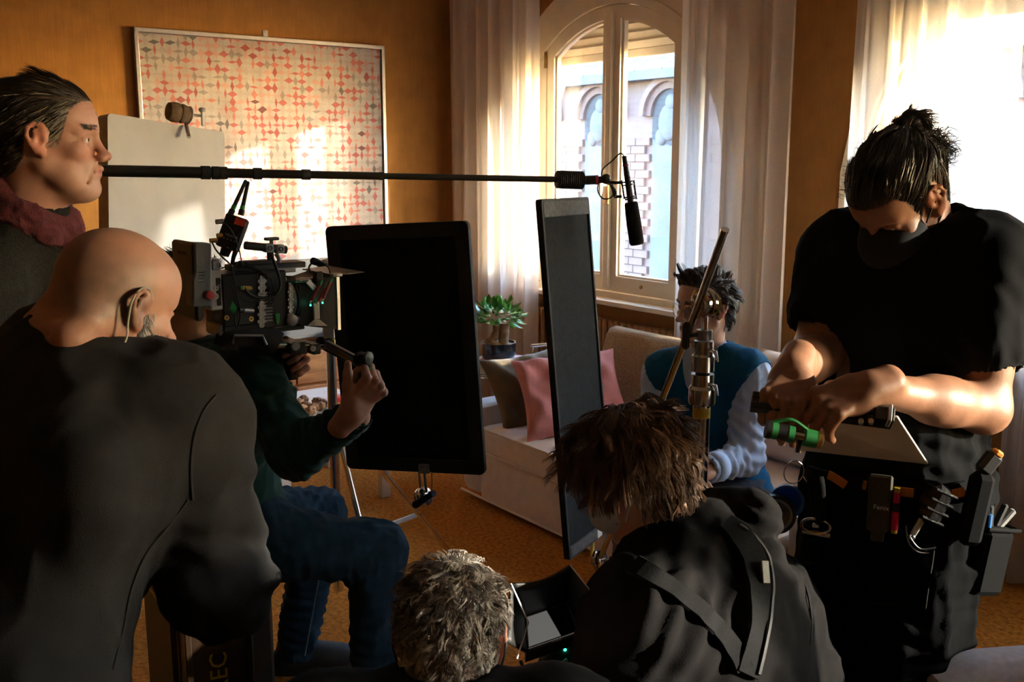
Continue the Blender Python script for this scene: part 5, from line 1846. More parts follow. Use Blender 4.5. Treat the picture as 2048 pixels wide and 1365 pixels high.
def add_head(s, T, neck_base, neck_r=.058, ears=(-1, 1), nose=1.0, jaw=1.0, fat=0.0, detail=True):
    h = Space(s, T)
    f = fat
    h.el((0, -.008, .045), (.076 + f, .099, .080), k=0)
    h.el((0, -.035, .004), (.066 + f, .066, .072), k=.03)
    h.el((0, .036, -.030), (.058 + f, .052, .080), k=.03)
    h.el((0, .048, .045), (.056, .046, .048), k=.03)
    for q in (-1, 1):
        h.rc((q * .056, .004, -.050), (q * .024 * jaw, .066, -.098), .017 + f, .014 + f, k=.03)
        if detail:
            h.el((q * .043, .062, -.022), (.021, .02, .017), k=.02)
            h.rc((q * .012, .088, .024), (q * .046, .070, .024), .0085, .007, k=.016)
    h.el((0, .075, -.101), (.021, .017, .015), k=.02)
    if detail:
        h.el((0, .070, -.064), (.029, .027, .030), k=.022)
        h.el((0, .083, -.100), (.017, .014, .013), k=.018)
        h.rc((0, .090, .014), (0, .103 + .006 * nose, -.024), .0070, .0092, k=.014)
        h.el((0, .106 + .010 * nose, -.031), (.0115, .0125, .0100), k=.010)
        for q in (-1, 1):
            h.el((q * .0125, .105, -.035), (.0075, .0115, .0082), k=.008)
            h.el((q * .0065, .112, -.042), (.0036, .0062, .005), k=.003, op='s')
            h.el((q * .032, .0915, .005), (.0165, .011, .0105), k=.014, op='s')
            # eyelids
            h.rc((q * .019, .0845, .0055), (q * .032, .0872, .0094), .0036, .0044, k=.004)
            h.rc((q * .032, .0872, .0094), (q * .045, .0780, .0055), .0042, .0034, k=.004)
            h.rc((q * .019, .0842, -.0015), (q * .045, .0775, -.001), .0032, .003, k=.005)
        h.rc((-.020, .087, -.061), (0, .1005, -.0585), .0052, .0062, k=.008)
        h.rc((.020, .087, -.061), (0, .1005, -.0585), .0052, .0062, k=.008)
        h.rc((-.017, .087, -.0705), (.017, .087, -.0705), .0062, k=.01)
        h.el((0, .0955, -.0705), (.013, .0075, .0058), k=.008)
        h.rc((-.023, .089, -.0648), (0, .1055, -.0642), .0013, .0016, k=.003, op='s')
        h.rc((.023, .089, -.0648), (0, .1055, -.0642), .0013, .0016, k=.003, op='s')
    for q in ears:
        def e(y, z, out=0.0):
            return (q * (.0755 + f * .8 + .42 * (.014 - y) + out), y, z)
        h.chain([e(.013, -.004), e(.014, .014), e(.006, .028), e(-.008, .031), e(-.019, .022), e(-.021, .006), e(-.015, -.010), e(-.006, -.024), e(.004, -.030), e(.010, -.022)],
                [.0038, .0042, .0044, .0044, .0044, .0042, .0042, .0052, .0060, .0040], k=.004)
        h.rc(e(.006, .018, -.002), e(.0, -.016, -.002), .0085, .0075, k=.008)
        h.rc(e(-.006, .016, .0), e(-.009, -.008, .0), .0052, .0045, k=.005)
        h.el(e(.003, -.003, .005), (.005, .0065, .0095), k=.004, op='s')
    nb = Vector(neck_base)
    h.s.rc(T @ Vector((0, -.030, -.035)), nb, neck_r, neck_r * 1.06, k=.035)
    h.s.rc(T @ Vector((0, .01, -.075)), nb.lerp(T @ Vector((0, .02, -.1)), .35), .034, .04, k=.04)

def head_local(V, T):
    Ti = np.array(T.inverted())
    return V @ Ti[:3, :3].T + Ti[:3, 3]

def skin_cols(V, T, base, lips=(.30, .085, .065), stubble=None, scalp=None, red=.25):
    L = head_local(V, T)
    C = np.tile(np.array(base), (len(V), 1))
    def blend(mask, col):
        m = np.clip(mask, 0, 1)[:, None]
        C[:] = C * (1 - m) + np.array(col) * m
    x, y, z = L[:, 0], L[:, 1], L[:, 2]
    # redder ears, nose and cheeks
    ear = np.clip((np.abs(x) - .078) / .006, 0, 1) * (np.abs(z) < .05) * (y > -.05)
    blend(ear * .55, np.array(base) * np.array((1.15, .68, .60)))
    blend(red * np.exp(-((np.abs(x) - .042) ** 2 + (z + .025) ** 2) / .0004) * (y > .04), np.array(base) * np.array((1.15, .72, .68)))
    blend(red * np.exp(-(x ** 2 + (z + .03) ** 2 + (y - .12) ** 2) / .0004), np.array(base) * np.array((1.15, .72, .66)))
    lipm = np.exp(-((np.abs(x) / .020) ** 4)) * np.exp(-(((z + .0645) / .0085) ** 4)) * (y > .086)
    blend(lipm * .8, lips)
    if stubble is not None:
        col, amt = stubble
        m = (z < -.035) & (y > -.01) & (z > -.125)
        m = m * np.clip((-.035 - z) / .02, 0, 1) * np.clip((y + .01) / .03, 0, 1) * (1 - lipm)
        blend(m * amt * (.75 + .25 * vnoise(V * 260)), col)
    if scalp is not None:
        col, amt, fn = scalp
        blend(np.clip(fn(x, y, z), 0, 1) * amt * (.8 + .2 * vnoise(V * 90)), col)
    C *= (1 + .06 * vnoise(V * 40, 3))[:, None]
    return C

def add_hand(s, T, ts=-1, curls=None, thumb=None, spread=0.0, scale=1.0, wrist_r=.026):
    """hand at its wrist: y along the fingers, z out of the back of the hand, thumb on the ts side.
    curls: four triples of bend angles; thumb: local points"""
    h = Space(s, T @ Matrix.Scale(scale, 4))
    curls = curls or [(25, 35, 20)] * 4
    sc = scale
    h.bx((ts * .004, .050, 0), (.037 * sc, .042 * sc, .0125 * sc), .0115 * sc, k=.012)
    for q in (-1, 1):
        h.rc((q * .009, -.045, 0), (q * .016, .020, 0), .0195 * sc, .016 * sc, k=.02)
    h.el((ts * .026, .034, -.010), (.016 * sc, .030 * sc, .015 * sc), k=.015)
    h.el((-ts * .026, .034, -.010), (.013 * sc, .030 * sc, .012 * sc), k=.015)
    base = [(.031, .088, 1.0), (.0105, .093, 1.08), (-.0105, .090, 1.0), (-.030, .081, .82)]
    for i, (bx_, by_, ln) in enumerate(base):
        x0 = ts * bx_
        c = curls[i]
        sp_ = math.radians(spread) * ts * (bx_ / .031)
        p = Vector((x0, by_, .001))
        ang = 0
        r = (.0098, .0090, .0082, .0070)
        L = (.043 * ln, .027 * ln, .021 * ln)
        pts = [Vector((x0 * .9, by_ - .02, 0)), p]
        for j in range(3):
            ang += math.radians(c[j])
            d = Vector((math.sin(sp_) * math.cos(ang), math.cos(ang) * math.cos(sp_), -math.sin(ang)))
            p = p + d * L[j]
            pts.append(p)
        rs = [.010 * sc, .0104 * sc, r[1] * sc, r[2] * sc, r[3] * sc]
        h.chain(pts, rs, k=.0045)
        h.el(pts[1] + Vector((0, 0, .003)), .0095 * sc, k=.006)
    tp = thumb or [(ts * .026, .018, -.006), (ts * .046, .045, -.012), (ts * .056, .072, -.016), (ts * .060, .094, -.018)]
    h.chain(tp, [.0150 * sc, .0120 * sc, .0105 * sc, .0085 * sc], k=.008)

# ------------------------------------------------------------------ body from joints
def add_body(s, J, off=0.0, w=1.0, use=('torso', 'armR', 'armL', 'legR', 'legL'), k=.05, deep=1.0):
    pel, chest, neck = (Vector(J[n]) for n in ('pelvis', 'chest', 'neck'))
    lp, lc = Vector(J['latp']).normalized(), Vector(J['latc']).normalized()
    up1 = (chest - pel).normalized()
    up2 = (neck - chest).normalized()
    def fr(u, l):
        l = (l - u * l.dot(u)).normalized()
        return Matrix((l, u.cross(l), u)).transposed()
    if 'torso' in use or 'pelvis' in use:
        s.el(pel, (.168 * w + off, .125 * w * deep + off, .135 + off), fr(up1, lp), k)
    if 'torso' in use:
        mid = pel.lerp(chest, .52)
        s.el(mid, (.150 * w + off, .118 * w * deep + off, .18 + off), fr(up1, (lp + lc)), k)
        s.el(chest, (.165 * w + off, .122 * w * deep + off, .19 + off), fr(up2, lc), k)
        for q in 'RL':
            sh = Vector(J['sh' + q])
            s.rc(sh, chest.lerp(neck, .55), .060 * w + off, .075 * w + off, k)
            s.rc(neck - up2 * .02, neck.lerp(sh, .75), .060 + off, .050 * w + off, k)
            s.rc(sh, chest.lerp(sh, .5) - up2 * .08, .058 * w + off, .07 * w + off, k)
    for q in 'RL':
        if 'arm' + q in use:
            sh, el, wr = (Vector(J[n + q]) for n in ('sh', 'el', 'wr'))
            s.el(sh, .064 * w + off, None, k)
            s.rc(sh, el, .056 * w + off, .046 * w + off, k * .7)
            s.rc(el, wr, .047 * w + off, .033 * w + off, k * .4)
        if 'leg' + q in use:
            hp, kn, an = (Vector(J[n + q]) for n in ('hip', 'kn', 'an'))
            s.rc(hp, kn, .092 * w + off, .064 * w + off, k)
            s.rc(kn, an, .063 * w + off, .042 * w + off, k * .5)

# ------------------------------------------------------------------ hair
def strands(name, roots, nrm, comb, length, material, parent, rad0=.0011, segs=6, seed=0, lift=.35, curl=.0, curl_f=60.0, gravity=0.0, jitter=.25, clump=0.0, guides=300, shell=None):
    "thousands of tapering locks; comb(P) gives the direction they lie in"
    rng = np.random.RandomState(seed)
    n = len(roots)
    Lh = length(roots) if callable(length) else np.full(n, length)
    Lh = Lh * rng.uniform(.65, 1.25, n)
    pos = roots.copy()
    pts = [pos.copy()]
    jit = rng.normal(0, jitter, (n, 3))
    ph = rng.uniform(0, 6.28, (n, 3))
    gi = None
    if clump:
        gsel = rng.choice(n, min(guides, n), replace=False)
        gi = np.empty(n, int)
        for a in range(0, n, 1000):
            gi[a:a + 1000] = gsel[((roots[a:a + 1000, None, :] - roots[None, gsel, :]) ** 2).sum(2).argmin(1)]
        jit = jit[gi] * .8 + jit * .3
        ph = ph[gi]
        Lh = Lh[gi] * .75 + Lh * .25
    for k in range(segs):
        t = (k + .5) / segs
        c = comb(pos)
        c = c - (c * nrm).sum(1)[:, None] * nrm * .8
        dirv = c + nrm * (lift * (1 - t) ** 1.5) + jit
        if curl:
            dirv = dirv + curl * np.sin(curl_f * (pos @ np.array([[1, .3, .5], [.2, 1, .7], [.6, .1, 1]])) * .12 + ph + 5 * t)
        dirv[:, 2] -= gravity * t
        dirv /= np.linalg.norm(dirv, axis=1)[:, None] + 1e-9
        pos = pos + dirv * (Lh / segs)[:, None]
        if shell is not None:
            pos = shell(pos, t)
        pts.append(pos.copy())
    PT = np.stack(pts, 1)
    if clump:
        tt = np.linspace(0, 1, segs + 1)[None, :, None]
        off = (roots - roots[gi])[:, None, :]
        PT = PT * (1 - clump * tt) + (PT[gi] + off * .25) * (clump * tt)
    T_ = np.gradient(PT, axis=1)
    T_ /= np.linalg.norm(T_, axis=2)[:, :, None] + 1e-9
    ref = rng.normal(0, 1, (n, 1, 3)) * .3 + nrm[:, None, :]
    B = np.cross(T_, ref)
    B /= np.linalg.norm(B, axis=2)[:, :, None] + 1e-9
    C = np.cross(B, T_)
    K = segs + 1
    prof = rad0 * np.array([1.0 if i < K * .5 else max(.12, 1 - (i - K * .5) / (K * .5)) for i in range(K)])
    prof = prof[None, :] * rng.uniform(.6, 1.3, n)[:, None]
    rings = []
    for a in (0, 2.094, 4.189):
        rings.append(PT + (B * math.cos(a) + C * math.sin(a) * .6) * prof[:, :, None])
    V = np.stack(rings, 2).reshape(-1, 3)
    base = (np.arange(n) * K * 3)[:, None, None]
    seg_i = (np.arange(segs) * 3)[None, :, None]
    side = np.arange(3)[None, None, :]
    nx = (np.arange(3) + 1) % 3
    a = base + seg_i + side
    b = base + seg_i + nx[None, None, :]
    Q = np.stack([a, b, b + 3, a + 3], -1).reshape(-1, 4)
    return V, Q

def hair_mat(name, col, tip=None, rough=.38, spec=.6):
    m = mat(name, col, rough, var=.35, scale=160, spec=spec)
    m.node_tree.nodes['Principled BSDF'].inputs['Anisotropic'].default_value = .5
    return m

def scalp_points(V, Q, T, fn, n, seed=0):
    "random points on a surface where fn(x, y, z) of head coordinates holds"
    rng = np.random.RandomState(seed)
    c = V[Q].mean(1)
    L = head_local(c, T)
    ok = fn(L[:, 0], L[:, 1], L[:, 2])
    Q = Q[ok]
    area = np.linalg.norm(np.cross(V[Q[:, 2]] - V[Q[:, 0]], V[Q[:, 3]] - V[Q[:, 1]]), axis=1)
    pick = rng.choice(len(Q), n, p=area / area.sum())
    u, v = rng.uniform(0, 1, (2, n, 1))
    q = Q[pick]
    p = (V[q[:, 0]] * (1 - u) + V[q[:, 1]] * u) * (1 - v) + (V[q[:, 3]] * (1 - u) + V[q[:, 2]] * u) * v
    N = normals(V, Q if len(Q) else Q)
    f = np.cross(V[q[:, 2]] - V[q[:, 0]], V[q[:, 3]] - V[q[:, 1]])
    f /= np.linalg.norm(f, axis=1)[:, None] + 1e-12
    return p, f

def dirs(T, fn):
    "turns a head-space direction field into a world one"
    R = np.array(T.to_3x3())
    def g(P_):
        L = head_local(P_, T)
        d = fn(L[:, 0], L[:, 1], L[:, 2])
        return d @ R.T
    return g

def vec3(n, a, b, c):
    return np.stack([np.broadcast_to(a, n), np.broadcast_to(b, n), np.broadcast_to(c, n)], 1).astype(float)

M_SKIN = mat('skin', (.5, .3, .2), .48, var=.05, scale=60, bump=.12, bscale=500, vcol=True, spec=.4, subsurf=.12)
M_EYE = mat('eye_white', (.62, .58, .54), .15, var=.04)
M_IRIS = mat('brown_iris', (.05, .025, .012), .1, var=.2)

def eyes(T, parent, look=(0, 1, 0), which=(-1, 1)):
    for q in which:
        c = T @ Vector((q * .032, .0745, .0045))
        e = MB().ball(c, .0122, nu=18, nv=12).build('eye', M_EYE, parent, smooth=180)
        d = (T.to_3x3() @ Vector(look)).normalized()
        MB().lathe([(.0, .0128), (.003, .0126), (.0056, .0112), (.0056, .010)], c, d, 18).build('iris', M_IRIS, e, smooth=60)
# ================================================================== THE PEOPLE
def D(r, f, u):
    return VR * r + VF * f + UP * u

def right_of(f):
    f = Vector(f)
    return Vector((f.x, f.y, 0)).normalized().cross(UP)

def hairline(x, y, z):
    hl = np.interp(y, [-.12, -.06, -.034, -.026, -.006, .010, .014, .030, .036, .055, .072, .1],
                   [-.075, -.068, -.035, .030, .036, .036, .030, -.012, -.004, .055, .078, .088])
    return (z > hl)

def skull_shell(T, extra=0.0):
    R = np.array(T.to_3x3())
    o = np.array(T.translation)
    c = np.array((0, -.008, .045))
    r = np.array((.078 + extra, .101 + extra, .082 + extra))
    def f(P_, t):
        L = head_local(P_, T) - c
        k = np.linalg.norm(L / r, axis=1)
        m = (k < 1.015) & (L[:, 2] > -.075)
        s_ = np.where(m, 1.015 / np.maximum(k, .2), 1)
        return (L * s_[:, None] + c) @ R.T + o
    return f

def shoe(name, parent, ankle, fwd, material, sole_mat, laces=False):
    f = Vector((fwd[0], fwd[1], 0)).normalized()
    a = Vector(ankle)
    g = Vector((a.x, a.y, 0))
    s = Sdf(.005)
    s.rc(g - f * .045 + UP * .045, g + f * .15 + UP * .036, .042, .036, .03)
    s.el(g + f * .13 + UP * .04, (.046, .075, .034), frame3(x=f.cross(UP), y=f), .03)
    s.rc(g + UP * .06, g + UP * .105 - f * .01, .047, .046, .03)
    s.rc(g + f * .10 + UP * .05, g + UP * .085, .036, .04, .03)
    s.rc(g + UP * .09, g + UP * .16, .036, .038, .004, 's')
    s.cut(g + UP * .018, -UP)
    V, Q = s.mesh()
    o = np_mesh(name, [(smooth_mesh(V, Q, 1), Q)], material, parent)
    out = []
    for i in range(28):
        t = 2 * math.pi * i / 28
        y = math.sin(t)
        w = .047 if y > -.2 else .040
        out.append((w * math.cos(t) * (1 - .12 * max(0, y) ** 3), .052 + .145 * y if y > 0 else .052 + .14 * y))
    MB().prism(out, g, f.cross(UP), f, UP * .026).build('sole', sole_mat, o, bevel=.004)
    if laces:
        for i in range(4):
            c = g + f * (.045 + .022 * i) + UP * (.098 - .010 * i)
            r = f.cross(UP)
            MB().tube([c - r * .028 - UP * .012, c + UP * .003, c + r * .028 - UP * .012], .0024, 6).build('lace', sole_mat, o, smooth=60)
    return o

SK_A = (.35, .19, .148)
M_SHOE = mat('black_shoe_mesh', (.016, .016, .019), .75, var=.2, scale=90, bump=.4, bscale=300)
M_SOLE = mat('dark_rubber_sole', (.035, .035, .04), .7, var=.1)
M_BLACKCLOTH = mat('black_cotton', (.0085, .0085, .0095), .92, var=.12, scale=30, spec=.15, bump=.12, bscale=500)

# ------------------------------------------------------------------ A: grey-haired man standing in profile
def person_a():
    f = D(.975, .22, -.02)
    T = head_frame(P(96, 281, 2.15), f, D(-.05, 0, 1))
    J = dict(neck=P(60, 425, 2.17), chest=P(15, 640, 2.25), pelvis=P(40, 930, 2.25), latp=right_of(f), latc=right_of(f))
    r = right_of(f)
    J['shR'] = J['chest'] + r * .18 + UP * .09; J['shL'] = J['chest'] - r * .18 + UP * .09
    J['elR'] = J['shR'] - UP * .30 + r * .05 - Vector(f) * .05; J['elL'] = J['shL'] - UP * .30 - r * .05
    J['wrR'] = J['elR'] - UP * .24 + Vector(f) * .06; J['wrL'] = J['elL'] - UP * .24 + Vector(f) * .06
    for q, s_ in (('R', 1), ('L', -1)):
        J['hip' + q] = J['pelvis'] + r * .09 * s_ - UP * .06
        h = J['hip' + q]
        J['kn' + q] = Vector((h.x, h.y, .50)) + r * .02 * s_ + Vector(f) * .02
        J['an' + q] = Vector((h.x, h.y, .10)) + r * .03 * s_
    t = thing('person', (J['pelvis'].x, J['pelvis'].y, 0), 'grey-haired man in profile with a burgundy scarf and dark coat, standing at the left edge', 'person')
    s = Sdf(.0033)
    add_head(s, T, J['neck'], .060, nose=.75, fat=.002)
    ha = Space(s, T)
    ha.el((0, .052, -.108), (.03, .03, .018), k=.03)
    for q in (-1, 1):
        ha.el((q * .046, .040, -.075), (.018, .026, .024), k=.02)
        ha.rc((q * .019, .099, -.038), (q * .031, .085, -.072), .0022, .0016, k=.007, op='s')
        ha.rc((q * .030, .083, -.078), (q * .033, .072, -.096), .0018, .0012, k=.007, op='s')
        ha.rc((q * .022, .083, -.010), (q * .044, .073, -.013), .0016, .0012, k=.006, op='s')
        for j in range(3):
            ha.rc((q * .053, .067, .010 - j * .006), (q * .062, .052, .014 - j * .009), .0010, .0008, k=.004, op='s')
        for j in range(3):
            ha.rc((0, .0955, .048 + j * .011), (q * .038, .082, .048 + j * .011), .0010, .0006, k=.005, op='s')
    Vh, Qh = s.mesh()
    Vh = smooth_mesh(Vh, Qh, 1)
    def grey(x, y, z):
        return hairline(x, y, z) * 1.0
    C = skin_cols(Vh, T, SK_A, stubble=((.33, .21, .165), .35), scalp=((.045, .036, .032), 1.0, grey), red=.35)
    b = Sdf(.010)
    add_body(b, J)
    for q in 'RL':
        add_hand(b, head_frame(J['wr' + q], D(0.1, 0, -1), r if q == 'R' else -r), -1 if q == 'R' else 1)
    Vb, Qb = b.mesh()
    np_mesh('body', [(Vh, Qh), (Vb, Qb)], M_SKIN, t, cols=[C, np.tile(np.array(SK_A), (len(Vb), 1))])
    eyes(T, t, (0, 1, -.05))
    # hair: swept back, grey at the temples
    p, n = scalp_points(Vh, Qh, T, lambda x, y, z: hairline(x, y, z) & ((np.abs(x) < .085)), 7000, 1)
    comb = dirs(T, lambda x, y, z: np.stack([np.sign(x) * .12 * (z < .08), -.85 - 0 * x, np.where(z > .085, -.12, -.62)], 1))
    L = head_local(p, T)
    g = np.clip((.075 - L[:, 2]) / .06, 0, 1) * np.clip((L[:, 1] + .045) / .06, 0, 1) + .04
    rng = np.random.RandomState(3)
    gm = rng.uniform(0, 1, len(p)) < g
    ln = lambda P_: np.interp(head_local(P_, T)[:, 2], [-.07, 0, .06, .11], [.016, .022, .034, .055])
    for mask, m, nm in ((~gm, hair_mat('dark_brown_hair', (.016, .011, .009)), 'hair'), (gm, hair_mat('grey_hair', (.20, .18, .165)), 'grey_hair')):
        V, Q = strands(nm, p[mask], n[mask], comb, ln, m, t, .0012, 5, 2, lift=.26, jitter=.10, clump=.2, guides=420, shell=skull_shell(T))
        np_mesh(nm, [(V, Q)], m, t)
    for q in (1,):
        bp_, bn_ = scalp_points(Vh, Qh, T, lambda x, y, z: (z > .022) & (z < .031) & (np.abs(x) > .012) & (np.abs(x) < .052) & (y > .05), 160, 5)
        V, Q = strands('eyebrow', bp_, bn_, dirs(T, lambda x, y, z: np.stack([np.sign(x), -.35 + 0 * x, .15 + 0 * x], 1)), .010, None, t, .0006, 3, 4, lift=.3)
        np_mesh('eyebrow', [(V, Q)], MATS['dark_brown_hair'], t)
    # coat
    M_COAT = mat('charcoal_wool', (.014, .0135, .013), .95, var=.55, scale=240, spec=.15, bump=.6, bscale=320)
    c = Sdf(.009)
    add_body(c, J, .022, 1.06, use=('torso', 'armR', 'armL'))
    c.rc(J['pelvis'], J['pelvis'] - UP * .22, .17, .20, .08)
    c.rc(J['neck'] + UP * .02, T @ Vector((0, -.01, -.05)), .068, .064, .01, 's')
    for q in 'RL':
        c.rc(J['wr' + q] - (J['wr' + q] - J['el' + q]).normalized() * .01, J['wr' + q] + (J['wr' + q] - J['el' + q]) * .4, .04, .04, .003, 's')
    V, Q = c.mesh()
    V = wrinkle(V, Q, .008, 9, 3, UP, [(J['shR'] - UP * .06, .14, UP, 60, .005)])
    np_mesh('coat', [(V, Q)], M_COAT, t)
    tr = Sdf(.011)
    add_body(tr, J, .018, use=('pelvis', 'legR', 'legL'))
    V, Q = tr.mesh()
    np_mesh('trousers', [(V, Q)], M_BLACKCLOTH, t)
    # scarf wound round the neck, and a shirt collar
    M_SCARF = mat('burgundy_wool', (.060, .007, .014), .95, var=.25, scale=90, bump=.6, bscale=260)
    sc_ = Sdf(.004)
    nb = J['neck']
    ax = (T @ Vector((0, -.02, -.06)) - nb).normalized()
    fx = (Vector(f) - ax * Vector(f).dot(ax)).normalized()
    rx = fx.cross(ax)
    pts = []
    for i in range(26):
        a = 2 * math.pi * i / 25
        pts.append(nb + fx * (.076 * math.cos(a) + .004) + rx * .072 * math.sin(a) + ax * (.030 - .038 * math.cos(a) + .012 * math.sin(a * 2)))
    sc_.chain(pts, [.019 + .004 * math.sin(i * 1.3) for i in range(26)], .012)
    pts2 = [p_ + ax * -.028 + (p_ - nb).normalized() * .010 for p_ in pts]
    sc_.chain(pts2, [.020 + .004 * math.sin(i * 1.9) for i in range(26)], .012)
    ff = Vector(f)
    sc_.chain([nb + ff * .075 - UP * .01, nb + ff * .10 - UP * .10 + r * .03, nb + ff * .115 - UP * .22 + r * .05], [.026, .024, .02], .015)
    V, Q = sc_.mesh()
    V = wrinkle(V, Q, .004, 30, 7)
    np_mesh('scarf', [(V, Q)], M_SCARF, t)
    for q, s_ in (('R', 1), ('L', -1)):
        shoe('shoe', t, J['an' + q], f, M_SHOE, M_SOLE)
person_a()

# ------------------------------------------------------------------ B: bald man leaning on the wooden case, seen from behind
def person_b():
    f = D(.62, .74, -.38)
    T = head_frame(P(230, 608, 1.66), f, D(.20, .20, 1))
    r = right_of(f)
    J = dict(neck=P(160, 700, 1.66), chest=P(120, 900, 1.60), pelvis=P(20, 1400, 1.42), latp=D(.8, -.6, 0), latc=D(.92, -.40, -.06))
    J['shR'] = P(352, 845, 1.60); J['elR'] = P(438, 1168, 1.60); J['wrR'] = P(470, 1120, 1.86)
    J['shL'] = P(-105, 850, 1.76); J['elL'] = P(-110, 1180, 1.70); J['wrL'] = P(90, 1180, 1.84)
    J['wrR'] = P(432, 1140, 1.88)
    for q, s_ in (('R', 1), ('L', -1)):
        J['hip' + q] = J['pelvis'] + Vector(J['latp']) * .09 * s_ - UP * .05
        h = J['hip' + q]
        J['kn' + q] = Vector((h.x, h.y, .48)) + D(.03, .06, 0)
        J['an' + q] = Vector((h.x, h.y, .10))
    t = thing('person', (J['pelvis'].x, J['pelvis'].y, 0), 'bald bearded man in a charcoal sweatshirt, seen from behind, leaning on the wooden case', 'person')
    SK = (.34, .18, .127)
    s = Sdf(.004)
    add_head(s, T, J['neck'].lerp(T @ Vector((0, -.05, -.12)), .2), .066, fat=.003)
    h = Space(s, T)
    # neck rolls
    h.rc((-.050, -.066, -.040), (.050, -.066, -.040), .034, k=.02)
    h.rc((-.052, -.080, -.070), (.048, -.080, -.070), .034, k=.012)
    for zz in (-.052, -.078):
        h.rc((-.055, -.108, zz), (.0, -.122, zz - .003), .0045, k=.008, op='s')
        h.rc((.0, -.122, zz - .003), (.045, -.106, zz + .004), .0045, .002, k=.008, op='s')
    Vh, Qh = s.mesh()
    Vh = smooth_mesh(Vh, Qh, 1)
    def stub(x, y, z):
        return np.clip((z + .045) / .02, 0, 1) * np.clip((.095 - z) / .05, .0, 1) * np.clip((.03 - y) / .03, 0, 1)
    def beardm(x, y, z):
        return np.clip((-.012 - z) / .02, 0, 1) * np.clip((y - .012) / .02, 0, 1)
    C = skin_cols(Vh, T, SK, scalp=((.13, .088, .068), .88, stub), stubble=((.30, .27, .25), .8))
    b = Sdf(.011)
    add_body(b, J, 0, 1.08)
    Vb, Qb = b.mesh()
    hn = Sdf(.004)
    add_hand(hn, head_frame(J['wrR'], D(-.5, .8, -.1), UP), -1, [(20, 30, 20)] * 4)
    add_hand(hn, head_frame(J['wrL'], D(.7, .6, -.1), UP), 1, [(20, 30, 20)] * 4)
    Vn, Qn = hn.mesh()
    np_mesh('body', [(Vh, Qh), (Vb, Qb), (Vn, Qn)], M_SKIN, t, cols=[C, np.tile(np.array(SK), (len(Vb), 1)), np.tile(np.array(SK), (len(Vn), 1))])
    eyes(T, t)
    p, n = scalp_points(Vh, Qh, T, lambda x, y, z: (((z < -.030) & (y > .012) & (z > -.125)) | ((np.abs(x) > .055) & (y > .010) & (y < .034) & (z < .0) & (z > -.06))) & (np.abs(x) < .08), 2600, 2)
    m = hair_mat('grey_beard', (.30, .27, .25))
    V, Q = strands('beard', p, n, dirs(T, lambda x, y, z: vec3(len(x), 0, .15, -1)), .020, m, t, .0009, 4, 1, lift=.6, jitter=.3)
    np_mesh('beard', [(V, Q)], m, t)
    M_SWEAT = mat('charcoal_sweatshirt', (.017, .0165, .0175), .93, var=.14, scale=26, spec=.15, bump=.2, bscale=420)
    c = Sdf(.009)
    add_body(c, J, .020, 1.10, use=('torso',), k=.07)
    for q in 'RL':
        sh, el, wr = (Vector(J[n_ + q]) for n_ in ('sh', 'el', 'wr'))
        c.el(sh, .098, None, .06)
        c.rc(sh, el, .094, .084, .05)
        c.rc(el, wr, .082, .050, .03)
        d_ = (wr - el).normalized()
        c.rc(wr - d_ * .005, wr + d_ * .1, .040, .040, .004, 's')
    c.el(J['chest'] + D(.05, -.08, .0), (.2, .1, .13), None, .08)
    c.rc(J['neck'] + D(.03, .03, .03), T @ Vector((0, -.02, -.03)), .076, .074, .008, 's')
    V, Q = c.mesh()
    V = smooth_mesh(V, Q, 1)
    ua = (J['elR'] - J['shR']).normalized()
    V = wrinkle(V, Q, .014, 7, 5, D(.25, 0, 1), [
        (J['elR'] + D(.02, -.03, .05), .13, D(.6, 0, .8), 42, .009), (J['elR'] + D(.05, 0, -.02), .10, D(-.5, 0, 1), 60, .007),
        (J['shR'] + D(-.08, -.05, -.12), .10, D(.75, 0, .6), 48, .006), (J['shR'].lerp(J['elR'], .5), .15, D(.5, 0, .85), 36, .005)])
    np_mesh('sweatshirt', [(V, Q)], M_SWEAT, t)
    # ribbed collar and armhole seam
    cpts = []
    nb = J['neck'] + D(.03, .03, .045)
    ax = (T @ Vector((0, -.03, -.05)) - nb).normalized()
    x_, y_, _ = basis(ax)
    for i in range(30):
        a = 2 * math.pi * i / 30
        cpts.append(nb + x_ * .083 * math.cos(a) + y_ * .083 * math.sin(a))
    MB().tube(cpts, .011, 8, closed=True).build('collar', M_SWEAT, t, smooth=180)
    x_, y_, _ = basis(ua + D(-.9, 0, .15))
    # trousers and shoes
    tr = Sdf(.012)
    add_body(tr, J, .02, 1.05, use=('pelvis', 'legR', 'legL'))
    V, Q = tr.mesh()
    np_mesh('trousers', [(V, Q)], M_BLACKCLOTH, t)
    for q in 'RL':
        shoe('shoe', t, J['an' + q], f, M_SHOE, M_SOLE)
    # coiled earpiece wire behind the right ear
    def e(y, z, out=0.0):
        return T @ Vector((.0755 + .0024 + .42 * (.014 - y) + out, y, z))
    MB().tube(spline([e(.020, .020), e(.004, .036), e(-.016, .030), e(-.026, .008), e(-.022, -.022), e(-.016, -.060), T @ Vector((.07, -.04, -.1))]), .0017, 7).build('earpiece_wire', mat('clear_tube', (.30, .31, .26), .3, var=.1), t, smooth=60)
person_b()

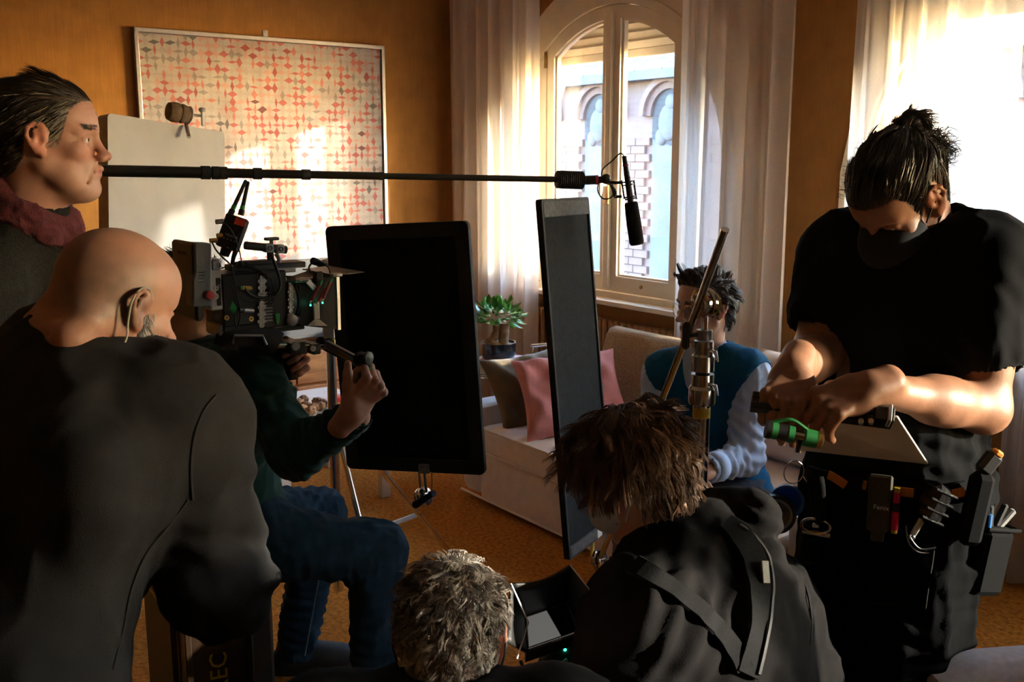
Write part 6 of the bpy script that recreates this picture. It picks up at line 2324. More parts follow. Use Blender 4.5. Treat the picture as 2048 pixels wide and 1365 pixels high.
# ------------------------------------------------------------------ C: camera operator sitting, in dark green
def person_c():
    f = RA
    T = head_frame(P(372, 592, 2.86), D(.8, .52, -.22), UP)
    r = right_of(f)
    J = dict(neck=P(398, 715, 2.86), chest=P(440, 830, 2.82), pelvis=P(465, 1015, 2.86), latp=r, latc=D(.35, -.93, 0))
    J['shR'] = P(505, 762, 2.66); J['elR'] = P(598, 905, 2.50); J['wrR'] = P(716, 832, 2.44)
    J['shL'] = P(395, 752, 3.02); J['elL'] = P(470, 880, 3.0); J['wrL'] = P(553, 782, 2.72)
    J['hipR'] = P(505, 1085, 2.76); J['knR'] = P(752, 1102, 2.86); J['anR'] = P(745, 1385, 2.78)
    J['hipL'] = P(520, 1040, 3.0); J['knL'] = P(640, 1030, 3.18); J['anL'] = P(592, 1300, 3.12)
    t = thing('person', (J['pelvis'].x, J['pelvis'].y, 0), 'camera operator in dark green sweater and jeans, seated with the cinema camera on his shoulder', 'person')
    SK = (.42, .22, .155)
    s = Sdf(.0045)
    add_head(s, T, J['neck'], .060)
    Vh, Qh = s.mesh()
    C = skin_cols(Vh, T, SK, scalp=((.03, .02, .015), 1.0, lambda x, y, z: hairline(x, y, z) * 1.0))
    b = Sdf(.011)
    add_body(b, J)
    Vb, Qb = b.mesh()
    hs = Sdf(.0028)
    y, z = D(.64, .12, .76).normalized(), D(.48, -.86, -.30)
    GR = P(730, 772, 2.43)
    z = (z - y * z.dot(y)).normalized()
    wr = GR - y * .070 + z * .030
    TH_ = Matrix.Translation(wr) @ Matrix((y.cross(z), y, z)).transposed().to_4x4()
    add_hand(hs, TH_, -1, [(72, 95, 60), (74, 95, 60), (76, 95, 60), (78, 95, 60)], [(-.026, .022, -.004), (-.050, .046, -.008), (-.068, .068, -.010), (-.086, .088, -.010)], scale=1.08)
    hs.rc(wr, J['wrR'] + (J['elR'] - J['wrR']) * .1, .027, .032, .02)
    y2, z2 = D(.72, .15, .50).normalized(), D(-.25, .95, 0)
    z2 = (z2 - y2 * z2.dot(y2)).normalized()
    G2 = P(584, 728, 2.66)
    w2 = G2 - y2 * .072 + z2 * .030
    T2 = Matrix.Translation(w2) @ Matrix((y2.cross(z2), y2, z2)).transposed().to_4x4()
    add_hand(hs, T2, 1, [(60, 85, 50), (64, 85, 50), (68, 85, 50), (72, 85, 50)], None, scale=1.05)
    hs.rc(w2, J['wrL'], .027, .032, .02)
    Vn, Qn = hs.mesh()
    Cn = np.tile(np.array(SK), (len(Vn), 1)) * (1 + .10 * vnoise(Vn * 60))[:, None]
    np_mesh('body', [(Vh, Qh), (Vb, Qb), (Vn, Qn)], M_SKIN, t, cols=[C, np.tile(np.array(SK), (len(Vb), 1)), Cn])
    p, n = scalp_points(Vh, Qh, T, hairline, 2500, 1)
    m = hair_mat('dark_brown_hair', (.022, .015, .012))
    V, Q = strands('hair', p, n, dirs(T, lambda x, y, z: vec3(len(x), 0, -.6, -.5)), .03, m, t, .0014, 4, 1, lift=.4, jitter=.3, shell=skull_shell(T))
    np_mesh('hair', [(V, Q)], m, t)
    M_GREEN = mat('dark_green_jersey', (.012, .050, .047), .9, var=.12, scale=30, spec=.2, sheen=.12, bump=.15, bscale=500)
    c = Sdf(.007)
    add_body(c, J, .018, 1.02, use=('torso',), k=.06)
    for q in 'RL':
        sh, el, w_ = (Vector(J[n_ + q]) for n_ in ('sh', 'el', 'wr'))
        c.el(sh, .080, None, .06)
        c.rc(sh, el, .080, .066, .045)
        c.rc(el, w_, .064, .041, .03)
        d_ = (w_ - el).normalized()
        c.rc(w_ - d_ * .006, w_ + d_ * .1, .034, .034, .004, 's')
    c.rc(J['neck'] + UP * .01, T @ Vector((0, -.02, -.05)), .066, .064, .008, 's')
    V, Q = c.mesh()
    V = smooth_mesh(V, Q, 1)
    fa = (J['wrR'] - J['elR'])
    V = wrinkle(V, Q, .010, 10, 15, D(.3, 0, 1), [
        (J['elR'] + fa * .35, .14, fa, 95, .0055), (J['elR'] + D(-.02, -.02, .02), .10, D(.6, 0, .5), 70, .007),
        (J['shR'].lerp(J['elR'], .45), .14, D(.5, 0, .9), 50, .005), (J['shR'] + D(.05, 0, -.02), .07, D(.9, 0, .2), 80, .003)])
    np_mesh('sweater', [(V, Q)], M_GREEN, t)
    M_JEAN = mat('blue_denim', (.011, .031, .055), .88, var=.35, scale=24, spec=.2, bump=.35, bscale=420)
    c = Sdf(.007)
    add_body(c, J, .016, 1.04, use=('pelvis',), k=.06)
    for q, rr in (('R', (.112, .088, .078, .064)), ('L', (.108, .086, .074, .062))):
        hp, kn, an = (Vector(J[n_ + q]) for n_ in ('hip', 'kn', 'an'))
        c.rc(hp, kn, rr[0], rr[1], .06)
        c.rc(kn, an, rr[2] + .006, rr[3], .04)
        d_ = (an - kn).normalized()
        c.rc(an + d_ * .02, an + d_ * .15, rr[3] - .008, rr[3], .004, 's')
    V, Q = c.mesh()
    V = smooth_mesh(V, Q, 1)
    V = wrinkle(V, Q, .008, 11, 21, D(.2, 0, 1), [
        (J['knR'] + D(-.07, 0, -.05), .10, D(.7, 0, -.7), 70, .006), (J['knL'] + D(-.03, -.05, .05), .12, D(.75, 0, -.65), 75, .006),
        (J['anL'] + UP * .10, .13, UP + D(.25, 0, 0), 80, .008), (J['anR'] + UP * .14, .12, UP, 60, .005), (J['hipR'] + D(.03, -.05, .05), .08, D(.9, 0, .4), 80, .006)])
    jo = np_mesh('jeans', [(V, Q)], M_JEAN, t)
    M_STITCH = mat('denim_stitch', (.16, .20, .26), .8, var=.2)
    sd = D(.95, -.30, 0)
    a_, b_ = J['knL'], J['anL']
    MB().tube([a_.lerp(b_, tt) + D(.30, -.95, 0) * (.073 - .010 * tt) + D(.022, 0, 0) for tt in np.linspace(.35, .98, 12)], .0022, 5).build('seam', M_STITCH, jo)
    shoe('shoe', t, J['anR'], D(.9, .3, 0), M_SHOE, M_SOLE, True)
    shoe('shoe', t, J['anL'], D(.95, .25, 0), M_SHOE, M_SOLE, True)
    # his seat
    st = thing('equipment_box', (J['pelvis'].x, J['pelvis'].y, 0), 'black equipment box the camera operator sits on', 'box')
    top = J['pelvis'].z - .15
    ctr = Vector((J['pelvis'].x, J['pelvis'].y, 0)) + D(-.10, .02, 0)
    Ms = rot3('Z', 53.5 + 33)
    MB().box(ctr + UP * top / 2, (.30, .34, top), Ms, .012).build('shell', M_TVB, st)
    MB().box(ctr + UP * top * .8, (.306, .346, .012), Ms, .002).build('lid_seam', M_GREYM, st)
person_c()
# ------------------------------------------------------------------ D: actor on the sofa
def person_d():
    fh = D(-.86, -.50, -.04)
    T = head_frame(P(1410, 614, 3.42), fh, D(.02, 0, 1))
    ft = D(-.45, -.89, 0)
    r = right_of(ft)
    J = dict(neck=P(1414, 712, 3.46), chest=P(1420, 800, 3.46), pelvis=P(1445, 985, 3.44), latp=r, latc=r)
    J['shL'] = P(1492, 752, 3.36); J['elL'] = P(1492, 915, 3.30); J['wrL'] = P(1418, 938, 3.12)
    J['shR'] = P(1330, 752, 3.52); J['elR'] = P(1298, 900, 3.40); J['wrR'] = P(1370, 945, 3.14)
    J['hipL'] = P(1475, 1000, 3.38); J['knL'] = P(1385, 1085, 2.98); J['anL'] = Vector((P(1385, 1085, 2.98).x + .02, P(1385, 1085, 2.98).y, .10))
    J['hipR'] = P(1400, 1000, 3.48); J['knR'] = P(1270, 1060, 3.10); J['anR'] = Vector((P(1270, 1060, 3.10).x, P(1270, 1060, 3.10).y - .03, .10))
    t = thing('person', (J['pelvis'].x, J['pelvis'].y, .4), 'young actor in a blue knitted vest and pale blue shirt seated on the sofa', 'person')
    SK = (.55, .31, .215)
    s = Sdf(.0034)
    add_head(s, T, J['neck'], .052, nose=1.0, fat=-.004)
    Vh, Qh = s.mesh()
    Vh = smooth_mesh(Vh, Qh, 1)
    C = skin_cols(Vh, T, SK, scalp=((.03, .02, .015), 1.0, lambda x, y, z: hairline(x, y, z) * 1.0))
    b = Sdf(.010)
    add_body(b, J, -.006, .88)
    Vb, Qb = b.mesh()
    hs = Sdf(.004)
    for q in 'LR':
        d_ = (J['wr' + q] - J['el' + q]).normalized()
        add_hand(hs, head_frame(J['wr' + q], d_ + D(-.2, 0, -.1), UP), -1 if q == 'R' else 1, [(20, 35, 20)] * 4)
    Vn, Qn = hs.mesh()
    np_mesh('body', [(Vh, Qh), (Vb, Qb), (Vn, Qn)], M_SKIN, t, cols=[C, np.tile(np.array(SK), (len(Vb), 1)), np.tile(np.array(SK), (len(Vn), 1))])
    eyes(T, t, (.05, 1, -.05))
    m = hair_mat('brown_black_hair', (.040, .025, .017), rough=.42)
    p, n = scalp_points(Vh, Qh, T, lambda x, y, z: hairline(x, y, z), 4400, 1)
    comb = dirs(T, lambda x, y, z: np.stack([np.where(z > .07, .45, np.sign(x) * .1), np.where(y > .045, .10, -.55), np.where(y > .045, .75, np.where(z > .09, .12, -.75))], 1))
    ln = lambda P_: np.interp(head_local(P_, T)[:, 2], [-.07, 0, .06, .11], [.035, .04, .055, .065])
    V, Q = strands('hair', p, n, comb, ln, m, t, .0014, 6, 3, lift=.45, jitter=.14, curl=.36, curl_f=55, clump=.6, guides=260, shell=skull_shell(T))
    np_mesh('hair', [(V, Q)], m, t)
    bp_, bn_ = scalp_points(Vh, Qh, T, lambda x, y, z: (z > .022) & (z < .032) & (np.abs(x) > .010) & (np.abs(x) < .052) & (y > .05), 240, 5)
    V, Q = strands('eyebrow', bp_, bn_, dirs(T, lambda x, y, z: np.stack([np.sign(x), -.35 + 0 * x, .15 + 0 * x], 1)), .010, None, t, .0007, 3, 4, lift=.3)
    np_mesh('eyebrow', [(V, Q)], m, t)
    # glasses: thin round wire frame
    g = thing('glasses', T @ Vector((0, .105, .0)), 'thin gold wire glasses with rounded lenses on the actor face', 'glasses')
    M_WIRE = mat('gold_wire', (.55, .42, .22), .25, .95, var=.1)
    M_LENS = M_GLASS
    fr_ = []
    for q in (-1, 1):
        pts = [T @ Vector((q * .034 + .0245 * math.cos(a) * (1 - .06 * math.cos(2 * a)), .1035 - .010 * abs(math.cos(a)) * (1 if q * math.cos(a) > 0 else 0), -.003 + .0215 * math.sin(a))) for a in np.linspace(0, 2 * math.pi, 29)[:-1]]
        MB().tube(pts, .0011, 6, closed=True).build('rim', M_WIRE, g, smooth=60)
        MB().add(pts, [tuple(range(28))]).build('lens', M_LENS, g)
        MB().tube([T @ Vector((q * .0585, .093, .004)), T @ Vector((q * .072, .075, .007)), T @ Vector((q * .082, .0, .012)), T @ Vector((q * .086, -.02, -.006))], .0010, 6).build('temple', M_WIRE, g, smooth=60)
    MB().tube(spline([T @ Vector((-.0105, .104, .0)), T @ Vector((0, .1065, .004)), T @ Vector((.0105, .104, .0))]), .0010, 6).build('bridge', M_WIRE, g, smooth=60)
    # shirt
    M_SHIRT = mat('pale_blue_cotton', (.42, .52, .70), .85, var=.06, scale=30, spec=.2, bump=.15, bscale=400)
    c = Sdf(.006)
    add_body(c, J, .008, .90, use=('torso',), k=.05)
    for q in 'RL':
        sh, el, w_ = (Vector(J[n_ + q]) for n_ in ('sh', 'el', 'wr'))
        c.el(sh, .068, None, .05)
        c.rc(sh, el, .066, .062, .04)
        c.rc(el, w_, .058, .044, .03)
        d_ = (w_ - el).normalized()
        c.rc(w_ - d_ * .005, w_ + d_ * .1, .036, .036, .004, 's')
    c.rc(J['neck'] + UP * .0, T @ Vector((0, -.01, -.06)), .056, .056, .006, 's')
    V, Q = c.mesh()
    V = smooth_mesh(V, Q, 1)
    V = wrinkle(V, Q, .008, 13, 33, D(.1, 0, 1), [
        (J['elL'] + UP * .06, .12, D(.5, 0, .8), 75, .006), (J['elL'].lerp(J['wrL'], .5), .10, D(1, 0, .2), 80, .006), (J['shL'] + UP * -.06, .08, D(.6, 0, .3), 90, .003)])
    sh_ = np_mesh('shirt', [(V, Q)], M_SHIRT, t)
    for q, s_ in (('L', 1), ('R', -1)):
        d_ = (J['wr' + q] - J['el' + q]).normalized()
        MB().cyl(J['wr' + q] - d_ * .055, J['wr' + q] - d_ * .002, .050, .047, n=20, cap=False).build('cuff', M_SHIRT, sh_, smooth=60, solid=.003)
    # collar: two pointed leaves round the neck
    nb = J['neck'] + UP * .035
    ff = D(-.55, -.83, 0).normalized()
    rr = ff.cross(UP)
    for q in (-1, 1):
        pts_o, pts_i = [], []
        for i in range(11):
            a = math.pi * i / 10
            dirv = ff * math.cos(a) + rr * q * math.sin(a)
            pts_i.append(nb + dirv * (.062 if i else .068) + UP * (.020 - .006 * math.cos(a)))
            drop = .038 + (.035 * max(0, 1 - i / 3))
            pts_o.append(nb + dirv * .090 + rr * q * (.022 if i == 0 else .006 * max(0, 3 - i)) + UP * (.004 - drop))
        vs = pts_i + pts_o
        MB().add(vs, [(i, i + 1, 12 + i, 11 + i) for i in range(10)]).build('collar', M_SHIRT, sh_, smooth=180, solid=.003)
    # vest
    M_VEST = mat('blue_wool_knit', (.004, .085, .19), .92, var=.15, scale=50, spec=.2, bump=.4, bscale=380)
    c = Sdf(.006)
    add_body(c, J, .023, .91, use=('torso',), k=.05)
    for q in 'RL':
        sh, el = Vector(J['sh' + q]), Vector(J['el' + q])
        c.el(sh, .070, None, .05)
        # arm opening
        out = (sh - Vector(J['chest'])); out.z = 0; out.normalize()
        c.rc(sh + out * .040 - UP * .02, sh + out * .12 - UP * .22, .080, .10, .010, 's')
    c.rc(J['neck'] + UP * .02, T @ Vector((0, -.01, -.04)), .074, .072, .008, 's')
    c.rc(J['neck'] + ff * .10 + UP * .03, J['neck'] + ff * .15 - UP * .16, .074, .012, .010, 's')
    c.cut(J['pelvis'] - UP * .06, -UP)
    V, Q = c.mesh()
    V = smooth_mesh(V, Q, 1)
    V = wrinkle(V, Q, .006, 9, 37, UP, [(J['pelvis'] + UP * .06, .18, UP, 60, .006)])
    np_mesh('knitted_vest', [(V, Q)], M_VEST, t)
    M_CORD = mat('navy_corduroy', (.010, .018, .040), .9, var=.15, scale=40, sheen=.25, spec=.15)
    weave(M_CORD, 700, .6, .002)
    c = Sdf(.008)
    add_body(c, J, .010, .95, use=('pelvis', 'legL', 'legR'))
    V, Q = c.mesh()
    V = wrinkle(V, Q, .005, 9, 41, None)
    np_mesh('trousers', [(V, Q)], M_CORD, t)
    for q in 'RL':
        shoe('shoe', t, J['an' + q], D(-.4, -.9, 0), mat('brown_leather', (.06, .03, .015), .4, var=.1), M_SOLE)
person_d()

# ------------------------------------------------------------------ E: man with hair bun holding the slate
def person_e():
    fh = D(-.62, -.36, -.70)
    T = head_frame(P(1800, 398, 2.05), fh, D(-.44, -.28, .85))
    ft = D(-.50, -.86, 0)
    r = right_of(ft)
    J = dict(neck=P(1846, 478, 2.10), chest=P(1828, 620, 2.10), pelvis=P(1790, 975, 2.08), latp=r, latc=r + UP * .02)
    J['shR'] = P(1696, 518, 2.20); J['elR'] = P(1632, 712, 2.12); J['wrR'] = P(1588, 736, 1.89)
    J['shL'] = P(1966, 528, 2.02); J['elL'] = P(1968, 818, 1.96); J['wrL'] = P(1738, 776, 1.81)
    J['hipR'] = P(1712, 1035, 2.16); J['knR'] = P(1660, 1235, 2.13); J['anR'] = Vector((P(1672, 1500, 2.16).x, P(1672, 1500, 2.16).y, .10))
    J['hipL'] = P(1848, 1035, 2.02); J['knL'] = P(1800, 1240, 1.98); J['anL'] = Vector((P(1790, 1500, 2.0).x, P(1790, 1500, 2.0).y, .10))
    t = thing('person', (J['pelvis'].x, J['pelvis'].y, 0), 'tall man with a hair bun and black T-shirt looking down at his slate', 'person')
    SK = (.275, .13, .075)
    s = Sdf(.0036)
    add_head(s, T, J['neck'], .062, nose=1.0, fat=.002)
    Vh, Qh = s.mesh()
    Vh = smooth_mesh(Vh, Qh, 1)
    def hl2(x, y, z):
        return hairline(x, y, z) | ((z > .066) & (y > .03))
    C = skin_cols(Vh, T, SK, stubble=((.03, .022, .018), .9), scalp=((.012, .008, .006), 1.0, lambda x, y, z: hl2(x, y, z) * 1.0))
    b = Sdf(.010)
    add_body(b, J, -.004, 1.0, use=('torso', 'legR', 'legL'))
    Vb, Qb = b.mesh()
    hs = Sdf(.004)
    for q in 'RL':
        sh, el, w_ = (Vector(J[n_ + q]) for n_ in ('sh', 'el', 'wr'))
        hs.rc(sh, el, .054, .046, .03)
        hs.el(sh.lerp(el, .55), (.052, .056, .10), frame3(z=(el - sh), x=VR), .04)
        hs.rc(el, el.lerp(w_, .45), .047, .045, .03)
        hs.rc(el.lerp(w_, .35), w_, .044, .028, .03)
    y, z = D(-.42, -.72, -.52).normalized(), D(-.1, -.5, .85)
    z = (z - y * z.dot(y)).normalized()
    TR = Matrix.Translation(J['wrR']) @ Matrix((y.cross(z), y, z)).transposed().to_4x4()
    add_hand(hs, TR, -1, [(56, 28, 18), (60, 32, 20), (62, 34, 20), (60, 34, 20)], [(-.026, .020, -.010), (-.044, .042, -.026), (-.044, .060, -.048), (-.038, .074, -.066)], scale=1.05)
    y, z = D(-.92, -.22, -.30).normalized(), D(-.12, -.58, .80)
    z = (z - y * z.dot(y)).normalized()
    TL = Matrix.Translation(J['wrL']) @ Matrix((y.cross(z), y, z)).transposed().to_4x4()
    add_hand(hs, TL, 1, [(46, 40, 25), (54, 36, 22), (60, 34, 20), (64, 34, 20)], [(.026, .020, -.010), (.046, .044, -.024), (.046, .066, -.042), (.040, .084, -.058)], scale=1.05)
    Vn, Qn = hs.mesh()
    Cn = np.tile(np.array(SK), (len(Vn), 1)) * (1 + .10 * vnoise(Vn * 70) + .05 * vnoise(Vn * 300))[:, None]
    np_mesh('body', [(Vh, Qh), (Vb, Qb), (Vn, Qn)], M_SKIN, t, cols=[C, np.tile(np.array(SK), (len(Vb), 1)), Cn])
    eyes(T, t, (0, .8, -.5))
    m = hair_mat('black_hair', (.012, .0075, .0055), rough=.33, spec=.7)
    bun = T @ Vector((-.015, -.075, .110))
    bunL = head_local(np.array([bun]), T)[0]
    p, n = scalp_points(Vh, Qh, T, hl2, 5200, 1)
    comb = dirs(T, lambda x, y, z: np.stack([bunL[0] - x, bunL[1] - y, bunL[2] - z], 1) / (np.sqrt((bunL[0] - x) ** 2 + (bunL[1] - y) ** 2 + (bunL[2] - z) ** 2)[:, None] + 1e-3))
    lnb = lambda P_: np.clip(np.linalg.norm(head_local(P_, T) - bunL, axis=1) * .85, .012, .075)
    V, Q = strands('hair', p, n, comb, lnb, m, t, .0017, 5, 3, lift=.10, jitter=.05, curl=.10, curl_f=80, clump=.5, guides=300, shell=skull_shell(T, .004))
    V2, Q2 = strands('hair', p[:700], n[:700], comb, .045, m, t, .0005, 6, 9, lift=.35, jitter=.3, curl=.9, curl_f=140, shell=skull_shell(T, .006))
    np_mesh('hair', [(V, Q), (V2, Q2)], m, t)
    # the bun: coiled knot with loose ends
    bs = Sdf(.004)
    bc = P(1828, 256, 2.05)
    bs.chain([P(1802, 304, 2.06), P(1798, 270, 2.05), P(1818, 242, 2.05), P(1842, 242, 2.05), P(1842, 272, 2.06), P(1824, 300, 2.07)], [.022, .017, .015, .015, .016, .022], .010)
    bs.chain([P(1810, 300, 2.07), P(1845, 296, 2.09), P(1872, 300, 2.10)], [.030, .026, .014], .02)
    Vb_, Qb_ = bs.mesh()
    Vb_ = wrinkle(Vb_, Qb_, .003, 45, 5)
    rng = np.random.RandomState(5)
    k = rng.choice(len(Vb_), 1700)
    nb_ = normals(Vb_, Qb_)[k]
    right = A3(VR)
    tgt = A3(P(1870, 296, 2.1))
    def comb2(P_):
        d = np.tile(A3(D(.75, .1, -.25)), (len(P_), 1))
        c_ = A3(bc)
        up_ = (P_[:, 2] > c_[2] - .01)[:, None]
        tang = np.cross(np.tile(A3(VF), (len(P_), 1)), P_ - c_)
        tang /= np.linalg.norm(tang, axis=1)[:, None] + 1e-6
        return np.where(up_, tang, d)
    V3, Q3 = strands('bun', Vb_[k], nb_, comb2, .032, m, t, .0012, 5, 2, lift=.16, jitter=.16, curl=.35, curl_f=90, clump=.4, guides=120)
    k = k[Vb_[k][:, :2] @ A3(VR)[:2] > (A3(P(1845, 300, 2.08))[:2] @ A3(VR)[:2])][:500]
    V4, Q4 = strands('bun', Vb_[k], normals(Vb_, Qb_)[k], lambda P_: np.tile(A3(D(1, 0, -.05)), (len(P_), 1)), .06, m, t, .0009, 7, 8, lift=.3, jitter=.35, curl=.8, curl_f=80)
    np_mesh('hair_bun', [(Vb_, Qb_), (V3, Q3), (V4, Q4)], m, t)
    # mask
    mk = Sdf(.004)
    h = Space(mk, T)
    h.el((0, .044, -.044), (.072, .097, .060), k=0)
    h.el((0, .075, -.085), (.045, .040, .045), k=.02)
    mk.cut(T @ Vector((0, .030, 0)), -(T.to_3x3() @ Vector((0, 1, .15))))
    V, Q = mk.mesh()
    M_MASK = mat('black_face_mask', (.006, .006, .0065), .9, var=.1)
    mo = np_mesh('face_mask', [(V, Q)], M_MASK, t)
    for q in (-1, 1):
        MB().tube(spline([T @ Vector((q * .070, .034, -.028)), T @ Vector((q * .080, .006, -.004)), T @ Vector((q * .088, -.018, .004)), T @ Vector((q * .086, -.012, -.025)), T @ Vector((q * .068, .030, -.062))]), .0018, 6).build('ear_loop', M_MASK, mo, smooth=60)
    # T-shirt
    M_TEE = mat('faded_black_cotton', (.0060, .0062, .0072), .92, var=.1, scale=20, spec=.06, bump=.15, bscale=500)
    c = Sdf(.007)
    add_body(c, J, .020, 1.03, use=('torso',), k=.06)
    for q in 'RL':
        sh, el = Vector(J['sh' + q]), Vector(J['el' + q])
        c.el(sh, .080, None, .05)
        e_ = sh.lerp(el, .58)
        c.rc(sh, e_, .080, .084, .05)
        d_ = (el - sh).normalized()
        c.rc(e_ + d_ * .062, e_ + d_ * .2, .072, .10, .004, 's')
    c.rc(J['pelvis'] + UP * .12, J['pelvis'] + UP * .03, .158, .165, .06)
    c.cut(J['pelvis'] - UP * .015, -UP)
    c.rc(J['neck'] + D(0, 0, .015), T @ Vector((0, -.03, -.05)), .074, .066, .008, 's')
    V, Q = c.mesh()
    V = smooth_mesh(V, Q, 1)
    V = wrinkle(V, Q, .013, 8, 51, D(.15, 0, 1), [
        (J['pelvis'] + D(.05, -.05, .12), .16, D(.3, 0, 1), 60, .007), (J['shL'] + UP * -.08, .10, D(.6, 0, .7), 60, .005),
        (J['shR'] + UP * -.08, .10, D(-.6, 0, .7), 60, .005), (J['chest'] + D(.06, -.1, -.05), .12, D(.7, 0, .7), 45, .004)])
    np_mesh('t_shirt', [(V, Q)], M_TEE, t)
    # cargo trousers
    M_CARGO = mat('black_canvas', (.0045, .0050, .0060), .92, var=.2, scale=18, spec=.06, bump=.2, bscale=380)
    c = Sdf(.008)
    add_body(c, J, .020, 1.05, use=('pelvis',), k=.06)
    for q in 'RL':
        hp, kn, an = (Vector(J[n_ + q]) for n_ in ('hip', 'kn', 'an'))
        c.rc(hp, kn, .114, .094, .06)
        c.rc(kn, an, .094, .066, .05)
        c.rc(kn.lerp(an, .22), kn.lerp(an, .34), .104, .098, .04)
        side = (kn - Vector((P(1735, 1240, 2.05)))).normalized() * .5 - VF * .5
        c.bx(hp.lerp(kn, .72) + D(.055 if q == 'L' else -.075, -.085, 0), (.065, .022, .09), rot3('Z', 53.5 + (12 if q == 'L' else -12)), .014, .02)
        d_ = (an - kn).normalized()
        c.rc(an + d_ * .01, an + d_ * .1, .056, .058, .004, 's')
    V, Q = c.mesh()
    V = wrinkle(V, Q, .015, 9, 61, UP, [(J['knL'] - UP * .03, .14, UP, 60, .009), (J['knR'] - UP * .03, .14, UP, 60, .009)])
    np_mesh('cargo_trousers', [(V, Q)], M_CARGO, t)
    for q in 'RL':
        shoe('shoe', t, J['an' + q], ft, M_SHOE, M_SOLE)
    return J, t
JE, E_T = person_e()

# ------------------------------------------------------------------ F: crouching man with brown hair
def person_f():
    fh = D(-.80, .28, -.52)
    T = head_frame(P(1268, 948, 1.90), fh, D(-.35, .30, .9))
    J = dict(neck=P(1362, 1080, 1.90), chest=P(1424, 1252, 1.82), pelvis=P(1500, 1600, 1.75), latp=D(.55, .80, 0), latc=D(.72, .62, .10))
    J['shL'] = P(1288, 1256, 1.70); J['elL'] = P(1178, 1460, 1.62); J['wrL'] = P(1150, 1392, 1.76)
    J['shR'] = P(1526, 1222, 1.96); J['elR'] = P(1612, 1370, 1.90); J['wrR'] = P(1640, 1480, 2.02)
    J['wrL'] = P(1158, 1372, 1.84)
    g = lambda p_, z: Vector((p_.x, p_.y, z))
    pv = J['pelvis']
    J['hipL'] = pv + D(-.04, -.08, -.05); J['knL'] = g(pv + D(-.26, -.05, 0), .50); J['anL'] = g(pv + D(-.16, -.08, 0), .10)
    J['hipR'] = pv + D(.05, .08, -.05); J['knR'] = g(pv + D(-.20, .24, 0), .12); J['anR'] = g(pv + D(.15, .26, 0), .10)
    t = thing('person', (pv.x, pv.y, 0), 'brown-haired man in a charcoal hoodie and shoulder harness, crouching with his back to us', 'person')
    SK = (.50, .27, .19)
    s = Sdf(.004)
    add_head(s, T, J['neck'], .058)
    Vh, Qh = s.mesh()
    Vh = smooth_mesh(Vh, Qh, 1)
    C = skin_cols(Vh, T, SK, scalp=((.03, .016, .01), 1.0, lambda x, y, z: hairline(x, y, z) * 1.0))
    b = Sdf(.011)
    add_body(b, J)
    Vb, Qb = b.mesh()
    hs = Sdf(.004)
    add_hand(hs, head_frame(J['wrL'], D(-.30, .25, .80), D(.2, -.95, .2)), 1, [(40, 60, 40)] * 4, [(.026, .02, -.01), (.040, .05, -.02), (.040, .08, -.026), (.036, .10, -.03)])
    hs.rc(J['elR'], J['wrR'], .046, .030, .02)
    add_hand(hs, head_frame(J['wrR'], D(.0, .3, -1), D(.9, .2, 0)), -1)
    Vn, Qn = hs.mesh()
    np_mesh('body', [(Vh, Qh), (Vb, Qb), (Vn, Qn)], M_SKIN, t, cols=[C, np.tile(np.array(SK), (len(Vb), 1)), np.tile(np.array(SK), (len(Vn), 1))])
    eyes(T, t)
    m = hair_mat('chestnut_hair', (.11, .054, .026), rough=.5, spec=.45)
    p, n = scalp_points(Vh, Qh, T, lambda x, y, z: hairline(x, y, z) | ((z > -.075) & (y < -.02)), 8600, 1)
    crown = (0, -.045, .125)
    def cd(x, y, z):
        d = np.stack([x * 1.2, (y - crown[1]) * 1.0, (z - crown[2]) * 1.0 - .05], 1)
        d /= np.linalg.norm(d, axis=1)[:, None] + 1e-6
        return d
    ln = lambda P_: np.interp(head_local(P_, T)[:, 2], [-.07, 0, .06, .11], [.055, .075, .095, .095])
    V, Q = strands('hair', p, n, dirs(T, cd), ln, m, t, .0011, 6, 3, lift=.42, jitter=.12, curl=.45, curl_f=60, gravity=.30, clump=.5, guides=650, shell=skull_shell(T, .010))
    np_mesh('hair', [(V, Q)], m, t)
    # surgical mask
    mk = Sdf(.004)
    h = Space(mk, T)
    h.el((0, .044, -.048), (.066, .080, .052), k=0)
    mk.cut(T @ Vector((0, .036, 0)), -(T.to_3x3() @ Vector((0, 1, .15))))
    V, Q = mk.mesh()
    M_SURG = mat('pale_surgical_mask', (.52, .60, .66), .85, var=.05)
    mo = np_mesh('face_mask', [(V, Q)], M_SURG, t)
    for q in (-1, 1):
        MB().tube(spline([T @ Vector((q * .064, .040, -.020)), T @ Vector((q * .080, .010, -.004)), T @ Vector((q * .092, -.016, .008)), T @ Vector((q * .090, -.012, -.03)), T @ Vector((q * .064, .036, -.075))]), .0017, 6).build('ear_loop', M_WHT, mo, smooth=60)
    M_HOOD = mat('charcoal_hoodie', (.0105, .0095, .010), .93, var=.15, scale=24, spec=.08, bump=.2, bscale=420)
    c = Sdf(.008)
    add_body(c, J, .024, 1.08, use=('torso',), k=.07)
    for q in 'RL':
        sh, el, w_ = (Vector(J[n_ + q]) for n_ in ('sh', 'el', 'wr'))
        c.el(sh, .092, None, .06)
        c.rc(sh, el, .090, .080, .06)
        if q == 'L':
            c.rc(el, w_, .076, .048, .03)
            d_ = (w_ - el).normalized()
            c.rc(w_ - d_ * .0, w_ + d_ * .1, .038, .038, .004, 's')
        else:
            d_ = (el - sh).normalized()
            c.rc(el - d_ * .05, el + d_ * .1, .060, .075, .004, 's')
    # hood lying behind the neck
    nb = J['neck']
    hp_ = []
    for i in range(17):
        a = rad(-160 + 320 * i / 16)
        hp_.append(nb + D(.045, -.02, .012) + D(.098 * math.cos(a), .085 * math.sin(a), .035 * math.cos(a) + .02 * math.sin(2 * a)))
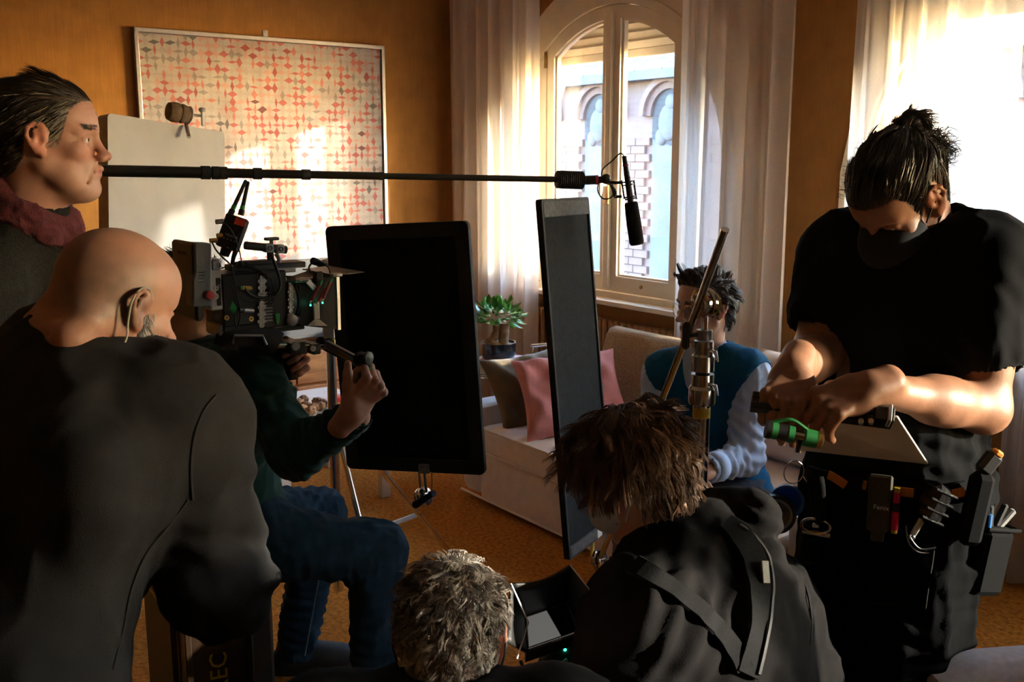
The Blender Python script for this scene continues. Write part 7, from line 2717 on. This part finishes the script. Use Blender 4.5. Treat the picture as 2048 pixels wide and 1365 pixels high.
    c.chain(hp_, [.036 + .010 * math.sin(1.7 * i) for i in range(17)], .02)
    c.chain([nb + D(.09, -.06, .0), nb + D(.13, -.04, -.03), nb + D(.12, .06, -.02)], [.046, .052, .044], .03)
    c.rc(nb + D(-.01, .01, .02), T @ Vector((0, -.03, -.02)), .064, .068, .01, 's')
    V, Q = c.mesh()
    V = wrinkle(V, Q, .010, 9, 71, D(.5, .3, .8), [
        (nb + D(.12, -.05, -.01), .10, D(.6, 0, .8), 85, .009), (J['shL'] + D(.08, -.05, .06), .12, D(.9, 0, -.5), 55, .008),
        (J['shL'] + D(-.02, -.05, -.12), .13, D(.5, 0, .9), 45, .007), (J['chest'] + D(.06, -.12, -.1), .14, D(.8, 0, .5), 50, .006)])
    np_mesh('hoodie', [(V, Q)], M_HOOD, t)
    c = Sdf(.012)
    add_body(c, J, .022, 1.05, use=('pelvis', 'legR', 'legL'))
    V, Q = c.mesh()
    np_mesh('trousers', [(V, Q)], M_BLACKCLOTH, t)
    for q in 'RL':
        shoe('shoe', t, J['an' + q], D(-.8, .4, 0), M_SHOE, M_SOLE)
    return J, t, T
JF, F_T, TF = person_f()

# ------------------------------------------------------------------ G: grey-haired man at the bottom edge
def person_g():
    fh = D(.10, .93, -.30)
    T = head_frame(P(902, 1280, 1.52), fh, D(.02, .3, 1))
    pv = P(890, 1900, 1.42)
    g = lambda p_, z: Vector((p_.x, p_.y, z))
    J = dict(neck=P(893, 1425, 1.46), chest=P(888, 1600, 1.42), pelvis=g(P(888, 1600, 1.36), .36), latp=VR, latc=VR)
    J['shR'] = J['chest'] + D(.19, .02, .10); J['shL'] = J['chest'] + D(-.19, .0, .10)
    J['elR'] = J['shR'] + D(.04, .08, -.27); J['elL'] = J['shL'] + D(-.04, .08, -.27)
    J['wrR'] = J['elR'] + D(-.03, .24, .02); J['wrL'] = J['elL'] + D(.03, .24, .02)
    for q, s_ in (('R', 1), ('L', -1)):
        J['hip' + q] = J['pelvis'] + VR * .09 * s_ - UP * .03
        J['kn' + q] = g(J['hip' + q] + D(.05 * s_, .40, 0), .42)
        J['an' + q] = g(J['kn' + q] + D(.02 * s_, .02, 0), .10)
    t = thing('person', (J['pelvis'].x, J['pelvis'].y, 0), 'grey wavy-haired man seen from behind, only his head in view at the bottom edge', 'person')
    SK = (.52, .28, .20)
    s = Sdf(.004)
    add_head(s, T, J['neck'], .058, fat=.001)
    Vh, Qh = s.mesh()
    Vh = smooth_mesh(Vh, Qh, 1)
    C = skin_cols(Vh, T, SK, scalp=((.17, .13, .105), .9, lambda x, y, z: hairline(x, y, z) * 1.0))
    b = Sdf(.012)
    add_body(b, J)
    for q in 'RL':
        add_hand(b, head_frame(J['wr' + q], D(0, 1, 0), UP), -1 if q == 'R' else 1)
    Vb, Qb = b.mesh()
    np_mesh('body', [(Vh, Qh), (Vb, Qb)], M_SKIN, t, cols=[C, np.tile(np.array(SK), (len(Vb), 1))])
    eyes(T, t)
    p, n = scalp_points(Vh, Qh, T, lambda x, y, z: (hairline(x, y, z) | ((z > -.075) & (y < -.03))), 8200, 1)
    crown = (0.01, -.035, .125)
    def cd(x, y, z):
        d = np.stack([x - .01 + .35 * (y - crown[1]), (y - crown[1]) - .35 * x, (z - crown[2]) - .03], 1)
        return d / (np.linalg.norm(d, axis=1)[:, None] + 1e-6)
    rng = np.random.RandomState(9)
    L = head_local(p, T)
    w = rng.uniform(0, 1, len(p)) + .25 * (L[:, 2] < .02) + .25 * vnoise(p * 30)
    for i, (mask, col, nm) in enumerate(((w < .42, (.085, .062, .048), 'hair'), ((w >= .42) & (w < .8), (.24, .20, .165), 'grey_hair'), (w >= .8, (.50, .45, .40), 'silver_hair'))):
        m = hair_mat('g_' + nm, col, rough=.36, spec=.6)
        V, Q = strands(nm, p[mask], n[mask], dirs(T, cd), lambda P_: np.interp(head_local(P_, T)[:, 2], [-.07, 0, .06, .11], [.016, .026, .038, .045]), m, t, .0009, 6, 3 + i, lift=.42, jitter=.14, curl=.62, curl_f=80, clump=.65, guides=300, shell=skull_shell(T, .003))
        np_mesh(nm, [(V, Q)], m, t)
    for q in (-1, 1):
        MB().tube(spline([T @ Vector((q * .080, .02, .004)), T @ Vector((q * .090, -.012, .016)), T @ Vector((q * .092, -.022, -.01)), T @ Vector((q * .080, -.004, -.05)), T @ Vector((q * .07, .03, -.07))]), .0022, 6).build('mask_loop', M_BLACK, t, smooth=60)
    c = Sdf(.011)
    add_body(c, J, .018, 1.04, use=('torso', 'armR', 'armL'), k=.06)
    c.rc(J['neck'] + UP * .01, T @ Vector((0, -.03, -.03)), .07, .07, .008, 's')
    V, Q = c.mesh()
    V = wrinkle(V, Q, .006, 8, 81)
    np_mesh('pullover', [(V, Q)], M_BLACKCLOTH, t)
    c = Sdf(.012)
    add_body(c, J, .018, 1.0, use=('pelvis', 'legR', 'legL'))
    V, Q = c.mesh()
    np_mesh('trousers', [(V, Q)], M_BLACKCLOTH, t)
    for q in 'RL':
        shoe('shoe', t, J['an' + q], VF, M_SHOE, M_SOLE)
    st = thing('stool', (J['pelvis'].x, J['pelvis'].y, 0), 'low dark stool under the grey-haired man, out of view', 'stool')
    z = J['pelvis'].z - .155
    MB().lathe([(.0, z - .04), (.16, z - .04), (.165, z - .02), (.16, z), (.0, z)], (J['pelvis'].x, J['pelvis'].y, 0), (0, 0, 1), 28).build('seat', M_TVB, st, smooth=40)
    for k in range(3):
        a = rad(120 * k)
        MB().cyl((J['pelvis'].x + .11 * math.cos(a), J['pelvis'].y + .11 * math.sin(a), z - .03), (J['pelvis'].x + .15 * math.cos(a), J['pelvis'].y + .15 * math.sin(a), 0), .012).build('leg', M_STEEL, st, smooth=40)
person_g()
# ================================================================== WORN AND HELD THINGS
from mathutils.bvhtree import BVHTree

def surf(objs):
    "casts sight lines onto finished cloth so straps and seams lie on it"
    trees = []
    for o in objs:
        me = o.data
        trees.append(BVHTree.FromPolygons([v.co for v in me.vertices], [p.vertices for p in me.polygons]))
    def f(px, py):
        v, _ = ray(px, py)
        v = v.normalized()
        best = None
        for t in trees:
            h = t.ray_cast(Vector((0, 0, CAM_H)), v)
            if h[0] is not None and (best is None or h[3] < best[3]):
                best = h
        if best is None:
            return None
        n = best[1]
        if n.dot(v) > 0:
            n = -n
        return best[0], n
    return f

def child(root, stem):
    return [c for c in root.children if c.name.split('.')[0] == stem][0]

def strap(fn, pixels, width, th, name, material, parent, lift=.004, n=6, label=None):
    pp = [(a[0] + (b[0] - a[0]) * k / 4, a[1] + (b[1] - a[1]) * k / 4) for a, b in zip(pixels, pixels[1:]) for k in range(4)] + [pixels[-1]]
    hits = [fn(*p) for p in pp]
    hits = [h for h in hits if h]
    n = 2
    def avg(i, j):
        q = hits[max(0, i - 3):i + 4]
        v = Vector((0, 0, 0))
        for h_ in q:
            v += h_[j]
        return v / len(q)
    hits = [(hits[i][0] * .4 + avg(i, 0) * .6, avg(i, 1).normalized()) for i in range(len(hits))]
    P_ = spline([h[0] + h[1] * lift for h in hits], n)
    N_ = spline([h[1] for h in hits], n)
    vs, fs = [], []
    for i, (p, nn) in enumerate(zip(P_, N_)):
        t = (P_[min(i + 1, len(P_) - 1)] - P_[max(i - 1, 0)]).normalized()
        nn = (nn - t * nn.dot(t)).normalized()
        b = nn.cross(t)
        for (a, c) in ((-1, 0), (-.86, 1), (.86, 1), (1, 0), (0, -1)):
            vs.append(p + b * a * width / 2 + nn * c * th)
    m = len(P_)
    for i in range(m - 1):
        for k in range(5):
            fs.append((i * 5 + k, i * 5 + (k + 1) % 5, (i + 1) * 5 + (k + 1) % 5, (i + 1) * 5 + k))
    fs += [tuple(range(5)), tuple(range((m - 1) * 5, m * 5))[::-1]]
    return MB().add(vs, fs).build(name, material, parent, smooth=30, label=label)

def seam(fn, pixels, r, name, material, parent):
    hits = [h for h in (fn(*p) for p in pixels) if h]
    if len(hits) > 1:
        return MB().tube(spline([h[0] + h[1] * .001 for h in hits], 6), r, 5).build(name, material, parent, smooth=60)

people = {o['label'].split(' ')[0] + str(i): o for i, o in enumerate([o for o in bpy.data.objects if o.get('category') == 'person'])}
PL = [o for o in bpy.data.objects if o.name.split('.')[0] == 'person']
PL.sort(key=lambda o: o.name)
pA, pB, pC, pD, pE, pF, pG = PL

# --- B: armhole and back seams
fB = surf([child(pB, 'sweatshirt')])
M_SEAM = mat('dark_seam', (.010, .0095, .010), .9, var=.1)
seam(fB, [(432, 792), (408, 822), (392, 862), (384, 905), (382, 950), (386, 1000)], .0020, 'armhole_seam', M_SEAM, pB)
seam(fB, [(376, 1000), (330, 1060), (290, 1110), (262, 1180), (245, 1260), (225, 1340)], .0022, 'side_seam', M_SEAM, pB)

# --- F: harness straps over the hoodie
fF = surf([child(pF, 'hoodie')])
M_WEB = mat('black_webbing', (.010, .010, .011), .85, var=.15, scale=200, bump=.3, bscale=500, spec=.12)
har = thing('shoulder_harness', tuple(JF['chest']), 'black padded shoulder harness worn over the charcoal hoodie', 'harness')
strap(fF, [(1440, 1046), (1476, 1068), (1506, 1110), (1514, 1180), (1508, 1250), (1498, 1310), (1486, 1362)], .050, .006, 'padded_strap', M_WEB, har, lift=.007)
strap(fF, [(1470, 1056), (1500, 1076), (1530, 1114), (1538, 1180), (1532, 1250), (1520, 1312), (1510, 1362)], .006, .004, 'strap_binding', mat('grey_binding', (.05, .05, .055), .7), har, lift=.011)
strap(fF, [(1262, 1128), (1300, 1152), (1350, 1185), (1398, 1222), (1436, 1262), (1470, 1305), (1490, 1350)], .040, .005, 'cross_strap', M_WEB, har, lift=.007)
hl = fF(1520, 1146)
if hl:
    Ml = frame3(z=hl[1], x=VR) 
    MB().box(hl[0] + hl[1] * .021, (.014, .040, .003), frame3(z=hl[1], x=VR), .0006).build('strap_label', mat('pale_rubber_label', (.40, .40, .34), .5, var=.15), har)
seam(fF, [(1590, 1125), (1612, 1180), (1622, 1240), (1620, 1290)], .002, 'armhole_seam', M_SEAM, pF)

# --- director's monitor with a folding hood
M_HOODP = mat('black_hood_plastic', (.014, .0145, .016), .5, var=.15)
mo_bl, mo_br, mo_tr, mo_tl = P(1052, 1306, 1.66), P(1162, 1268, 1.73), P(1134, 1206, 1.83), P(1048, 1235, 1.77)
mon = thing('field_monitor', tuple((mo_bl + mo_tr) / 2 - UP * .03), 'small field monitor with an open black sun hood held by the crouching man', 'monitor')
nz = (mo_br - mo_bl).cross(mo_tl - mo_bl).normalized()
if nz.dot(Vector((0, 0, CAM_H)) - mo_bl) < 0:
    nz = -nz
def quad_slab(pts, th, name, material, parent, n=None):
    n = n or nz
    v = list(pts) + [p - n * th for p in pts]
    return MB().add(v, [(0, 1, 2, 3), (7, 6, 5, 4), (0, 4, 5, 1), (1, 5, 6, 2), (2, 6, 7, 3), (3, 7, 4, 0)]).build(name, material, parent, bevel=.0015)
quad_slab([mo_bl, mo_br, mo_tr, mo_tl], .022, 'housing', M_HOODP, mon)
def inset(k0, k1, off):
    q = []
    for (u, v) in ((k0, k0 * 1.6), (1 - k0, k0 * 1.6), (1 - k0, 1 - k1), (k0, 1 - k1)):
        a = mo_bl.lerp(mo_br, u); b = mo_tl.lerp(mo_tr, u)
        q.append(a.lerp(b, v) + nz * off)
    return q
quad_slab(inset(.045, .05, .002), .003, 'screen', emit_mat('screen_reflection_glow', (.12, .118, .11), .22), mon)  # faint emission stands in for the room reflected in the screen
sq = inset(.045, .05, .0028)
quad_slab([sq[0].lerp(sq[1], .66), sq[1], sq[2], sq[3].lerp(sq[2], .50)], .0008, 'painted_screen_reflection', mat('dark_screen_reflection', (.012, .012, .016), .2), mon)  # dark sheet laid on as a painted reflection
for a, b in ((0, 1), (1, 2), (2, 3), (3, 0)):
    MB().tube([sq[a], sq[b]], .0012, 5).build('screen_edge', M_GREYM, mon)
text_mesh('lettering', 'SmallHD', .006, M_WHT, mo_bl.lerp(mo_br, .55) + (mo_tl - mo_bl) * .035 + nz * .001, frame3(x=(mo_br - mo_bl), z=nz), mon, .0002)
def flap(pts, name, bow=0.0):
    p00, p10, p11, p01 = [Vector(p) for p in pts]
    def fn(u, v):
        p = (p00.lerp(p10, u)).lerp(p01.lerp(p11, u), v)
        return p - UP * bow * math.sin(math.pi * u) * v
    return MB().grid(fn, 10, 5).build(name, M_HOODP, mon, smooth=180, solid=.0035)
hTL, hTR = P(1022, 1168, 1.68), P(1140, 1131, 1.76)
hLb, hRb = P(1034, 1318, 1.60), P(1193, 1198, 1.70)
flap([mo_tl, mo_tr, hTR, hTL], 'hood_back', .012)
flap([mo_bl, mo_tl, hTL, P(1014, 1286, 1.60)], 'hood_side')
flap([mo_tr, mo_br, hRb, hTR], 'hood_side')
for pts in ([hTL, P(1057, 1246, 1.66), P(1034, 1318, 1.62)], [hTR, hRb]):
    MB().tube(pts, .0014, 5).build('hood_binding', M_LGREY, mon)
MB().tube(spline([P(1040, 1322, 1.66), P(1052, 1340, 1.66), P(1076, 1348, 1.68), P(1096, 1346, 1.70)]), .0032, 7).build('cable', M_CABLE, mon, smooth=60)
hsP = P(1128, 1342, 1.74)
hset = thing('focus_handset', tuple(hsP - UP * .04), 'black wireless focus handset in the crouching man hand', 'remote control')
Mh = frame3(x=D(.8, .45, .25), z=D(.1, -.75, .6))
MB().box(hsP, (.075, .085, .03), Mh, .008).build('body', M_BLACK, hset)
MB().lathe([(.0, 0), (.024, 0), (.026, .006), (.026, .022), (.022, .026), (.0, .026)], P(1100, 1352, 1.72), D(-.8, -.4, .1), 22).build('focus_knob', M_RUBBER, hset, smooth=40)
for (x, y) in ((-.012, .012), (.006, .012), (-.012, -.006), (.006, -.006)):
    MB().box(hsP + Mh @ Vector((x, y, .016)), (.013, .007, .004), Mh, .001).build('button', M_LGREY, hset)
MB().ball(hsP + Mh @ Vector((.018, .030, .016)), .0028).build('status_led', emit_mat('green_led', (.02, .8, .35), 2.5), hset)

# --- E: slate, belt, pouches and tools
fE = surf([child(pE, 't_shirt'), child(pE, 'cargo_trousers')])
M_SLATEW = mat('worn_white_acrylic', (.62, .58, .52), .45, var=.12, scale=14)
M_STICK = mat('black_lacquered_wood', (.010, .010, .010), .35, var=.15)
TLs, TRs, BRs, BLs = P(1540, 815, 1.84), P(1796, 836, 1.80), P(1857, 930, 1.90), P(1601, 902, 1.95)
sl = thing('clapper_slate', tuple((TLs + BRs) / 2), 'white clapper slate with black sticks held level by the man with the bun', 'slate')
ns = (TRs - TLs).cross(BLs - TLs).normalized()
if ns.dot(Vector((0, 0, CAM_H)) - TLs) < 0:
    ns = -ns
quad_slab([TLs, TRs, BRs, BLs], .005, 'board', M_SLATEW, sl, ns)
s0, s1 = P(1504, 790, 1.86), P(1782, 836, 1.80)
sx = (s1 - s0)
Ms = frame3(x=sx, y=(BLs - TLs))
MB().box((s0 + s1) / 2 + ns * .004, (sx.length, .026, .014), Ms, .002).build('lower_stick', M_STICK, sl)
MB().box((s0 + s1) / 2 + ns * .022 - (BLs - TLs).normalized() * .006, (sx.length, .024, .014), Ms @ rot3('Y', -3), .002).build('upper_stick', M_STICK, sl)
MB().box(P(1766, 835, 1.79), (.036, .034, .030), Ms, .002).build('hinge_block', M_STICK, sl)
MB().box(P(1778, 832, 1.775), (.006, .03, .034), Ms, .001).build('hinge_plate', M_LGREY, sl)
for x in (1722, 1742):
    MB().cyl(P(x, 846, 1.79), P(x, 842, 1.78), .005).build('bolt', M_LGREY, sl)

def bar(name, root, a, b, r, material, n=14):
    return MB().cyl(a, b, r, n=n).build(name, material, root, smooth=40)
mk = thing('clip_light', tuple(P(1585, 868, 1.72)), 'small black clip light wrapped in green tape under the slate', 'clip light')
q = lambda t_: P(1532, 858, 1.71).lerp(P(1642, 882, 1.70), t_)
for a, b, r, m in ((0, .09, .0165, M_BLACK), (.08, .20, .0155, M_GRN), (.19, .40, .0150, M_BLACK), (.39, .50, .0155, M_GRN), (.49, .74, .0085, M_STEEL), (.70, .90, .0160, M_GRN)):
    bar('section', mk, q(a), q(b), r, m)
MB().lathe([(.0, 0), (.012, 0), (.016, .004), (.016, .012), (.012, .014), (.0, .014)], q(.88), q(1) - q(0), 12).build('lamp_head', M_GOLD, mk, smooth=30)
MB().tube(spline([q(.1) + UP * .014, q(.45) + UP * .026, q(.75) + UP * .014]), .0035, 6).build('clip_arm', M_GRN, mk, smooth=60)
bar('screw', mk, q(.62), q(.60) - UP * .03, .005, M_BLACK)

# belt
M_BELT = mat('black_nylon_belt', (.0075, .0075, .0085), .9, var=.1, scale=150, spec=.08)
M_ORANGE = mat('orange_webbing', (.55, .20, .012), .7, var=.12, scale=200)
pxs = [(1622, 950), (1650, 958), (1690, 966), (1730, 972), (1775, 978), (1820, 984), (1865, 988), (1905, 988), (1935, 982)]
strap(fE, pxs, .042, .005, 'belt', M_BELT, pE, lift=.010)
for a in ([(1664, 948), (1682, 958), (1704, 974)], [(1728, 968), (1740, 971)], [(1790, 978), (1805, 981), (1830, 983)], [(1890, 988), (1905, 988), (1922, 986)]):
    strap(fE, a, .019, .002, 'belt_stripe', M_ORANGE, pE, lift=.017, n=3)

def place(px, py, out=.02):
    h = fE(px, py)
    if h is None:
        p = P(px, py, 1.93)
        return p, (Vector((0, 0, CAM_H)) - p).normalized()
    n = (h[1] + D(0, -.6, 0)).normalized()
    return h[0] + n * out, n
def upright(n):
    n = Vector((n.x, n.y, 0)).normalized()
    return frame3(x=UP.cross(n), z=n)

pc, n_ = place(1760, 1000, .024)
Mp = upright(n_)
M_OLIVEC = mat('olive_nylon', (.055, .042, .022), .8, var=.2, scale=120, bump=.3, bscale=400)
pou = thing('flashlight_pouch', tuple(pc - UP * .06), 'olive nylon flashlight pouch on the front of the belt', 'pouch')
MB().box(pc, (.044, .115, .030), Mp, .006).build('body', M_OLIVEC, pou)
MB().box(pc + Mp @ Vector((0, .040, .012)), (.046, .045, .012), Mp, .004).build('flap', M_OLIVEC, pou)
MB().box(pc - UP * .065, (.026, .03, .008), Mp, .002).build('tail', M_OLIVEC, pou)
text_mesh('lettering', 'Fenix', .014, M_WHT, pc + Mp @ Vector((.004, -.004, .0156)), Mp, pou, .0002)
pn = thing('marker_pen', tuple(pc + Mp @ Vector((.032, -.045, 0))), 'pink and yellow marker pen clipped beside the olive pouch', 'pen')
b0 = pc + Mp @ Vector((.031, -.056, .006))
up_ = UP
for a, b, r, m in ((0, .008, .006, M_YEL), (.008, .045, .0072, mat('pink_plastic', (.60, .012, .09), .35)), (.045, .064, .0068, M_BLACK), (.064, .085, .0072, MATS['pink_plastic']), (.085, .095, .0062, M_YEL)):
    bar('section', pn, b0 + up_ * a, b0 + up_ * b, r, m)

def lump(name, px, py, size, M, material, label, cat, out=.03, r=.01):
    p, n = place(px, py, out)
    M = upright(n) @ M
    t = thing(name, tuple(p - UP * size[1] / 2), label, cat)
    MB().box(p, size, M, r).build('body', material, t)
    return t, p, M
M_SHINY = mat('black_wrap_film', (.010, .010, .011), .25, var=.4, scale=60, bump=.6, bscale=60)
tb1, tp1, TM1 = lump('tape_bundle', 1850, 1000, (.052, .085, .05), rot3('Z', -25), M_SHINY, 'bundle wrapped in glossy black tape on the belt right of the olive pouch', 'tape bundle', .030, .016)
for k in range(4):
    MB().box(tp1 + TM1 @ Vector((0, -.03 + k * .02, 0)), (.0545, .007, .0525), TM1, .003).build('wrap', M_SHINY, tb1)
ck, ckp, CKM = lump('metal_clip', 1828, 1036, (.012, .042, .010), rot3('Z', -25), M_LGREY, 'small steel carabiner clip below the tape bundle', 'clip', .036, .003)
MB().ball(ckp + CKM @ Vector((0, -.024, 0)), .008).build('swivel_ball', M_STEEL, ck, smooth=60)
MB().tube(spline([ckp + CKM @ Vector((0, -.02, 0)), P(1820, 1075, 1.86), P(1840, 1098, 1.86), P(1872, 1096, 1.86)]), .0016, 5).build('cord', M_CABLE, ck, smooth=60)
hol, hp_, HM_ = lump('tool_holster', 1935, 1010, (.045, .15, .04), rot3('Z', -8), M_BELT, 'long black holster with an orange knife on his left hip', 'holster', .030, .012)
MB().box(hp_ + HM_ @ Vector((.006, .095, .0)), (.034, .05, .026), HM_ @ rot3('Z', -28), .008).build('tool_grip', M_BLACK, hol)
MB().box(hp_ + HM_ @ Vector((.016, .117, .004)), (.020, .014, .020), HM_ @ rot3('Z', -28), .004).build('orange_cap', M_ORANGE, hol)
po = P(1972, 1120, 1.93)
Mq = upright(D(.35, -.9, 0)) @ rot3('Z', -10)
tp_ = thing('tool_pouch', tuple(po - UP * .08), 'large black tool pouch with pliers hanging low on his left hip', 'pouch')
MB().box(po, (.085, .145, .055), Mq, .014).build('body', M_BELT, tp_)
MB().tube([po + Mq @ Vector((a, .072, b)) for a, b in ((-.042, .028), (.042, .028), (.042, -.028), (-.042, -.028))], .004, 6, closed=True).build('rim', M_WEB, tp_, smooth=60)
MB().box(po + Mq @ Vector((-.055, .03, -.02)), (.05, .16, .02), Mq, .008).build('hanger', M_BELT, tp_)
for (a, b, c_, m) in ((-.015, .09, 12, M_BLACK), (.012, .095, -18, M_BLACK), (.030, .088, -40, M_GREYM)):
    MB().box(po + Mq @ Vector((a, b, 0)), (.013, .05, .012), Mq @ rot3('Z', c_), .003).build('plier_grip', m, tp_)
MB().cyl(po + Mq @ Vector((-.026, .07, .01)), po + Mq @ Vector((-.03, .098, .01)), .006).build('blue_cap', mat('blue_plastic', (.02, .14, .42), .4), tp_)
MB().tube(spline([po + Mq @ Vector((.044, -.01, .0)), po + Mq @ Vector((.054, -.02, 0)), po + Mq @ Vector((.044, -.03, .0))]), .003, 6).build('side_loop', M_WEB, tp_, smooth=60)
# roll of tape on the right hip
rp_ = P(1552, 1028, 2.02)
tr_ = thing('tape_roll', tuple(rp_ - UP * .04), 'roll of tape with a black rim hanging from his right hip', 'tape roll')
ra_ = D(-.25, -.95, .1).normalized()
MB().lathe([(.034, 0), (.034, .026), (.041, .026), (.041, 0)], rp_ - ra_ * .013, ra_, 32).build('outer_wrap', M_BLACK, tr_, smooth=30)
MB().lathe([(.029, 0), (.029, .024), (.034, .024), (.034, 0)], rp_ - ra_ * .012, ra_, 32).build('card_core', mat('pale_card', (.42, .40, .36), .8), tr_, smooth=30)
MB().lathe([(.0, 0), (.029, 0), (.029, .004), (.0, .004)], rp_ - ra_ * .016, ra_, 28).build('green_inner_roll', mat('dull_green_tape', (.07, .16, .06), .7), tr_, smooth=30)
MB().lathe([(.030, 0), (.030, .02), (.036, .02), (.036, 0)], rp_ + D(.03, .03, .02), ra_, 28).build('blue_roll', MATS['blue_plastic'], tr_, smooth=30)
# carabiner and key ring on the right front
cr, crp, CRM = lump('carabiner', 1634, 1040, (.016, .012, .010), Matrix.Identity(3), M_STEEL, 'chrome carabiner and glove clip hanging right of the tape roll', 'carabiner', .022, .003)
ring = [crp + CRM @ Vector((.030 * math.cos(a), .016 * math.sin(a), .004)) for a in np.linspace(0, 2 * math.pi, 21)[:-1]]
MB().tube(ring, .004, 8, closed=True).build('hook', M_CHROME, cr, smooth=60)
MB().cyl(crp + CRM @ Vector((-.028, -.018, 0)), crp + CRM @ Vector((.03, -.02, 0)), .009).build('barrel', M_STEEL, cr, smooth=40)
MB().tube(spline([crp + CRM @ Vector((.008, .012, 0)), P(1640, 985, 1.9), P(1636, 955, 1.9)]), .011, 8, flat=.4).build('leather_loop', M_WEB, cr, smooth=60)
kr = P(1588, 945, 1.95)
kn = thing('key_ring', tuple(kr - UP * .02), 'thin steel split ring at the edge of his belt', 'key ring')
ringp = [kr + D(.022 * math.cos(a), .006 * math.cos(a), .024 * math.sin(a)) for a in np.linspace(0, 2 * math.pi, 25)[:-1]]
MB().tube(ringp, .0012, 6, closed=True).build('ring', M_STEEL, kn, smooth=60)
MB().tube([kr + D(.02, 0, -.01), P(1614, 965, 1.93)], .0014, 5).build('link', M_STEEL, kn, smooth=60)
# pocket seams on the cargo trousers
seam(fE, [(1812, 1052), (1818, 1085), (1836, 1104), (1858, 1106)], .0016, 'pocket_seam', M_GREYM, pE)
seam(fE, [(1870, 1030), (1868, 1100), (1858, 1170), (1850, 1230)], .0014, 'side_seam', M_SEAM, pE)
seam(fE, [(1738, 1205), (1780, 1210), (1830, 1206)], .0016, 'pocket_seam', M_SEAM, pE)
# grey rag hanging behind
rg = P(1902, 1170, 2.12)
rag = MB().grid(lambda u, v: rg + D(.05 - .09 * v * .6 + .045 * (u - .5), .012 * math.sin(9 * u + 4 * v), .08 - .2 * v + .03 * u), 10, 10).build('grey_cloth', mat('pale_grey_cloth', (.34, .34, .35), .9, var=.1), None, smooth=180, solid=.004)
tag(rag, 'pale grey cloth hanging from the back pocket of the man with the bun', 'cloth')
